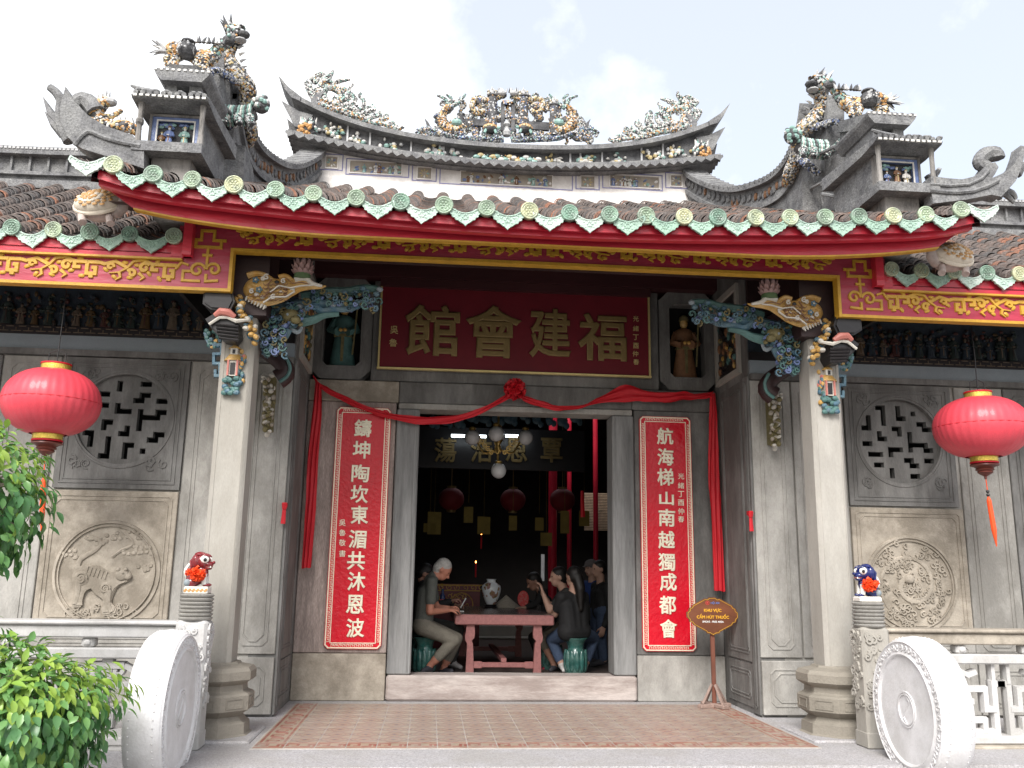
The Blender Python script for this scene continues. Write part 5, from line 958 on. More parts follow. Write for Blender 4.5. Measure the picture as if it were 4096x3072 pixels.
# ------------------------------------------------------------------ lanterns
pbr('lantern_silk', (.64, .06, .085), .45, .12, 4, .12, 14, coat=.15, stretch=(1, 1, .3)); pbr('lantern_gold', (.72, .52, .10), .3, .2, 60, .4, 90, metal=.6); pbr('wood_finial', (.13, .035, .025), .35, .2, 9, .1)
for s in (-1, 1):
    c = Vector((-3.945, .5, 2.545)) if s < 0 else Vector((3.935, .5, 2.57)); Rr, Hh = (.366, .275) if s < 0 else (.39, .275)
    LN = thing('silk_lantern', c - Vector((0, 0, .28)), 'round red silk lantern with gold collars, %s' % ('intact, before the tiger-medallion wing' if s < 0 else 'torn near its top, before the cloud-dragon wing'), 'lantern', 'red lanterns under the eaves')
    b = MB(); prof = [(Rr * max(.30, cos(a) ** .85 if cos(a) > 0 else 0), Hh * sin(a)) for a in np.linspace(-1.25, 1.25, 19)]; seg = 144; vs = []
    for r, z in prof:
        for i in range(seg): q = 1 + .011 * abs(sin(i * pi * 36 / seg)); vs.append((c.x + r * q * cos(2 * pi * i / seg), c.y + r * q * sin(2 * pi * i / seg), c.z + z))
    b.add(vs, [(j * seg + i, j * seg + (i + 1) % seg, (j + 1) * seg + (i + 1) % seg, (j + 1) * seg + i) for j in range(18) for i in range(seg)]); b.build('silk_body', 'lantern_silk', LN, smooth=1)
    b = MB(); b.tube([c + Vector((Rr * 1.004 * cos(a), Rr * 1.004 * sin(a), 0)) for a in np.linspace(0, 2 * pi, 49)], .0035, 5); b.build('seam', 'red_silk', LN)
    for e in (1, -1):
        b = MB(); z = c.z + e * Hh * .955; b.lathe([(.108, -.022), (.112, -.02), (.112, .022), (.108, .024)], 28, (c.x, c.y, z + e * .02)); cl = b.build('collar', 'lantern_gold', LN, smooth=40)
        b = MB(); b.lathe([(.10, -.008), (.116, -.006), (.116, .006), (.10, .008)], 28, (c.x, c.y, z + e * .05)); b.lathe([(.118, -.006), (.122, 0), (.118, .006)], 28, (c.x, c.y, z - e * .008)); b.build('rim', 'red_silk', cl)
    b = MB(); zb = c.z - Hh * .955 - .07; b.lathe([(.0, .008), (.115, .004), (.118, -.006), (.085, -.016), (.07, -.03), (.078, -.042), (.06, -.055), (.066, -.066), (.045, -.08), (.012, -.10), (.012, -.12), (0, -.125)], 20, (c.x, c.y, zb)); b.build('finial', 'wood_finial', LN, smooth=40)
    b = MB(); e = zb - .12; dx = s * .0; b.tube([(c.x, c.y, e), (c.x + .005, c.y, e - .10)], .004, 5, k=0); b.ell((c.x + .006, c.y, e - .11), .015, 8, 6, k=1); b.ell((c.x + .007, c.y, e - .14), .015, 8, 6, k=1); b.tube([(c.x + .008, c.y, e - .155), (c.x + .01, c.y, e - .19), (c.x + .03, c.y, e - .44), (c.x + .04, c.y, e - .58)], [.008, .02, .022, .004], 8, k=0); b.build('tassel', ['orange_silk', 'wood_black'], LN)
    b = MB(); b.tube([(c.x, c.y, c.z + Hh), (c.x + .005, c.y, 3.2), (c.x, c.y + .02, 4.0)], .0045, 5); b.tube([(c.x - .07, c.y, c.z + Hh + .04), (c.x - .065, c.y, c.z + Hh + .13), (c.x, c.y, c.z + Hh + .16), (c.x + .065, c.y, c.z + Hh + .13), (c.x + .07, c.y, c.z + Hh + .04)], .004, 5); b.build('hanging_wire', 'wood_black', LN)
    if s > 0:
        b = MB(); p = P('f', 1935, 965, c.y - Rr * .62); b.ell((p.x, p.y, p.z), (.012, .02, .04), 8, 5, Matrix.Rotation(.5, 3, 'Y'), k=0); b.add([(p.x - .01, p.y - .02, p.z + .035), (p.x + .04, p.y - .035, p.z - .02), (p.x - .03, p.y - .03, p.z - .045)], [(0, 1, 2)], k=1); b.build('torn_flap', ['black_void', 'lantern_silk'], LN)
# ------------------------------------------------------------------ carved and painted brackets at the column heads
for s in (-1, 1):
    wh = 'on the column behind the maroon lion' if s < 0 else 'on the column behind the navy lion'
    def q(cr, x, y, Y): p = P(cr, x, y, Y); return Vector((p.x * -s, Y, p.z)) if s > 0 else p
    def poly(b, cr, pts, Y0, Y1, k=None):
        pp = [q(cr, x, y, (Y0 + Y1) / 2) for x, y in pts]; pp = [(p.x, p.z) for p in pp]; b.prism(pp, Y0, Y1, k)
        c = (sum(p[0] for p in pp) / len(pp), sum(p[1] for p in pp) / len(pp)); b.prism([(c[0] + (p[0] - c[0]) * .86, c[1] + (p[1] - c[1]) * .86) for p in pp], Y0 - .018, Y0, k)
    # beam and bracket block over the column
    b = MB(); x0, x1 = sorted((s * 2.28, s * 2.72)); b.box(x0, x1, .36, .78, 3.30, 4.0); x0, x1 = sorted((s * 2.36, s * 2.64)); b.box(x0, x1, .7, 2.6, 3.45, 3.75); b.build('bracket_beam', 'wood_dark', GH)
    b = MB()      # fish-mouth beam end
    poly(b, 'E', [(70, 640), (110, 590), (280, 590), (320, 640), (340, 720), (300, 800), (130, 790), (60, 740)], .22, .5, 0); poly(b, 'E', [(80, 870), (180, 810), (300, 830), (360, 900), (370, 1000), (330, 1060), (220, 1040), (140, 960)], .24, .5, 0)
    b.tube([q('E', 130, 800, .2), q('E', 180, 765, .19), q('E', 250, 775, .19), q('E', 310, 815, .2)], [.02, .032, .035, .02], 8, k=1); b.tube([q('E', 80, 880, .2), q('E', 170, 820, .2), q('E', 240, 815, .2), q('E', 320, 850, .2), q('E', 430, 840, .24)], [.012, .014, .016, .018, .012], 6, k=3)
    rnd = random.Random(4)
    for i in range(46): t = rnd.random(); b.ell(q('E', 330 + 160 * t + rnd.uniform(-30, 30), 680 + 320 * t + rnd.uniform(-60, 60), .25 + .12 * rnd.random()), (.028, .03, .022), 7, 5, Matrix.Rotation(rnd.uniform(-1, 1), 3, 'Y'), k=rnd.choice((2, 2, 3, 4)))
    b.ell(q('E', 355, 715, .24), (.022, .02, .018), 8, 5, k=3)
    for k_ in range(5): b.tube([q('E', 140 + 8 * k_, 880 + 30 * k_, .215), q('E', 250, 890 + 30 * k_, .205), q('E', 340, 900 + 30 * k_, .215)], .012, 6, k=0)
    b.build('fish_beam_end', ['wood_black', 'carve_pink', 'carve_yellow', 'carve_white', 'carve_blue'], None, smooth=35, label='black-mouthed carved fish head beam end with pink tongue ' + wh, cat='carving', group='fish-head beam ends')
    b = MB()      # gilded fish
    c_ = catmull([q('E', x, y, .36) for x, y in ((405, 530), (450, 550), (560, 575), (680, 580), (780, 555), (880, 530), (980, 535), (1060, 548), (1115, 540))], 4); m_ = len(c_); b.tube(c_, [np.interp(k_ / (m_ - 1), np.linspace(0, 1, 9), [.04, .095, .115, .105, .085, .06, .036, .018, .004]) for k_ in range(m_)], 12, k=0, flat=.6)
    for pts in (((600, 470), (640, 490), (660, 520)), ((700, 470), (760, 455), (830, 500), (900, 510)), ((840, 490), (930, 470), (990, 515), (1080, 540)), ((420, 450), (500, 430), (590, 450), (640, 500)), ((430, 640), (520, 690), (640, 690), (760, 650), (840, 590))): b.tube(catmull([q('E', x, y, .34) for x, y in pts], 4), [.03, .012], 7, k=0 if pts[0][0] < 800 else 1)
    for k_ in range(26): xx = rnd.uniform(430, 860); pp = q('E', xx, 575 + rnd.uniform(-70, 70) * (1 if xx < 700 else .6), .30); b.ell(pp, (.022, .010, .016), 7, 5, Matrix.Rotation(rnd.uniform(-.6, .6), 3, 'Y'), k=rnd.choice((0, 0, 1, 4)))
    b.ribbon([(q('E', x, y, .29).x, q('E', x, y, .29).z) for x, y in ((620, 600), (700, 540), (800, 560), (900, 540), (1000, 535))], .012, .285, .012, k=1); b.ribbon([(q('E', x, y, .29).x, q('E', x, y, .29).z) for x, y in ((560, 690), (640, 640), (760, 640), (840, 590))], .014, .285, .012, k=1)
    for cx_, cy_, r_ in ((590, 465, 30), (460, 590, 24), (740, 500, 26), (650, 640, 26), (560, 480, 20)): pp = q('E', cx_, cy_, .29); b.ribbon(spiral2(pp.x, pp.z, r_ * .0009, .004, 1, 1.3, 10), .011, .284, .010, k=1)
    for cx_, cy_ in ((495, 490), (525, 575)):
        pp = q('E', cx_, cy_, .29)
        for i in range(5): b.ell(pp + Vector((.018 * cos(i * 1.26), -.012, .018 * sin(i * 1.26))), (.012, .008, .012), 6, 4, k=2)
        b.ell(pp + Vector((0, -.02, 0)), .009, 6, 4, k=1)
    for i in range(7): p0_ = q('E', 420 + 26 * i, 640 + 13 * i, .33); b.tube([p0_, p0_ + Vector((s * .012, -.02, -.035))], [.016, .004], 5, k=3)
    for cx_, cy_ in [(x_, y_) for x_ in range(450, 760, 44) for y_ in range(520, 670, 34) if 560 < x_ + (y_ - 590) * .2 < 800 or y_ > 600]:
        pp = q('E', cx_, cy_, .29); b.ribbon([(pp.x + .016 * cos(a_), pp.z + .014 * sin(a_)) for a_ in np.linspace(pi, 2 * pi, 7)], .006, .283, .007, k=4)
    b.ribbon([(q('E', x, y, .29).x, q('E', x, y, .29).z) for x, y in ((640, 480), (600, 530), (620, 590), (560, 640))], .010, .284, .010, k=4); b.ribbon([(q('E', x, y, .29).x, q('E', x, y, .29).z) for x, y in ((760, 470), (820, 520), (900, 510), (980, 530))], .008, .284, .010, k=4); b.ell(q('E', 680, 505, .285), (.02, .012, .016), 8, 5, k=5)
    b.build('carved_fish', ['carve_yellow', 'carve_white', 'carve_blue', 'carve_white', 'brown_chip', 'wood_black'], None, smooth=35, label='gilded carved fish bracket with swept tail ' + wh, cat='carving', group='gilded fish brackets')
    b = MB()      # lotus bud
    lc = q('E', 905, 458, .36); b.lathe([(.03, -.03), (.072, -.02), (.066, .03), (.05, .05)], 14, lc, k=1)
    for row, (n, r, z, L, tilt) in enumerate(((11, .066, .03, .06, .85), (10, .066, .055, .085, .6), (9, .058, .085, .10, .35), (7, .042, .115, .09, .15))):
        for i in range(n):
            a = 2 * pi * (i + .5 * (row % 2)) / n; Mx = Matrix.Rotation(a, 3, 'Z') @ Matrix.Rotation(tilt, 3, 'Y'); b.ell(lc + Vector((r * cos(a), r * sin(a), z)), (.010, .024, L * .62), 6, 6, Mx, k=0)
    b.tube([lc + Vector((0, 0, .02)), lc + Vector((0, 0, .3))], .04, 8, k=2); b.build('lotus_bud', ['lotus_pink', 'lotus_green', 'wood_dark'], None, smooth=50, label='pink carved hanging lotus bud ' + wh.replace('on', 'near', 1), cat='carving', group='lotus buds')
    b = MB()      # cloud dragon bracket
    rnd = random.Random(12)
    def tb(pts, r, k, Y=.62): c_ = catmull([q('E', x, y, Y) for x, y in pts], 4); b.tube(c_, list(r), 7, k=k)
    tb([(600, 760), (760, 720), (900, 700), (1100, 690), (1300, 720), (1500, 680)], (.05, .03), 0); tb([(900, 640), (1100, 600), (1300, 590), (1450, 560), (1580, 570)], (.05, .03), 1); tb([(1000, 700), (1080, 760), (1200, 740), (1330, 740), (1420, 690), (1510, 670)], (.035, .03), 0); tb([(760, 920), (720, 1000), (620, 1100), (570, 1160)], (.06, .035), 0); tb([(880, 860), (1000, 840), (1100, 800), (1230, 790)], (.05, .02), 1)
    tb([(700, 900), (760, 880), (860, 950), (900, 900)], (.03, .015), 2); tb([(660, 940), (700, 1000), (660, 1030)], (.035, .02), 3)
    b.ell(q('E', 800, 800, .55), (.075, .07, .06), 10, 7, k=4); b.ell(q('E', 845, 840, .50), (.045, .04, .035), 8, 6, k=4); b.ell(q('E', 775, 790, .49), .014, 6, 5, k=2)
    for i in range(150):
        x, y = rnd.choice(((rnd.uniform(560, 900), rnd.uniform(700, 900)), (rnd.uniform(900, 1580), rnd.uniform(570, 760)), (rnd.uniform(550, 760), rnd.uniform(940, 1150)))); pp = q('E', x, y, rnd.uniform(.52, .66)); b.ribbon(spiral2(pp.x, pp.z, rnd.uniform(.02, .04), .005, rnd.uniform(0, 6), rnd.choice((1, -1)) * 1.1, 9), .014, pp.y, .018, k=rnd.choice((0, 0, 0, 1, 1, 1, 5, 4)))
    for k_ in range(120): x, y = rnd.choice(((rnd.uniform(560, 900), rnd.uniform(680, 900)), (rnd.uniform(900, 1560), rnd.uniform(580, 760)), (rnd.uniform(560, 760), rnd.uniform(900, 1130)))); b.ell(q('E', x, y, rnd.uniform(.53, .66)), (rnd.uniform(.012, .03), .02, rnd.uniform(.010, .022)), 6, 4, Matrix.Rotation(rnd.uniform(-1, 1), 3, 'Y'), k=rnd.choice((0, 1, 5, 0, 4)))
    for x, y in ((1590, 570), (1500, 670), (1440, 560), (600, 1020), (1560, 610), (1100, 600), (1000, 640), (1180, 700), (1280, 600), (700, 740), (640, 800), (880, 720)): b.ell(q('E', x, y, .58), (.03, .025, .025), 8, 6, k=2 if rnd.random() < .3 else 0)
    b.build('cloud_dragon_bracket', ['carve_blue', 'carve_teal', 'pale_blue', 'carve_pink', 'carve_olive', 'blue_chip'], None, smooth=40, label='blue carved cloud-dragon bracket reaching towards the plaque, ' + wh, cat='carving', group='cloud-dragon brackets')
    b = MB()      # pagoda carving on the column face
    f_ = .415; c0 = q('d', 1515, 690, f_); H = q('d', 1515, 580, f_).z - q('d', 1515, 890, f_).z; zt = q('d', 1515, 580, f_).z; x = c0.x
    b.box(x - .045, x + .045, f_ - .03, f_ + .03, zt - .26, zt - .13, k=0); b.box(x - .02, x + .02, f_ - .034, f_ - .029, zt - .25, zt - .15, k=5)
    for e in (-1, 1): b.box(x + e * .036 - .007, x + e * .036 + .007, f_ - .045, f_ - .03, zt - .26, zt - .13, k=1)
    b.lathe([(.095, 0), (.09, .01), (.05, .05), (.045, .055)], 10, (x, f_ - .0, zt - .13), Matrix.Diagonal((.85, .5, 1)), k=2); b.box(x - .028, x + .028, f_ - .03, f_ + .03, zt - .08, zt - .03, k=0); b.box(x - .011, x + .011, f_ - .034, f_ - .029, zt - .075, zt - .04, k=5); b.lathe([(.06, 0), (.055, .008), (.02, .03), (.004, .06)], 10, (x, f_, zt - .03), Matrix.Diagonal((.85, .5, 1)), k=2)
    for i in range(26): b.ell((x + rnd.uniform(-.06, .07), f_ - .02 + rnd.uniform(-.015, .02), zt - .28 - .13 * rnd.random()), (.028, .022, .022), 7, 5, k=rnd.choice((3, 3, 4, 3)))
    for i in range(22): b.ell((x - s * .065 + rnd.uniform(-.02, .02), f_ - .01 + rnd.uniform(-.01, .02), zt - .04 - .28 * rnd.random()), (.018, .018, .022), 6, 5, k=rnd.choice((2, 3, 4, 2, 1)))
    b.build('pagoda_carving', ['carve_white', 'carve_pink', 'carve_yellow', 'carve_teal', 'carve_blue', 'wood_black'], None, smooth=35, label='little painted pagoda carving %s shaft' % wh.replace('on the column', 'on the column'), cat='carving', group='pagoda carvings')
    b = MB(); fx = lambda px, py: (q('d', px, py, .5).x, q('d', px, py, .5).z)    # blue hanging fret outside the column
    for pts in ([(1330, 500), (1350, 560), (1380, 600)], [(1380, 580), (1440, 580), (1440, 640), (1390, 640), (1390, 700), (1430, 700), (1430, 780), (1400, 780), (1400, 740)]): b.ribbon([fx(*p) for p in pts], .03, .5, .03, k=0)
    for i in range(18): pp = fx(1340 + 90 * rnd.random(), 470 + 120 * rnd.random()); b.ell((pp[0], .48, pp[1]), (.022, .02, .022), 6, 5, k=rnd.choice((0, 1, 2, 1)))
    b.build('blue_fret_drop', ['carve_blue', 'carve_teal', 'carve_yellow'], None, smooth=35, label='blue carved fret drop %s, outer face' % wh, cat='carving', group='blue fret drops')
    b = MB(); pts = [q('d', x, y, 1.0) for x, y in ((1690, 600), (1760, 640), (1830, 700), (1850, 760), (1800, 800))]; b.tube(catmull(pts, 3), [.07, .09], 10, k=0); b.tube(catmull([q('d', x, y, .92) for x, y in ((1850, 650), (1880, 720), (1860, 780), (1810, 815))], 3), .016, 6, k=1); b.build('curved_beam_tail', ['wood_dark', 'carve_teal'], None, smooth=40, label='dark curved beam tail with teal rim behind the %s column' % ('maroon-lion' if s < 0 else 'navy-lion'), cat='beam', group='curved beam tails')
    b = MB()
    for i in range(75): t = rnd.random(); b.ell(q('d', 1745 - (8 if t > .5 else 0) + rnd.uniform(-38, 38) * (1 - .35 * t), 770 + 390 * t, 1.30 + rnd.uniform(-.05, .05)), (rnd.uniform(.014, .03), .03, rnd.uniform(.014, .03)), 7, 5, Matrix.Rotation(rnd.uniform(-1, 1), 3, 'Y'), k=rnd.choice((0, 0, 1, 2)))
    b.box(*sorted((q('d', 1720, 900, 1.3).x, q('d', 1770, 900, 1.3).x)), 1.30, 1.44, q('d', 1740, 1120, 1.3).z, q('d', 1740, 780, 1.3).z, k=0)
    b.build('olive_carved_drop', ['carve_olive', 'stone_brown', 'carve_white'], None, smooth=40, label='olive and gilt carved drop hanging on the wall behind the %s column' % ('maroon-lion' if s < 0 else 'navy-lion'), cat='carving', group='olive carved drops')
    # niche statue
    b = MB(); robed(b, (s * 1.872, 2.54, 3.36), .74, 0, 3, 1); b.box(s * 1.872 - .17, s * 1.872 + .17, 2.47, 2.62, 3.335, 3.37, k=2); b.tube([(s * 1.872 + .11, 2.46, 3.5), (s * 1.872 + .14, 2.45, 4.0)], .01, 5, k=1)
    b.build('niche_statue', (['carve_teal', 'carve_olive', 'stone_dark', 'carve_yellow'] if s < 0 else ['brown_chip', 'carve_olive', 'stone_dark', 'carve_yellow']), None, smooth=50, label=('dark green robed statue in the niche beside the plaque' if s < 0 else 'brown robed statue in the niche beside the plaque'), cat='statue')
# ------------------------------------------------------------------ balustrades with lion posts
def cloudcarve(b, x, y0, z0, w, h, seed, n=26, face='y', sgn=-1):
    rnd = random.Random(seed)
    for i in range(n):
        u, v = rnd.uniform(-w / 2, w / 2) * .8, rnd.uniform(.04, h - .04); pts = spiral2(x + u if face == 'y' else u, z0 + v, rnd.uniform(.022, .042), .006, rnd.uniform(0, 6), rnd.choice((1, -1)) * 1.2, 10)
        if face == 'y': b.ribbon(pts, .016, y0, .012)
        else: b.ribbon(pts, .016, 0, .012, Mx=Matrix.Rotation(sgn * pi / 2, 3, 'Z'), c=(x, y0, 0))
def lion(s):
    c = Vector((s * 2.565, .05, 1.07)); f = -s     # looks towards the doorway
    LT = thing('lion_figurine', c, ('maroon glazed ceramic lion with red pompom on its post' if s < 0 else 'navy blue glazed ceramic lion with red pompom on its post'), 'lion', None)
    main = 'maroon_glaze' if s < 0 else 'navy_glaze'
    b = MB()
    if s < 0: b.cbox(c + Vector((0, 0, .03)), (.19, .15, .06), bev=.008); [b.cbox(c + Vector((-.08 + .032 * i, -.077, .03)), (.018, .004, .03), Matrix.Rotation(pi / 4, 3, 'Y'), k=1) for i in range(6)]
    else: b.cbox(c + Vector((0, 0, .025)), (.2, .15, .05), bev=.012)
    b.build('base', ['white_glaze', 'orange_chip'], LT)
    z = .06 if s < 0 else .05; b = MB(); b.ell(c + Vector((-f * .03, 0, z + .07)), (.075, .06, .07), 12, 8, k=0); b.ell(c + Vector((f * .02, 0, z + .11)), (.055, .052, .075), 12, 8, k=0); b.tube([c + Vector((f * .045, -.03, z + .1)), c + Vector((f * .055, -.035, z + .015))], [.028, .022], 8, k=1); b.tube([c + Vector((f * .045, .03, z + .1)), c + Vector((f * .055, .035, z + .015))], [.028, .022], 8, k=1)
    for e in (-1, 1): b.ell(c + Vector((f * .07, e * .035, z + .012)), (.03, .02, .014), 8, 5, k=0); b.ell(c + Vector((-f * .05, e * .045, z + .03)), (.05, .022, .035), 8, 6, k=0)
    b.tube(catmull([c + Vector((-f * .08, 0, z + .06)), c + Vector((-f * .11, 0, z + .12)), c + Vector((-f * .08, 0, z + .18))], 4), [.02, .012], 7, k=1); b.build('body', [main, 'white_glaze'], LT, smooth=50)
    h = c + Vector((f * .02, -.005, z + .20)); b = MB(); b.ell(h, (.068, .066, .066), 16, 10, k=0); b.ell(h + Vector((f * .05, 0, -.022)), (.042, .052, .030), 12, 8, k=0); b.ell(h + Vector((f * .045, 0, -.056)), (.038, .045, .014), 10, 6, k=0); b.ell(h + Vector((f * .052, 0, -.040)), (.036, .044, .012), 10, 6, k=2)
    for e in (-1, 1):
        b.ell(h + Vector((f * .028, e * .052, .018)), (.036, .022, .034), 10, 7, k=1); b.ell(h + Vector((f * .036, e * .071, .014)), (.015, .008, .016), 8, 6, k=3); b.ell(h + Vector((f * .03, e * .05, .052)), (.036, .018, .012), 8, 5, Matrix.Rotation(f * .4, 3, 'Y'), k=0); b.ell(h + Vector((-f * .045, e * .052, .0)), (.034, .02, .055), 8, 6, k=0)
        for q in range(3): b.cbox(h + Vector((f * (.075 - .012 * q), e * .03, -.043)), (.008, .008, .014), k=1)
    b.ell(h + Vector((f * .092, 0, -.008)), (.013, .026, .014), 8, 6, k=0); b.ell(h + Vector((-f * .02, 0, .055)), (.05, .05, .025), 10, 6, k=0)
    for i in range(9): b.tube([h + Vector((-f * .04, -.055 + .0137 * i, .045)), h + Vector((-f * .075, -.055 + .0137 * i, .0)), h + Vector((-f * .07, -.055 + .0137 * i, -.07))], [.012, .016, .008], 6, k=0)
    b.build('head', [main, 'white_glaze', 'carve_pink', 'wood_black'], LT, smooth=50)
    b = MB(); pompom(b, c + Vector((f * .01, -.075, z + .10)), .058, 40, seed=3); pompom(b, c + Vector((-f * .075, -.03, z + .11)), .03, 18, seed=4); b.build('pompom', 'orange_silk', LT)
    b = MB(); b.ell(c + Vector((-f * .075, -.05, z + .03)), .03, 10, 7); b.build('ball', 'pale_blue', LT, smooth=1); LT.scale = (.9, .9, .9)
pbr('maroon_glaze', (.20, .025, .03), .15, .3, 12, .05, coat=.6); pbr('navy_glaze', (.012, .02, .11), .15, .3, 12, .05, coat=.6); pbr('white_glaze', (.75, .73, .68), .2, .06, 9, .05, coat=.5)
for s in (-1, 1):
    BL = thing('stone_balustrade', (s * 2.565, .1, 0), 'carved pale stone balustrade with scrollwork post %s' % ('carrying the maroon lion' if s < 0 else 'carrying the navy lion, openwork frets in view'), 'balustrade', 'balustrades either side of the entrance')
    cx = s * 2.565; b = MB(); b.cbox((cx, .05, .44), (.225, .20, .89), bev=.02); b.cbox((cx, .05, .06), (.235, .21, .12), bev=.01); cloudcarve(b, cx, -.05, .12, .22, .76, 5, 34); cloudcarve(b, cx - s * .1125, .05, .12, .18, .76, 6, 26, 'x', -s)
    pst = b.build('post', 'stone_white' if s < 0 else 'stone_light', BL, smooth=35)
    b = MB(); pr = []
    for i in range(7): z = .882 + i * .027; pr += [(.105, z), (.118, z + .010), (.122, z + .020), (.108, z + .026)]
    pr += [(.11, 1.072), (0, 1.073)]; b.lathe(pr, 24, (cx, .05, 0)); b.build('ringed_cap', 'stone_grey', pst, smooth=30)
    def bar(nm, x0, x1, y0, y1, z0, z1): x0, x1 = sorted((s * x0, s * x1)); b = MB(); b.cbox(((x0 + x1) / 2, (y0 + y1) / 2, (z0 + z1) / 2), (x1 - x0, y1 - y0, z1 - z0), bev=.010); return b.build(nm, 'stone_white' if s < 0 or nm in ('mid_rail', 'bottom_rail') else 'stone_brown', BL)
    bar('handrail', 2.67, 6.5, -.01, .21, .845, .875); bar('top_beam', 2.675, 6.5, .02, .18, .755, .844); bar('mid_rail', 2.675, 6.5, .02, .18, .61, .685); bar('bottom_rail', 2.675, 6.5, .02, .18, .02, .08); bar('plinth', 2.675, 6.5, -.05, .25, -.10, .018)
    for i in range(7): xx = s * (3.31 + .55 * i); b = MB(); b.cbox((xx, .1, .72), (.09, .10, .075), bev=.015); b.ell((xx, .05, .72), (.03, .02, .025), 8, 5); b.build('baluster', 'stone_white', BL)
    # openwork fret panels
    for i in range(4):
        o = 2.70 + .92 * i; b = MB()
        def F(pts, wd=.045): pts = [(s * (o + a), c) for a, c in pts]; b.ribbon(pts, wd, .10, .035); b.ribbon(pts, wd, .10, -.035)
        F([(-.03, .46), (.06, .46), (.06, .10), (.86, .10), (.86, .46), (.95, .46)], .06); F([(.06, .27), (.14, .27), (.14, .42), (.30, .42), (.30, .33), (.24, .33)], .055); F([(.86, .27), (.78, .27), (.78, .42), (.62, .42), (.62, .33), (.68, .33)], .055)
        F([(.16, .10), (.16, .19), (.30, .19), (.30, .25), (.40, .25)], .055); F([(.76, .10), (.76, .19), (.62, .19), (.62, .25), (.52, .25)], .055); F([(.40, .25), (.40, .155), (.46, .155)], .05); F([(.52, .25), (.52, .155), (.46, .155)], .05); F([(.46, .25), (.46, .42)], .07); F([(.40, .25), (.52, .25)], .05)
        F([(.30, .42), (.40, .42), (.46, .48), (.52, .42), (.62, .42)], .055); F([(a, c) for a, c in spiral2(.385, .525, .055, .012, 0, 1.2, 12)], .036); F([(a, c) for a, c in spiral2(.535, .525, .055, .012, pi, -1.2, 12)], .036); F([(.20, .55), (.27, .525), (.34, .56)], .05); F([(.72, .55), (.65, .525), (.58, .56)], .05); F([(.34, .56), (.58, .56)], .06); F([(.46, .48), (.46, .615)], .10); F([(.06, .46), (.06, .615)], .04); F([(.86, .46), (.86, .615)], .04)
        b.build('fret_panel', 'stone_white', BL, smooth=30)
    lion(s)
    # stone drum leaning on the post
    cx0 = s * 2.42; ST = thing('stone_drum', (s * 2.55, -.68, -.10), 'large white stone drum standing %s' % ('between the leafy tree and the maroon-lion post' if s < 0 else 'by the navy-lion post and fret balustrade'), 'stone drum', 'stone drums at the entrance')
    Rr = .475; Mx = Matrix.Rotation(s * pi / 2, 3, 'Y'); cc = (cx0, -.68, .375)
    b = MB(); b.lathe([(0, .012), (Rr * .74, .012), (Rr * .75, .0), (Rr * .77, -.006), (Rr * .79, 0), (Rr * .81, .006), (Rr * .93, .006), (Rr * .945, -.002), (Rr * .955, .006), (Rr * .97, .010), (Rr, .035), (Rr * 1.01, .06), (Rr * 1.03, .115), (Rr * 1.01, .18), (Rr, .20), (Rr * .96, .225), (0, .225)], 72, cc, Mx); dm = b.build('drum_body', 'drum_stone', ST, smooth=30)
    b = MB(); T_ = Matrix.Rotation(-s * pi / 2, 3, 'Z')
    for i in range(44): a = 2 * pi * i / 44; b.ribbon(spiral2(Rr * .87 * cos(a), Rr * .87 * sin(a), .024, .005, a * 3, random.choice((1, -1)) * 1.0, 8), .010, 0, .007, Mx=T_, c=(cx0 + s * .006, -.68, .375))
    b.build('carved_band', 'drum_stone', dm, kind='stuff')
    b = MB()
    for r in (.115, .10): b.ribbon([(r * cos(2 * pi * i / 32), r * sin(2 * pi * i / 32)) for i in range(32)], .012, 0, .008, closed=True, Mx=T_, c=(cx0 + s * .012, -.68, .375))
    b.ribbon([(.0, .10), (.045, .055), (.0, 0), (-.045, -.055), (0, -.10)], .012, 0, .006, Mx=T_, c=(cx0 + s * .012, -.68, .375)); b.build('centre_emblem', 'drum_stone', dm)
    b = MB()
    for i in range(64):
        a = 2 * pi * i / 64
        for dx in (.045, .185): b.ell((cx0 + s * dx, -.68 + Rr * 1.005 * cos(a), .375 + Rr * 1.005 * sin(a)), .006, 6, 4)
    b.build('rim_studs', 'drum_stone', dm, kind='stuff')
# ------------------------------------------------------------------ no-smoking sign
SG = thing('sign_stand', (1.93, 2.0, 0), 'brown wooden smoke-free area sign on a post with four-footed base', 'sign')
pbr('sign_wood', (.16, .055, .025), .45, .3, 8, .2, 30, stretch=(.3, 1, 1)); pbr('post_wood', (.15, .055, .035), .55, .3, 9, .3, 30, stretch=(1, 1, .2)); pbr('foot_wood', (.28, .20, .17), .8, .3, 9, .4, 30); pbr('sign_gold', (.85, .45, .03), .5, .05, 5, 0); pbr('sign_white', (.8, .8, .78), .5, .05, 5, 0); pbr('sign_blue', (.10, .22, .55), .5, .05, 5, 0); pbr('sign_red', (.55, .05, .05), .5, .05, 5, 0)
cx, cz = 1.925, .865; hf = [(.03, .182), (.05, .166), (.075, .170), (.20, .105), (.215, .082), (.235, .075), (.24, .05), (.262, .035), (.262, -.01)]
pts = [(0, .182)] + hf + [(.24, -.03), (.235, -.055), (.21, -.062), (.195, -.085), (.07, -.148), (.06, -.165), (.03, -.168), (0, -.185)]
outl = pts + [(-a, c) for a, c in pts[-2:0:-1]]
b = MB(); b.prism([(cx + a, cz + c) for a, c in outl[::-1]], 1.975, 1.995); bd = b.build('board', 'sign_wood', SG)
b = MB(); b.ribbon([(cx + a * .95, cz + c * .94) for a, c in outl], .006, 1.975, .003, closed=True); b.build('gold_outline', 'gold_paint', bd)
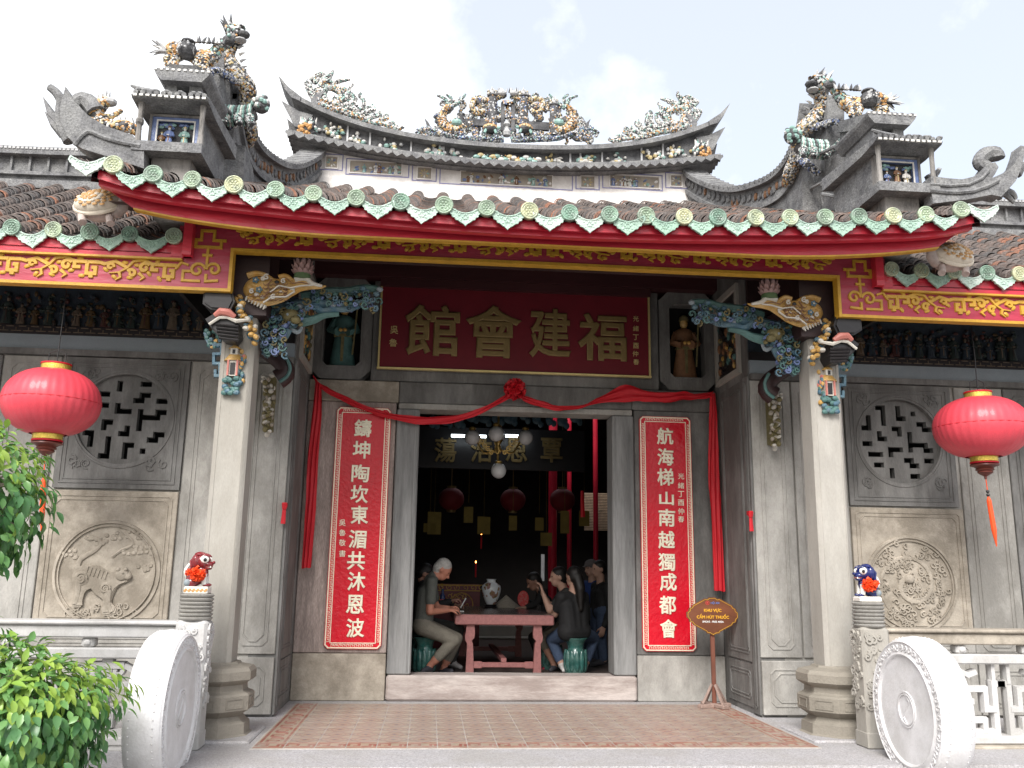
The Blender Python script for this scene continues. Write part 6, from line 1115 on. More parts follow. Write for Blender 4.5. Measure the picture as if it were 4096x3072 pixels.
for tx, z, wd, m in (('KHU VỰC', .055, .175, 'sign_gold'), ('CẤM HÚT THUỐC', 0, .325, 'sign_gold'), ('SMOKE - FREE AREA', -.052, .215, 'sign_white')):
    link('lettering', text_mesh(tx, m, wd, None, .003, .022), bd, loc=(cx, 1.9745, cz + z))
link('lettering', text_mesh('HỘI AN', 'sign_blue', .085, None, .003, .01), bd, loc=(cx + .025, 1.9745, cz + .128))
b = MB(); b.ribbon([(cx - .05 + .018 * cos(2 * pi * i / 12), cz + .128 + .018 * sin(2 * pi * i / 12)) for i in range(12)], .006, 1.975, .002, closed=True); b.ell((cx - .05, 1.975, cz + .128), (.008, .003, .01), 6, 4); b.build('sign_emblem', 'sign_red', bd)
b = MB(); b.cbox((cx, 2.01, .40), (.04, .03, .76), bev=.004); b.build('post', 'post_wood', SG)
for a in (0, pi / 2):
    b = MB(); b.cbox((cx, 2.01, .025 + .004 * (a > 0)), (.36, .075, .04), Matrix.Rotation(a + .35, 3, 'Z'), bev=.008); b.build('foot', 'foot_wood', SG)
for i in range(4):
    a = i * pi / 2 + .35; d = Vector((cos(a), sin(a), 0)); b = MB(); b.tube([Vector((cx, 2.01, .22)) + d * .022, Vector((cx, 2.01, .045)) + d * .135], .016, 4); b.build('brace', 'foot_wood', SG)
# ------------------------------------------------------------------ hall seen through the doorway
FZ = .14
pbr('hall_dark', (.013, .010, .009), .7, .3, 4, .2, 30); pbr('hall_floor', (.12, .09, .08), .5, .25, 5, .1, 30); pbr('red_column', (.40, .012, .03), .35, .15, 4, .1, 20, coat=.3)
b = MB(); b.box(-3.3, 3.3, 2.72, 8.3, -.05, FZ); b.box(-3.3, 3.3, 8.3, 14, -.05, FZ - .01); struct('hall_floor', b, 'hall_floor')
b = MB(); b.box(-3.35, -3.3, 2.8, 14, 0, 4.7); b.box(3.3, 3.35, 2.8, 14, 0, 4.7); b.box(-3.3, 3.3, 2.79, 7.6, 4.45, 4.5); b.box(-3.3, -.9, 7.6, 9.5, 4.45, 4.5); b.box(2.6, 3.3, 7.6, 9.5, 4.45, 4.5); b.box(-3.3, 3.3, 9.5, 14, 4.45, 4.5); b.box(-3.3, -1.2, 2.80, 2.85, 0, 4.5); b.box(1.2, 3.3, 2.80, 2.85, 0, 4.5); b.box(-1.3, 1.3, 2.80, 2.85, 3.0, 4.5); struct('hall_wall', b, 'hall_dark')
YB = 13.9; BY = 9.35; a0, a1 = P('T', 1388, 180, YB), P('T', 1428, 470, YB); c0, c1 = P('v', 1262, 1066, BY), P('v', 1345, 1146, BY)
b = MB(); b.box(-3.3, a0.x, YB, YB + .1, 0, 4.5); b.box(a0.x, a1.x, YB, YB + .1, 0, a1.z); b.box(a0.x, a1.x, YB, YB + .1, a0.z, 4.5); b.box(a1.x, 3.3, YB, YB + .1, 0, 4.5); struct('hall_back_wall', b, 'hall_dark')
b = MB()
for i in range(24): z = c1.z + (c0.z - c1.z) * i / 23; b.tube([(c0.x, BY, z), (c1.x, BY, z + .004)], .011, 5)
b.build('bamboo_blind', pbr('bamboo', (.52, .38, .27), .7, .25, 20, .2), None, label='rolled-down bamboo blind in the hall behind the visitors', cat='blind')
b = MB(); b.box(-1, 3.3, 15.5, 15.6, 0, 5); struct('courtyard_wall', b, 'plaster')
for (xa, xb, Y, n) in ((1462, 1556, 8.6, 0), (1666, 1716, 9.2, 1), (1952, 2006, 8.9, 2)):
    p0, p1 = P('T', xa, 300, Y), P('T', xb, 300, Y); r = (p1.x - p0.x) / 2; b = MB(); b.lathe([(r * 1.5, 0), (r * 1.6, .1), (r * 1.15, .2), (r, .22), (r, 4.2)], 20, ((p0.x + p1.x) / 2, Y, FZ)); b.build('red_hall_column', 'red_column', None, smooth=40, label=['thick red hall column right behind the seated visitors', 'slim red hall column beside the thick one', 'red hall column above the grey cap'][n], cat='column', group='red hall columns')
zz = [P('T', 800, y, 9.1).z for y in (955, 1000, 1068, 1145)]
ST_ = thing('stone_steps', (.3, 8.4, FZ), 'pale grey stone steps far behind the table, seen under it', 'steps')
for i in range(3): b = MB(); b.cbox((.35, 9.1 + .28 * (2 - i), (zz[i] + FZ) / 2 - .0), (2.3, .30 if i else .9, zz[i] - FZ), bev=.01); b.build('step', 'stone_light', ST_)
# altar table
AL = thing('altar_table', (-.4, 7, FZ), 'red lacquer altar table with gilt carving behind the seated man', 'altar')
p0, p1 = P('T', 300, 505, 7.0), P('T', 725, 755, 7.0); b = MB(); b.box(p0.x - .3, p1.x, 7.0, 7.6, FZ, p0.z); b.build('cabinet', pbr('altar_red', (.16, .015, .02), .4, .2), AL)
b = MB(); mid = (p0.z * .74 + p1.z * .26); b.box(p0.x - .3, p1.x, 6.98, 7.0, p0.z - .02, p0.z, k=0); b.box(p0.x - .3, p1.x, 6.985, 7.0, mid - .01, mid + .005, k=0)
for i in range(7): b.ribbon(spiral2(p0.x - .1 + .2 * i * .6, (p0.z + mid) / 2, .05, .01, i, 1.2), .014, 7.0, .012)
cxa = P('T', 530, 690, 7).x; b.ribbon([(cxa + .17 * cos(2 * pi * i / 24), p1.z + .04 + .17 * sin(2 * pi * i / 24)) for i in range(24)], .018, 7.0, .012, closed=True)
for i in range(16): b.ribbon(spiral2(cxa + random.uniform(-.45, .2), random.uniform(p1.z - .05, mid - .05), random.uniform(.03, .06), .008, random.uniform(0, 6), 1.1), .012, 7.0, .010)
b.build('gilt_carving', 'gold_paint', AL)
# name board with four gilt characters, valance, tubes of light
HB = thing('inner_board', (.07, 6, 2.7), 'black inner name board with four dull gilt characters behind the chandelier', 'plaque'); b = MB(); b.box(-1.2, 1.35, 6.03, 6.1, 2.72, 3.32); b.build('board', 'wood_black', HB)
for ch, vx in (('蕩', 962), ('浩', 1040), ('恩', 1116), ('覃', 1192)): p = P('v', vx, 972, 6.0); link('character', text_mesh(ch, 'gold_dull', .32, .36, .03, .02), HB, loc=(p.x, 6.029, p.z))
b = MB()
for i in range(12): p = P('v', 935 + 28 * i, 905 + random.uniform(-6, 8), 5.2); b.ell(p, (random.uniform(.05, .10), .02, random.uniform(.05, .10)), 8, 5); b.ell(p + Vector((.06, 0, -.06)), (.04, .02, .05), 7, 5)
b.box(-1.4, 1.4, 5.19, 5.22, P('v', 1000, 893, 5.2).z, 4.4); b.build('carved_valance', 'carve_blue', None, smooth=40, label='blue-grey carved wooden valance inside above the chandelier', cat='valance')
for vx0, vx1, n in ((975, 1050, 0), (1085, 1150, 1)):
    p0, p1 = P('v', vx0, 941, 5.7), P('v', vx1, 943, 5.7); b = MB(); b.tube([p0, p1], .020, 8); b.build('light_tube', pbr('tube_glow%d' % n, (.9, .95, 1), .5, 0, 5, 0, emit=(.85, .95, 1, 5)), None, label=['lit white light tube left part, ending at the middle globe', 'lit white light tube peeking beside the outer chandelier globe'][n] if 0 else ('longer lit fluorescent tube behind the chandelier globes' if n == 0 else 'shorter lit fluorescent tube behind the chandelier globes'), cat='light tube', group='lit tubes in the hall')
# chandelier
CH = thing('chandelier', (-.05, 4.0, 2.5), 'brass scroll chandelier with unlit white glass globes inside the doorway', 'chandelier'); pbr('globe_glass', (.62, .62, .62), .15, .05, 4, 0, coat=.4); pbr('brass', (.42, .28, .09), .35, .2, 9, .2, metal=.8)
ctr = P('v', 1076, 960, 4.0)
b = MB(); b.tube([ctr + Vector((0, 0, -.3)), ctr + Vector((0, 0, 1.45))], .014, 8); b.lathe([(.02, -.12), (.05, -.08), (.03, 0), (.06, .06), (.02, .14)], 12, ctr); b.build('stem', 'brass', CH)
for vx, vy, Y, up in ((1020, 945, 3.95, 1), (1072, 937, 3.72, 1), (1135, 945, 4.05, 1), (1077, 1017, 4.0, 0), (1076, 940, 4.3, 1)):
    p = P('v', vx, vy, Y); b = MB(); b.ell(p, .095, 18, 12); gl = b.build('globe', 'globe_glass', CH, smooth=1)
    b = MB(); b.lathe([(.03, 0), (.045, .02), (.045, .035), (.02, .05)], 12, p + Vector((0, 0, .085 if up else .08))); b.build('globe_cap', 'brass', gl)
    if up:
        b = MB(); c_ = p + Vector((0, 0, .13)); d = (c_ - ctr); m = ctr + d * .55 + Vector((0, 0, -.22)); b.tube(catmull([ctr + Vector((0, 0, -.05)), m, ctr + d * .95 + Vector((0, 0, -.05)), c_], 5), .012, 6)
        for i in range(5): q_ = ctr + d * (.25 + .13 * i) + Vector((0, -.01, -.16 + .02 * i)); b.ribbon(spiral2(q_.x, q_.z, .035, .006, i, 1.3, 9), .014, q_.y, .014)
        b.build('arm', 'brass', CH)
for i, (vx, vy) in enumerate(((975, 1078), (1108, 1080), (1215, 1080))):
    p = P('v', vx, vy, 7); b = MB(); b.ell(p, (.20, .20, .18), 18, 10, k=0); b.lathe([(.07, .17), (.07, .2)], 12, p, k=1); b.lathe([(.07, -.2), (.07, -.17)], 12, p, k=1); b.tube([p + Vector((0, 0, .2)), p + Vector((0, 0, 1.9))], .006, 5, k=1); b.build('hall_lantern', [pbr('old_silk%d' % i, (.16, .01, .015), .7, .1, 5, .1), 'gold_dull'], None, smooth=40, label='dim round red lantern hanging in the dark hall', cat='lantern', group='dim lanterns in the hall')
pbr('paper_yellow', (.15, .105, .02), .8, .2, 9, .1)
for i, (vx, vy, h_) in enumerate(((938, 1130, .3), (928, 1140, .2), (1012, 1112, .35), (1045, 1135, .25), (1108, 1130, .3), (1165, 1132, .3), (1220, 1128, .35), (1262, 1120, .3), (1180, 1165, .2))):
    p = P('v', vx, vy, 6.3); b = MB(); b.cbox(p, (random.uniform(.10, .2), .006, h_ * random.uniform(.6, 1.1)), Matrix.Rotation(random.uniform(-.3, .3), 3, 'Z')); b.tube([p + Vector((0, 0, h_ / 2)), p + Vector((0, 0, 1.6))], .003, 4); b.build('prayer_tag', 'paper_yellow', None, label='yellow paper prayer tag hanging in the dark hall', cat='paper tag', group='yellow prayer tags')
b = MB(); p = P('v', 1257, 1060, 5.0); b.tube([p, p + Vector((.01, 0, -.35))], [.02, .035], 6); b.build('hall_banner', 'red_silk', None, label='narrow red cloth streamer hanging beyond the chandelier', cat='streamer')
for i, (vx, vy) in enumerate(((1040, 1153), (955, 1214), (1028, 1214))):
    p = P('v', vx, vy, 6.6); b = MB(); b.lathe([(.012, -.22), (.012, -.02), (.004, -.02)], 8, p, k=0); b.ell(p, (.008, .008, .016), 6, 5, k=1); b.build('altar_candle', ['red_silk', pbr('flame%d' % i, (1, .5, .1), .5, 0, 5, 0, emit=(1, .35, .06, 12))], None, label='small burning altar candle in the dark hall', cat='candle', group='altar candles')
# ------------------------------------------------------------------ table and what stands on it
pbr('table_pink', (.36, .15, .14), .55, .2, 30, .15, 60); pbr('table_top', (.075, .06, .055), .25, .3, 6, .1)
TB = thing('stone_table', (0, 4, FZ), 'long pink table with dark top and wavy legs just inside the door', 'table'); TY0, TY1 = 3.46, 5.85; TX0, TX1, TZ = -.565, .555, .79
b = MB(); b.cbox(((TX0 + TX1) / 2, (TY0 + TY1) / 2, TZ - .058), (TX1 - TX0, TY1 - TY0, .112), bev=.012); tt = b.build('apron_slab', 'table_pink', TB)
b = MB(); b.box(TX0 + .012, TX1 - .012, TY0 + .012, TY1 - .012, TZ - .001, TZ + .004); b.build('top_panel', 'table_top', tt)
for e, x in ((-1, TX0 + .18), (1, TX1 - .18)):
    for Y in (TY0 + .10, TY1 - .12):
        pr = [(-.045, .674), (.045, .674), (.05, .56), (.045, .50), (.015, .455), (.03, .42), (.04, .2), (.045, 0), (-.045, 0), (-.04, .2), (-.035, .42), (-.055, .46), (-.06, .52), (-.05, .58)]; b = MB(); b.prism([(x + e * -a, FZ + c * .79) for a, c in pr][::(1 if e < 0 else -1)], Y - .045, Y + .045); b.build('leg', 'table_pink', TB)
for Y in (TY0 + .1, TY1 - .12):
    b = MB(); b.cbox(((TX0 + TX1) / 2, Y, FZ + .10), (TX1 - TX0 - .42, .05, .055), bev=.006)
    for e in (-1, 1): b.cbox(((TX0 + TX1) / 2 + e * .29, Y, FZ + .10), (.10, .056, .075), bev=.006)
    b.build('stretcher', 'table_pink', TB)
b = MB(); b.cbox((0, (TY0 + TY1) / 2, FZ + .15), (.06, TY1 - TY0 - .25, .04)); b.build('long_stretcher', 'table_pink', TB)
VS = thing('porcelain_vase', P('T', 845, 765, 5.35), 'white porcelain vase painted with flowers on a dark stand', 'vase'); vb = P('T', 845, 760, 5.35); vt = P('T', 845, 447, 5.35); H = vt.z - TZ - .045; sc = H / 1.0
pv = [(.17, 0), (.18, .01), (.24, .12), (.32, .3), (.385, .5), (.40, .62), (.37, .74), (.28, .82), (.19, .865), (.175, .9), (.18, .96), (.215, 1.0), (.20, 1.0), (.16, .95)]
def paintmat(name):
    m = pbr(name, (.74, .78, .80), .12, .03, 5, 0, coat=.6); t = m.node_tree; bs = t.nodes['Principled BSDF']; src = bs.inputs['Base Color'].links[0].from_socket; L = t.links.new
    tc = nn(t, 'ShaderNodeTexCoord'); no = nn(t, 'ShaderNodeTexNoise'); no.inputs['Scale'].default_value = 16; no.inputs['Detail'].default_value = 4; L(tc.outputs['Object'], no.inputs[0])
    r = nn(t, 'ShaderNodeValToRGB'); e = r.color_ramp.elements; e[0].position = .40; e[0].color = (.10, .12, .05, 1); e[1].position = .5; e[1].color = (.35, .20, .10, 1); x = e.new(.58); x.color = (.40, .25, .25, 1); x = e.new(.66); x.color = (.20, .07, .04, 1); L(no.outputs[1], r.inputs[0])
    n2 = nn(t, 'ShaderNodeTexNoise'); n2.inputs['Scale'].default_value = 9; n2.inputs['Detail'].default_value = 2; L(tc.outputs['Object'], n2.inputs[0]); mr = nn(t, 'ShaderNodeMapRange'); mr.inputs['From Min'].default_value = .50; mr.inputs['From Max'].default_value = .53; L(n2.outputs['Fac'], mr.inputs[0])
    mx_ = nn(t, 'ShaderNodeMix', data_type='RGBA'); L(mr.outputs[0], mx_.inputs[0]); L(src, mx_.inputs[6]); L(r.outputs[0], mx_.inputs[7]); L(mx_.outputs[2], bs.inputs['Base Color']); return m
paintmat('painted_porcelain')
b = MB(); b.lathe([(r * sc, z * sc) for r, z in pv], 32, (vb.x, 5.35, TZ + .045)); b.build('body', 'painted_porcelain', VS, smooth=50)
b = MB(); b.lathe([(.09, 0), (.095, .012), (.07, .02), (.08, .035), (.085, .044), (0, .045)], 20, (vb.x, 5.35, TZ + .004)); b.build('stand', 'wood_black', VS)
ha = P('T', 1012, 622, 5.55); b = MB(); b.lathe([(.20, 0), (.195, .004), (.004, ha.z - TZ - .005)], 28, (ha.x, 5.55, TZ + .006)); b.build('conical_hat', pbr('palm_leaf', (.30, .27, .22), .8, .15, 40, .3), None, smooth=30, label='conical palm-leaf hat lying on the table beside the vase', cat='hat')
bt = P('T', 322, 700, 4.6); b = MB(); b.lathe([(.03, 0), (.033, .02), (.033, .15), (.03, .17), (.014, .20), (.014, .225), (.017, .226), (.017, .25), (0, .25)], 14, (bt.x, 4.6, TZ + .004)); b.box(bt.x - .034, bt.x + .034, 4.562, 4.568, TZ + .06, TZ + .13, k=1); b.build('drink_bottle', [pbr('bottle_blue', (.03, .05, .14), .15, .1, 4, 0), 'sign_red'], None, smooth=40, label='dark blue plastic drink bottle on the table by the seated man', cat='bottle')
for px, py, nm, lb, cat, d, m in ((520, 803, 'phone', 'white phone lying flat on the table corner', 'phone', (.075, .14, .009), 'sign_white'), (1365, 785, 'compact_camera', 'small dark camera standing on the table corner', 'camera', (.05, .035, .06), 'wood_black')):
    p = PZ('T', px, py, TZ); b = MB(); b.cbox((p.x, p.y, TZ + .004 + d[2] / 2), d, bev=.003); 
    if nm != 'phone': b.lathe([(.016, 0), (.016, .02)], 12, (p.x, p.y - .017, TZ + .035), Matrix.Rotation(pi / 2, 3, 'X')); b.cbox((p.x, p.y, TZ + .07), (.012, .012, .012))
    b.build(nm, m, None, label=lb, cat=cat)
# green ceramic stools
pbr('stool_glaze', (.03, .12, .105), .18, .45, 14, .5, 30, coat=.5, dirt=(.12, .22, .19), damt=.6, dscale=10)
def stool(px, Y, lb):
    p = P('T', px, 1200, Y); x = p.x; zt = .545; H = zt - FZ; T = thing('ceramic_stool', (x, Y, FZ), lb, 'stool', 'green ceramic stools'); b = MB(); b.lathe([(.112, 0), (.118, .02 * H), (.115, .2 * H), (.122, .4 * H), (.115, .6 * H), (.09, .70 * H), (.088, .76 * H), (.105, .88 * H), (.128, .96 * H), (.135, .985 * H), (.13, H), (0, H)], 28, (x, Y, FZ), flute=.02); bd = b.build('body', 'stool_glaze', T, smooth=50)
    b = MB()
    for i in range(12): a = 2 * pi * i / 12; Mx = Matrix.Rotation(a, 3, 'Z'); b.ell(Vector((x + .118 * cos(a), Y + .118 * sin(a), FZ + .40 * H)), (.022, .034, .30 * H), 8, 8, Mx)
    b.build('petal_ring', 'stool_glaze', bd, smooth=50)
stool(130, 3.45, 'green ceramic stool under the grey-haired man'); stool(1760, 3.5, 'green ceramic stool under the long-haired woman in black')
stool(1500, 4.15, 'green ceramic stool under the man aiming his phone'); stool(60, 4.25, 'green ceramic stool behind the grey-haired man')
# ------------------------------------------------------------------ people
pbr('skin', (.36, .19, .135), .6, .1, 9, .05); pbr('skin_tan', (.42, .18, .12), .6, .1, 9, .05); pbr('skin_pale', (.46, .28, .21), .6, .08, 9, .05); pbr('hair_grey', (.36, .35, .33), .7, .3, 60, .6, 120); pbr('hair_black', (.012, .01, .009), .45, .3, 60, .5, 120, stretch=(1, 1, .2)); pbr('shirt_grey', (.085, .09, .08), .85, .15, 20, .5, 90); pbr('trouser_khaki', (.17, .155, .125), .85, .15, 12, .5, 70); pbr('cloth_black', (.017, .017, .018), .8, .2, 12, .3, 60); pbr('denim', (.05, .075, .13), .85, .2, 40, .3, 90); pbr('denim_cuff', (.35, .38, .40), .85, .2, 40, .3); pbr('cloth_blue', (.02, .05, .19), .8, .2, 9, .3); pbr('cap_grey', (.11, .10, .10), .85, .2, 12, .3); pbr('sandal', (.05, .05, .06), .7, .2); pbr('shoe_white', (.62, .60, .58), .6, .1); pbr('cloth_charcoal', (.045, .047, .045), .85, .2, 12, .3); pbr('shoe_red', (.25, .02, .04), .6, .2); pbr('lip', (.30, .10, .09), .5, .05); pbr('eye', (.02, .015, .012), .3, 0)
def frame(f, u):
    f = Vector(f).normalized(); u = Vector(u); u = (u - f * u.dot(f)).normalized(); r = f.cross(u); return f, r, u
class Person:
    def __init__(s): s.p = []
    def cap(s, a, ra, b_, rb, m): s.p.append(('c', Vector(a), ra, Vector(b_), rb, m))
    def ell(s, c, r, m, Mx=None): s.p.append(('e', Vector(c), Vector(r), Mx or Matrix.Identity(3), m))
    def head(s, c, fwd, up, skin, hair, style='short', k=1.0):
        f, r, u = frame(fwd, up); Mx = Matrix((f, r, u)).transposed(); c = Vector(c); g = lambda a, b_, d: c + (f * a + r * b_ + u * d) * k
        s.ell(g(0, 0, .02), (.092 * k, .074 * k, .095 * k), skin, Mx); s.ell(g(.03, 0, -.055), (.058 * k, .052 * k, .055 * k), skin, Mx); s.cap(g(.085, 0, .0), .011 * k, g(.104, 0, -.028), .015 * k, skin)
        s.cap(g(.066, -.03, .033), .014 * k, g(.066, .03, .033), .014 * k, skin); s.ell(g(.078, 0, -.062), (.012 * k, .024 * k, .010 * k), 'lip', Mx)
        for e in (-1, 1): s.ell(g(.076, e * .032, .015), (.010 * k, .014 * k, .009 * k), 'eye', Mx); s.ell(g(-.008, e * .076, -.005), (.02 * k, .012 * k, .03 * k), skin, Mx)
        if hair:
            s.ell(g(-.018, 0, .05), (.094 * k, .083 * k, .082 * k), hair, Mx); s.ell(g(-.05, 0, .0), (.066 * k, .078 * k, .085 * k), hair, Mx)
            for e in (-1, 1): s.ell(g(-.03, e * .066, .01), (.03 * k, .016 * k, .045 * k), hair, Mx)
        if style == 'long': s.cap(g(-.07, 0, .0), .065 * k, g(-.10, 0, -.14), .06 * k, hair); s.cap(g(-.10, 0, -.14), .058 * k, g(-.08, .01, -.36), .03 * k, hair)
        if style == 'cap': s.ell(g(-.01, 0, .055), (.105 * k, .092 * k, .075 * k), 'cap_grey', Mx); s.cap(g(.08, -.035, .045), .012, g(.08, .035, .045), .012, 'cap_grey'); s.cap(g(.13, -.02, .04), .011, g(.13, .02, .04), .011, 'cap_grey'); s.cap(g(.08, 0, .046), .013, g(.14, 0, .04), .010, 'cap_grey')
        s.neck = g(-.015, 0, -.05)
    def hand(s, w_, d, n, skin, curl=.5, k=1.0):     # w_ wrist, d pointing direction, n palm normal
        f, r, u = frame(d, n); w_ = Vector(w_)
        for e in (-.022, 0, .022): s.cap(w_ + f * .012 + r * e * .7 * k, .017 * k, w_ + (f * .078 + r * e) * k, .014 * k, skin)
        for i, (e, L) in enumerate(((-.031, .060), (-.0105, .072), (.0105, .068), (.031, .054))):
            b0 = w_ + (f * .082 + r * e) * k; a1 = curl; a2 = curl * 2.1; d1 = f * cos(a1) + u * sin(a1); d2 = f * cos(a2) + u * sin(a2); b1 = b0 + d1 * L * .5 * k; s.cap(b0, .0095 * k, b1, .0088 * k, skin); s.cap(b1, .0088 * k, b1 + d2 * L * .5 * k, .0075 * k, skin)
        t0 = w_ + (f * .025 - r * .034) * k; t1 = t0 + (f * .030 - r * .026 + u * .012) * k; s.cap(t0, .014 * k, t1, .011 * k, skin); s.cap(t1, .011 * k, t1 + (f * .026 + u * .014 * (1 + curl)) * k, .009 * k, skin)
    def arm(s, sh, el, wr, sleeve, skin, long=False, r=1.0):
        sh, el, wr = Vector(sh), Vector(el), Vector(wr); m = sh.lerp(el, .62)
        if long: s.cap(sh, .062 * r, el, .05 * r, sleeve); s.cap(el, .05 * r, wr.lerp(el, .08), .036 * r, sleeve); s.cap(wr.lerp(el, .08), .026 * r, wr, .026 * r, skin)
        else: s.cap(sh, .066 * r, m, .06 * r, sleeve); s.cap(m, .043 * r, el, .039 * r, skin); s.cap(el, .040 * r, wr.lerp(el, .4), .034 * r, skin); s.cap(wr.lerp(el, .4), .033 * r, wr, .025 * r, skin)
    def torso(s, pel, chest, shl, shr, hl, hr, shirt, pants, w=1.0):
        pel, chest, shl, shr, hl, hr = map(Vector, (pel, chest, shl, shr, hl, hr))
        s.cap(shl, .062, shr, .062, shirt); ax = (shr - shl).normalized()
        for e in (-.085, 0, .085): s.cap(chest + ax * e * w, .098, pel + ax * e * .85 * w + (chest - pel) * .18, .105 * w, shirt)
        s.cap(hl, .108 * w, hr, .108 * w, pants); s.cap(pel, .11, pel + (chest - pel) * .12, .115, shirt); s.cap(chest + (shl + shr) * 0, .09, (shl + shr) / 2, .07, shirt)
    def leg(s, h, k, a, toe, pants, skin, shoe, cut=1.0, cuff=None, r=1.0):
        h, k, a, toe = map(Vector, (h, k, a, toe)); s.cap(h, .098 * r, k, .068 * r, pants)
        if cut >= 1: s.cap(k, .066 * r, a, .05 * r, pants)
        elif cut > 0: e = k.lerp(a, cut); s.cap(k, .067 * r, e, .06 * r, pants); s.cap(e, .05 * r, k.lerp(a, min(1, cut + .15)), .048 * r, skin)
        s.cap(k.lerp(a, .3), .052 * r, a, .034 * r, skin)
        if cuff: e = k.lerp(a, min(cut, .9)); s.cap(k.lerp(a, min(cut, .9) - .07), .058 * r, e, .057 * r, cuff)
        d = (toe - a); s.cap(a + Vector((0, 0, -.02)), .036, toe, .028, shoe); s.cap(a - Vector((d.x, d.y, 0)).normalized() * .03 + Vector((0, 0, -.03)), .034, toe, .026, shoe)
    def build(s, label, vox=.010, group=None):
        b = MB()
        for q in s.p:
            if q[0] == 'c':
                _, a, ra, c, rb, m = q; d = c - a
                if d.length > 1e-4:
                    t = d.normalized(); n = 5; pts = [a - t * ra * cos(i / n * pi / 2) for i in range(n)] + [a.lerp(c, i / 4) for i in range(5)] + [c + t * rb * sin(i / n * pi / 2) for i in range(1, n + 1)]; rr = [max(.001, ra * sin(i / n * pi / 2)) for i in range(n)] + [ra + (rb - ra) * i / 4 for i in range(5)] + [max(.001, rb * cos(i / n * pi / 2)) for i in range(1, n + 1)]; b.tube(pts, rr, 12)
                else: b.ell(a, max(ra, rb), 12, 8)
            else: b.ell(q[1], q[2], 16, 12, q[3])
        mats = sorted({q[-1] for q in s.p}); me = b.mesh('person', mats[:1]); ob = bpy.data.objects.new('tmp', me); COL.objects.link(ob)
        md = ob.modifiers.new('r', 'REMESH'); md.mode = 'VOXEL'; md.voxel_size = vox; sm = ob.modifiers.new('s', 'SMOOTH'); sm.iterations = 3; sm.factor = .5
        dg = bpy.context.evaluated_depsgraph_get(); m2 = bpy.data.meshes.new_from_object(ob.evaluated_get(dg), depsgraph=dg); bpy.data.objects.remove(ob)
        n = len(m2.polygons); C = np.empty(n * 3); m2.polygons.foreach_get('center', C); C = C.reshape(-1, 3); best = np.full(n, 1e9); idx = np.zeros(n, int)
        for q in s.p:
            if q[0] == 'c':
                _, a, ra, c, rb, m = q; a_, c_ = np.array(a), np.array(c); d = c_ - a_; L2 = max(d @ d, 1e-9); t = np.clip((C - a_) @ d / L2, 0, 1); ds = np.linalg.norm(C - a_ - t[:, None] * d, axis=1) - (ra + (rb - ra) * t)
            else:
                _, c, r, Mx, m = q; l = (C - np.array(c)) @ np.array(Mx); rv = np.array(r); ln = np.linalg.norm(l / rv, axis=1); ds = (ln - 1) * np.linalg.norm(l, axis=1) / np.maximum(ln, 1e-6)
            w_ = ds < best - 1e-5; best[w_] = ds[w_]; idx[w_] = mats.index(m)
        m2.materials.clear()
        for m in mats: m2.materials.append(MATS[m])
        m2.polygons.foreach_set('material_index', idx.astype(np.int32)); m2.polygons.foreach_set('use_smooth', [True] * n); m2.update()
        return link('person', m2, None, label=label, cat='person', group=group)
t = lambda x, y, Y: P('T', x, y, Y)
# 1 grey-haired man leaning over the table
A = Person(); hc = t(325, 350, 3.4); A.head(hc, (.80, -.05, -.60), (.55, 0, .8), 'skin_tan', 'hair_grey'); shm = t(190, 470, 3.4); shl = shm + Vector((.0, .17, 0)); shr = shm + Vector((.02, -.17, -.01)); pel = t(110, 945, 3.4)
chest = t(140, 600, 3.4); A.torso(pel, chest, shl, shr, pel + Vector((0, .10, 0)), pel + Vector((0, -.10, 0)), 'shirt_grey', 'trouser_khaki', 1.05); A.cap(shm + Vector((.02, 0, .03)), .06, A.neck, .055, 'skin_tan'); A.cap(shm, .075, shm + Vector((.035, 0, .045)), .066, 'shirt_grey')
el = t(190, 800, 3.2); wr = t(400, 785, 3.38); A.arm(shr, el, wr, 'shirt_grey', 'skin_tan'); A.hand(wr, Vector((1, .25, .05)), (0, .3, -1), 'skin_tan', .6)
el2 = t(260, 760, 3.65); wr2 = t(400, 760, 3.6); A.arm(shl, el2, wr2, 'shirt_grey', 'skin_tan'); A.hand(wr2, Vector((1, -.2, .1)), (0, -.2, -1), 'skin_tan', .7)
A.leg(pel + Vector((.02, -.11, -.02)), t(450, 1110, 3.28), t(180, 1390, 3.28), t(110, 1440, 3.2), 'trouser_khaki', 'skin_tan', 'sandal', .62); A.leg(pel + Vector((.02, .11, -.02)), t(480, 1090, 3.58), t(330, 1420, 3.58), t(420, 1440, 3.5), 'trouser_khaki', 'skin_tan', 'sandal', .62)
A.build('grey-haired person in grey polo and khaki trousers hunched over the table, on a stool')
# 2 companion hidden behind him, phone in hand
A = Person(); o = Vector((-.12, .85, 0)); hc = t(300, 400, 4.15); A.head(hc + Vector((-.18, 0, .0)), (.85, 0, -.5), (.5, 0, .85), 'skin', 'hair_black'); shm = t(110, 520, 4.15); pel = t(60, 930, 4.15); chest = t(80, 640, 4.15); shl, shr = shm + Vector((0, .16, 0)), shm + Vector((0, -.16, 0)); A.torso(pel, chest, shl, shr, pel + Vector((0, .1, 0)), pel + Vector((0, -.1, 0)), 'cloth_black', 'cloth_charcoal'); A.cap(shm, .06, A.neck, .05, 'skin')
wr = t(415, 685, 4.05); A.arm(shr, t(230, 735, 3.98), wr, 'cloth_black', 'skin', True); A.hand(wr, (1, 0, .25), (0, 0, -1), 'skin', .7); wr = t(455, 735, 4.25); A.arm(shl, t(270, 760, 4.35), wr, 'cloth_black', 'skin', True); A.hand(wr, (1, -.1, .2), (0, 0, -1), 'skin', .8)
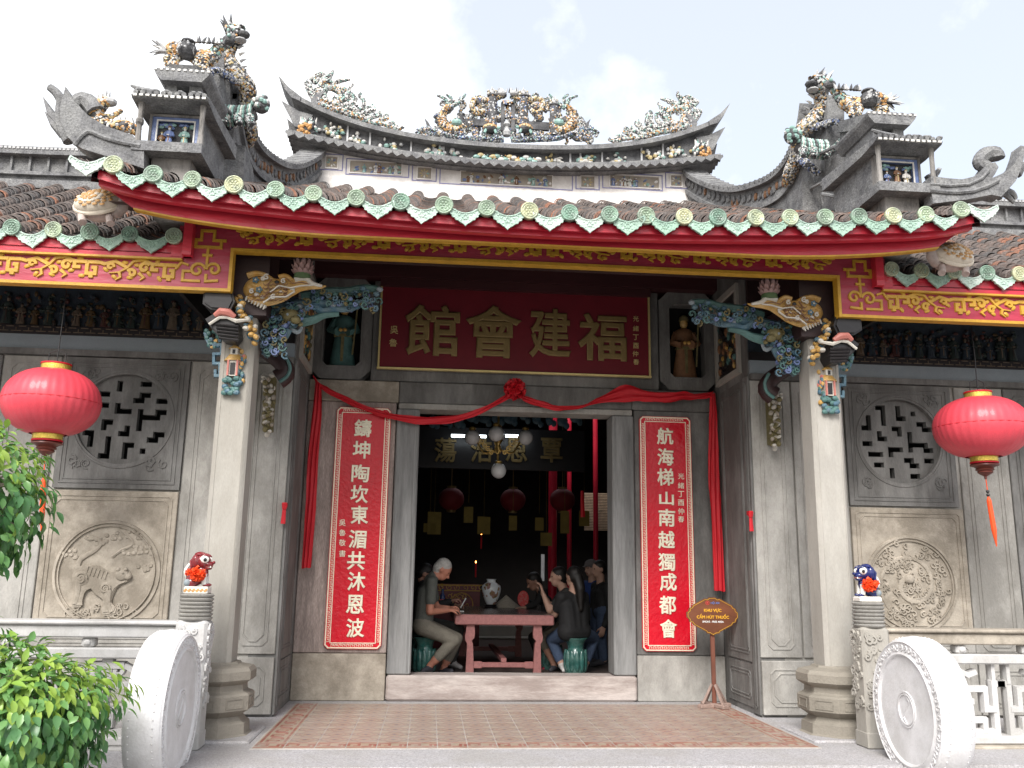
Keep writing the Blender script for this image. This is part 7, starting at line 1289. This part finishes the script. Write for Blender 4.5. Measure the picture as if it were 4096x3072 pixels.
A.leg(pel + Vector((.02, -.1, 0)), t(500, 990, 4.05), t(430, 1330, 4.05), t(520, 1400, 3.98), 'cloth_charcoal', 'skin', 'shoe_white'); A.leg(pel + Vector((.02, .1, 0)), t(500, 980, 4.28), t(400, 1340, 4.28), t(480, 1400, 4.2), 'cloth_charcoal', 'skin', 'shoe_white')
A.build('person in black seated behind the grey-haired one, both hands on a phone')
p = t(520, 715, 4.12); b = MB(); b.cbox(p + Vector((.03, 0, .01)), (.012, .07, .13), Matrix.Rotation(.5, 3, 'Y'), bev=.003); b.build('phone', 'sign_white', None, label='white phone held over the table beyond the grey-haired person', cat='phone')
# 3 man aiming a phone, shorts
A = Person(); hc = t(1570, 430, 4.0); A.head(hc, (-.98, -.05, -.08), (0, 0, 1), 'skin_pale', 'hair_black'); shm = t(1650, 600, 4.0); shl, shr = shm + Vector((0, -.17, 0)), shm + Vector((0, .17, 0)); pel = t(1640, 960, 4.05); chest = t(1650, 700, 4.0); A.torso(pel, chest, shl, shr, pel + Vector((0, -.1, 0)), pel + Vector((0, .1, 0)), 'cloth_black', 'cloth_charcoal'); A.cap(shm, .06, A.neck, .055, 'skin_pale')
el = t(1480, 790, 3.85); wr = t(1405, 595, 3.9); A.arm(shl, el, wr, 'cloth_charcoal', 'skin_pale'); A.hand(wr, (-.25, 0, 1), (-1, .3, 0), 'skin_pale', .45); el2 = t(1500, 770, 4.2); wr2 = t(1400, 600, 4.1); A.arm(shr, el2, wr2, 'cloth_black', 'skin_pale'); A.hand(wr2, (-.2, -.1, 1), (-1, -.3, 0), 'skin_pale', .5)
A.leg(pel + Vector((-.02, -.1, 0)), t(1405, 1100, 3.9), t(1530, 1380, 3.9), t(1490, 1430, 3.84), 'trouser_khaki', 'skin', 'sandal', .25); A.leg(pel + Vector((-.02, .1, 0)), t(1400, 1090, 4.15), t(1480, 1360, 4.15), t(1420, 1420, 4.1), 'trouser_khaki', 'skin', 'shoe_red', .25)
A.build('short-haired person in black seated at the table, aiming a phone at the vase')
p = t(1375, 545, 4.0); b = MB(); b.cbox(p, (.010, .14, .075), bev=.003); b.build('phone', 'wood_black', None, label='black phone held up in front of the short-haired person', cat='phone')
# 4 woman with long hair, back turned
A = Person(); hc = t(1735, 430, 3.55); A.head(hc, (-.55, .8, -.1), (0, 0, 1), 'skin_pale', 'hair_black', 'long'); shm = t(1730, 640, 3.55); ax = Vector((.8, .45, 0)).normalized(); shl, shr = shm - ax * .165, shm + ax * .165; pel = t(1745, 1010, 3.52); chest = t(1735, 740, 3.55); A.torso(pel, chest, shl, shr, pel - ax * .1, pel + ax * .1, 'cloth_black', 'cloth_black', 1.08); A.cap(shm, .06, A.neck, .05, 'skin_pale')
wr = t(1500, 850, 3.85); A.arm(shl, t(1540, 830, 3.62), wr, 'cloth_black', 'skin_pale'); A.hand(wr, (-.6, .8, .1), (0, 0, -1), 'skin_pale', .3); wr = t(1800, 850, 3.95); A.arm(shr, t(1880, 860, 3.7), wr, 'cloth_black', 'skin_pale', True); A.hand(wr, (-.5, .8, 0), (0, 0, -1), 'skin_pale', .3)
A.leg(pel + Vector((-.10, .02, -.02)), t(1500, 1100, 3.75), t(1605, 1350, 3.66), t(1630, 1430, 3.52), 'denim', 'skin_pale', 'shoe_white', .82, 'denim_cuff'); A.leg(pel + Vector((.10, .05, -.02)), t(1960, 1090, 3.78), t(1865, 1350, 3.72), t(1860, 1420, 3.6), 'denim', 'skin_pale', 'shoe_white', .82, 'denim_cuff')
A.build('long-haired person in black top and cuffed jeans on a green stool, back turned')
# 5 person leaning across the far side of the table
A = Person(); hc = t(1310, 480, 5.30); A.head(hc, (-.9, -.1, -.45), (-.3, 0, .9), 'skin', 'hair_black'); shm = t(1400, 590, 5.40); shl, shr = shm + Vector((0, -.16, 0)), shm + Vector((0, .16, 0)); pel = t(1470, 960, 5.45); chest = t(1420, 690, 5.40); A.torso(pel, chest, shl, shr, pel + Vector((0, -.1, 0)), pel + Vector((0, .1, 0)), 'cloth_black', 'cloth_charcoal'); A.cap(shm, .06, A.neck, .05, 'skin')
wr = t(1225, 755, 5.15); A.arm(shl, t(1330, 720, 5.20), wr, 'cloth_black', 'skin_pale', True); A.hand(wr, (-1, -.1, 0), (0, 0, -1), 'skin_pale', .2); wr = t(1255, 700, 5.45); A.arm(shr, t(1350, 720, 5.53), wr, 'cloth_black', 'skin', True); A.hand(wr, (-.8, -.3, .3), (-.3, 0, 1), 'skin', .9)
A.leg(pel + Vector((0, -.1, 0)), t(1300, 1080, 5.35), t(1380, 1330, 5.35), t(1300, 1390, 5.25), 'cloth_charcoal', 'skin', 'shoe_red'); A.leg(pel + Vector((0, .1, 0)), t(1310, 1080, 5.60), t(1390, 1330, 5.60), t(1320, 1390, 5.55), 'cloth_charcoal', 'skin', 'shoe_red'); A.build('dark-clothed person leaning over the far table edge behind the red fan')
fc = t(1195, 660, 5.27); b = MB(); b.lathe([(.10, -.003), (.104, 0), (.10, .003)], 26, fc, Matrix.Rotation(pi / 2, 3, 'X') @ Matrix.Diagonal((.72, 1.0, 1)), k=0); b.tube([fc + Vector((.04, 0, -.08)), fc + Vector((.07, .02, -.15))], .008, 6, k=1)
for i in range(26): a, r_ = random.uniform(0, 6.28), .085 * sqrt(random.random()); b.ribbon(spiral2(fc.x + .7 * r_ * cos(a), fc.z + r_ * sin(a), .012, .003, a, 1, 7), .005, fc.y - .003, .002, k=2)
b.build('hand_fan', ['sign_red', 'wood_finial', 'carve_pink'], None, label='red patterned hand fan above the table beside the conical hat', cat='fan')
# 6, 7 standing visitors at the right
def stander(hx, hy, Y, fwd, shirt, pants, lb, style, long, look):
    A = Person(); hc = t(hx, hy, Y); k = .93; A.head(hc, fwd, (0, 0, 1), 'skin_pale', 'hair_black', style, k); f = Vector(fwd).normalized(); r = f.cross(Vector((0, 0, 1))); top = hc.z + .1; Hh = top - FZ; sh = hc + Vector((0, 0, -.22)) - f * .03; pel = Vector((hc.x - f.x * .02, hc.y, FZ + Hh * .52)); chest = sh.lerp(pel, .3); shl, shr = sh - r * .165, sh + r * .165; A.torso(pel, chest, shl, shr, pel - r * .09, pel + r * .09, shirt, pants); A.cap(sh, .06, A.neck, .05, 'skin_pale')
    for e, sp in ((-1, shl), (1, shr)):
        el = sp + Vector((0, 0, -.27)) + r * e * .05 - f * .03; wr = el + Vector((0, 0, -.2)) + f * .10; A.arm(sp, el, wr, shirt, 'skin_pale', long); A.hand(wr, Vector((0, 0, -1)) + f * .35, -r * e, 'skin_pale', .5); hp = pel + r * e * .09; kn = Vector((hp.x + f.x * .03, hp.y, FZ + Hh * .27)); an = Vector((hp.x, hp.y + .02, FZ + .09)); A.leg(hp, kn, an, an + f * .17 + Vector((0, 0, -.06)), pants, 'skin_pale', 'sandal', .92, 'denim_cuff' if pants == 'denim' else None)
    A.build(lb)
stander(1925, 335, 4.95, (-.8, -.5, -.1), 'cloth_blue', 'denim', 'standing person in grey cap and blue shirt behind the seated visitors', 'cap', False, 0); stander(2010, 345, 4.55, (-.95, -.25, -.1), 'cloth_black', 'denim', 'standing person in long black jacket and jeans by the door jamb', 'short', True, 0)
# ------------------------------------------------------------------ clipped fig tree in the corner of the court
def leafmat(name, c, c2):
    m = bpy.data.materials.new(name); m.use_nodes = True; t = m.node_tree; bs = t.nodes['Principled BSDF']; L = t.links.new
    oi = nn(t, 'ShaderNodeObjectInfo'); ge = nn(t, 'ShaderNodeNewGeometry'); no = nn(t, 'ShaderNodeTexNoise'); no.inputs['Scale'].default_value = 7; L(ge.outputs['Position'], no.inputs[0]); mx_ = nn(t, 'ShaderNodeMix', data_type='RGBA'); mr = nn(t, 'ShaderNodeMapRange'); mr.inputs['From Min'].default_value = .35; mr.inputs['From Max'].default_value = .65; L(no.outputs['Fac'], mr.inputs[0]); L(mr.outputs[0], mx_.inputs[0]); mx_.inputs[6].default_value = (*c, 1); mx_.inputs[7].default_value = (*c2, 1)
    L(mx_.outputs[2], bs.inputs['Base Color']); bs.inputs['Roughness'].default_value = .32; bs.inputs['Specular IOR Level'].default_value = .5
    tr = nn(t, 'ShaderNodeBsdfTranslucent'); L(mx_.outputs[2], tr.inputs[0]); ms = nn(t, 'ShaderNodeMixShader'); ms.inputs[0].default_value = .25; L(bs.outputs[0], ms.inputs[1]); L(tr.outputs[0], ms.inputs[2]); L(ms.outputs[0], t.nodes['Material Output'].inputs[0]); MATS[name] = m
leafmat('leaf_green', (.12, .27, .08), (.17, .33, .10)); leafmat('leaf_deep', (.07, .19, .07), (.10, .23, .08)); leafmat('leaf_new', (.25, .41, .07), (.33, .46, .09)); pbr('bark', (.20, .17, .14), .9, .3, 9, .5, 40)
def leaf_verts(L, W, fold, droop):
    st = [(0, 0), (.18, .62), (.42, 1), (.68, .82), (.88, .36), (1, 0)]; vs = []; 
    for t, w_ in st: z = -droop * L * t * t; vs += [(t * L, -w_ * W / 2, z + fold * w_ * W), (t * L, 0, z), (t * L, w_ * W / 2, z + fold * w_ * W)]
    fs = []
    for i in range(5): fs += [(i * 3, i * 3 + 1, i * 3 + 4, i * 3 + 3), (i * 3 + 1, i * 3 + 2, i * 3 + 5, i * 3 + 4)]
    return vs, fs
LM = []
for i in range(6):
    b = MB(); vs, fs = leaf_verts(.074 + .005 * i, .040 + .003 * (i % 3), .16, .22 + .07 * i); b.add(vs, fs); me = b.mesh('leaf', [['leaf_green', 'leaf_green', 'leaf_deep', 'leaf_new', 'leaf_green', 'leaf_deep'][i]]); me.polygons.foreach_set('use_smooth', [True] * len(me.polygons)); LM.append(me)
FT = thing('fig_tree', (-3.75, -1.6, -.30), 'clipped fig tree with tiers of glossy green leaves by the white drum', 'tree')
b = MB(); b.tube(catmull([(-3.75, -1.6, -.32), (-3.85, -1.55, .3), (-3.7, -1.6, .9), (-3.8, -1.55, 1.5), (-3.7, -1.5, 1.9)], 6), [.09, .04], 10)
b.build('trunk', 'bark', FT, smooth=1)
rnd = random.Random(21)
pads = [((-3.17, -1.62, .43), (.64, .48, .42), 5200, 0), ((-3.52, -1.5, 1.62), (.43, .42, .42), 2200, 1), ((-3.60, -1.55, .90), (.38, .30, .16), 600, 2)]
inst = []; allv = []
for (c, r, n, pi_) in pads:
    c = Vector(c)
    b = MB(); root = Vector((-3.75, -1.58, c.z - .1))
    for i in range(26):
        d = Vector((rnd.gauss(0, 1), rnd.gauss(0, 1), rnd.gauss(.1, .8))).normalized(); e = c + Vector((d.x * r[0], d.y * r[1], d.z * r[2])) * .85; m = root.lerp(e, .5) + Vector((0, 0, .06)); b.tube([root, m, e], [.018, .010, .004], 5)
    b.build('branches', 'bark', FT)
    for i in range(n):
        d = Vector((rnd.gauss(0, 1), rnd.gauss(0, 1), rnd.gauss(0, 1))).normalized(); q = rnd.uniform(.72, 1.0) if rnd.random() < .85 else rnd.uniform(.3, .7)
        lump = 1 + .16 * sin(5 * d.x + 2 * pi_) * cos(4 * d.z + 1) + .1 * sin(9 * d.y + 7 * d.x)
        p = c + Vector((d.x * r[0], d.y * r[1], d.z * r[2])) * q * lump
        dn = Vector((0, 0, -1)) + d * (.75 + .5 * max(0, d.z)); out = (dn + Vector((rnd.gauss(0, .42), rnd.gauss(0, .42), rnd.gauss(0, .35)))).normalized(); nrm = d * 1.1 + Vector((rnd.gauss(0, .35), rnd.gauss(-.1, .35), .7))
        f, rr, u = frame(out, nrm); Mx = Matrix((f, -rr, u)).transposed()
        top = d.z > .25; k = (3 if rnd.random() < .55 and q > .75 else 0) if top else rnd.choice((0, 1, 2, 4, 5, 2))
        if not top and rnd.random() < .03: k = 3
        inst.append((p, Mx, k, rnd.uniform(.68, 1.02)))
vis = sorted(inst, key=lambda t: (t[0] - O0).length)
near = [t for t in vis if t[0].x > -3.62][:290]; ids = set(id(t) for t in near)
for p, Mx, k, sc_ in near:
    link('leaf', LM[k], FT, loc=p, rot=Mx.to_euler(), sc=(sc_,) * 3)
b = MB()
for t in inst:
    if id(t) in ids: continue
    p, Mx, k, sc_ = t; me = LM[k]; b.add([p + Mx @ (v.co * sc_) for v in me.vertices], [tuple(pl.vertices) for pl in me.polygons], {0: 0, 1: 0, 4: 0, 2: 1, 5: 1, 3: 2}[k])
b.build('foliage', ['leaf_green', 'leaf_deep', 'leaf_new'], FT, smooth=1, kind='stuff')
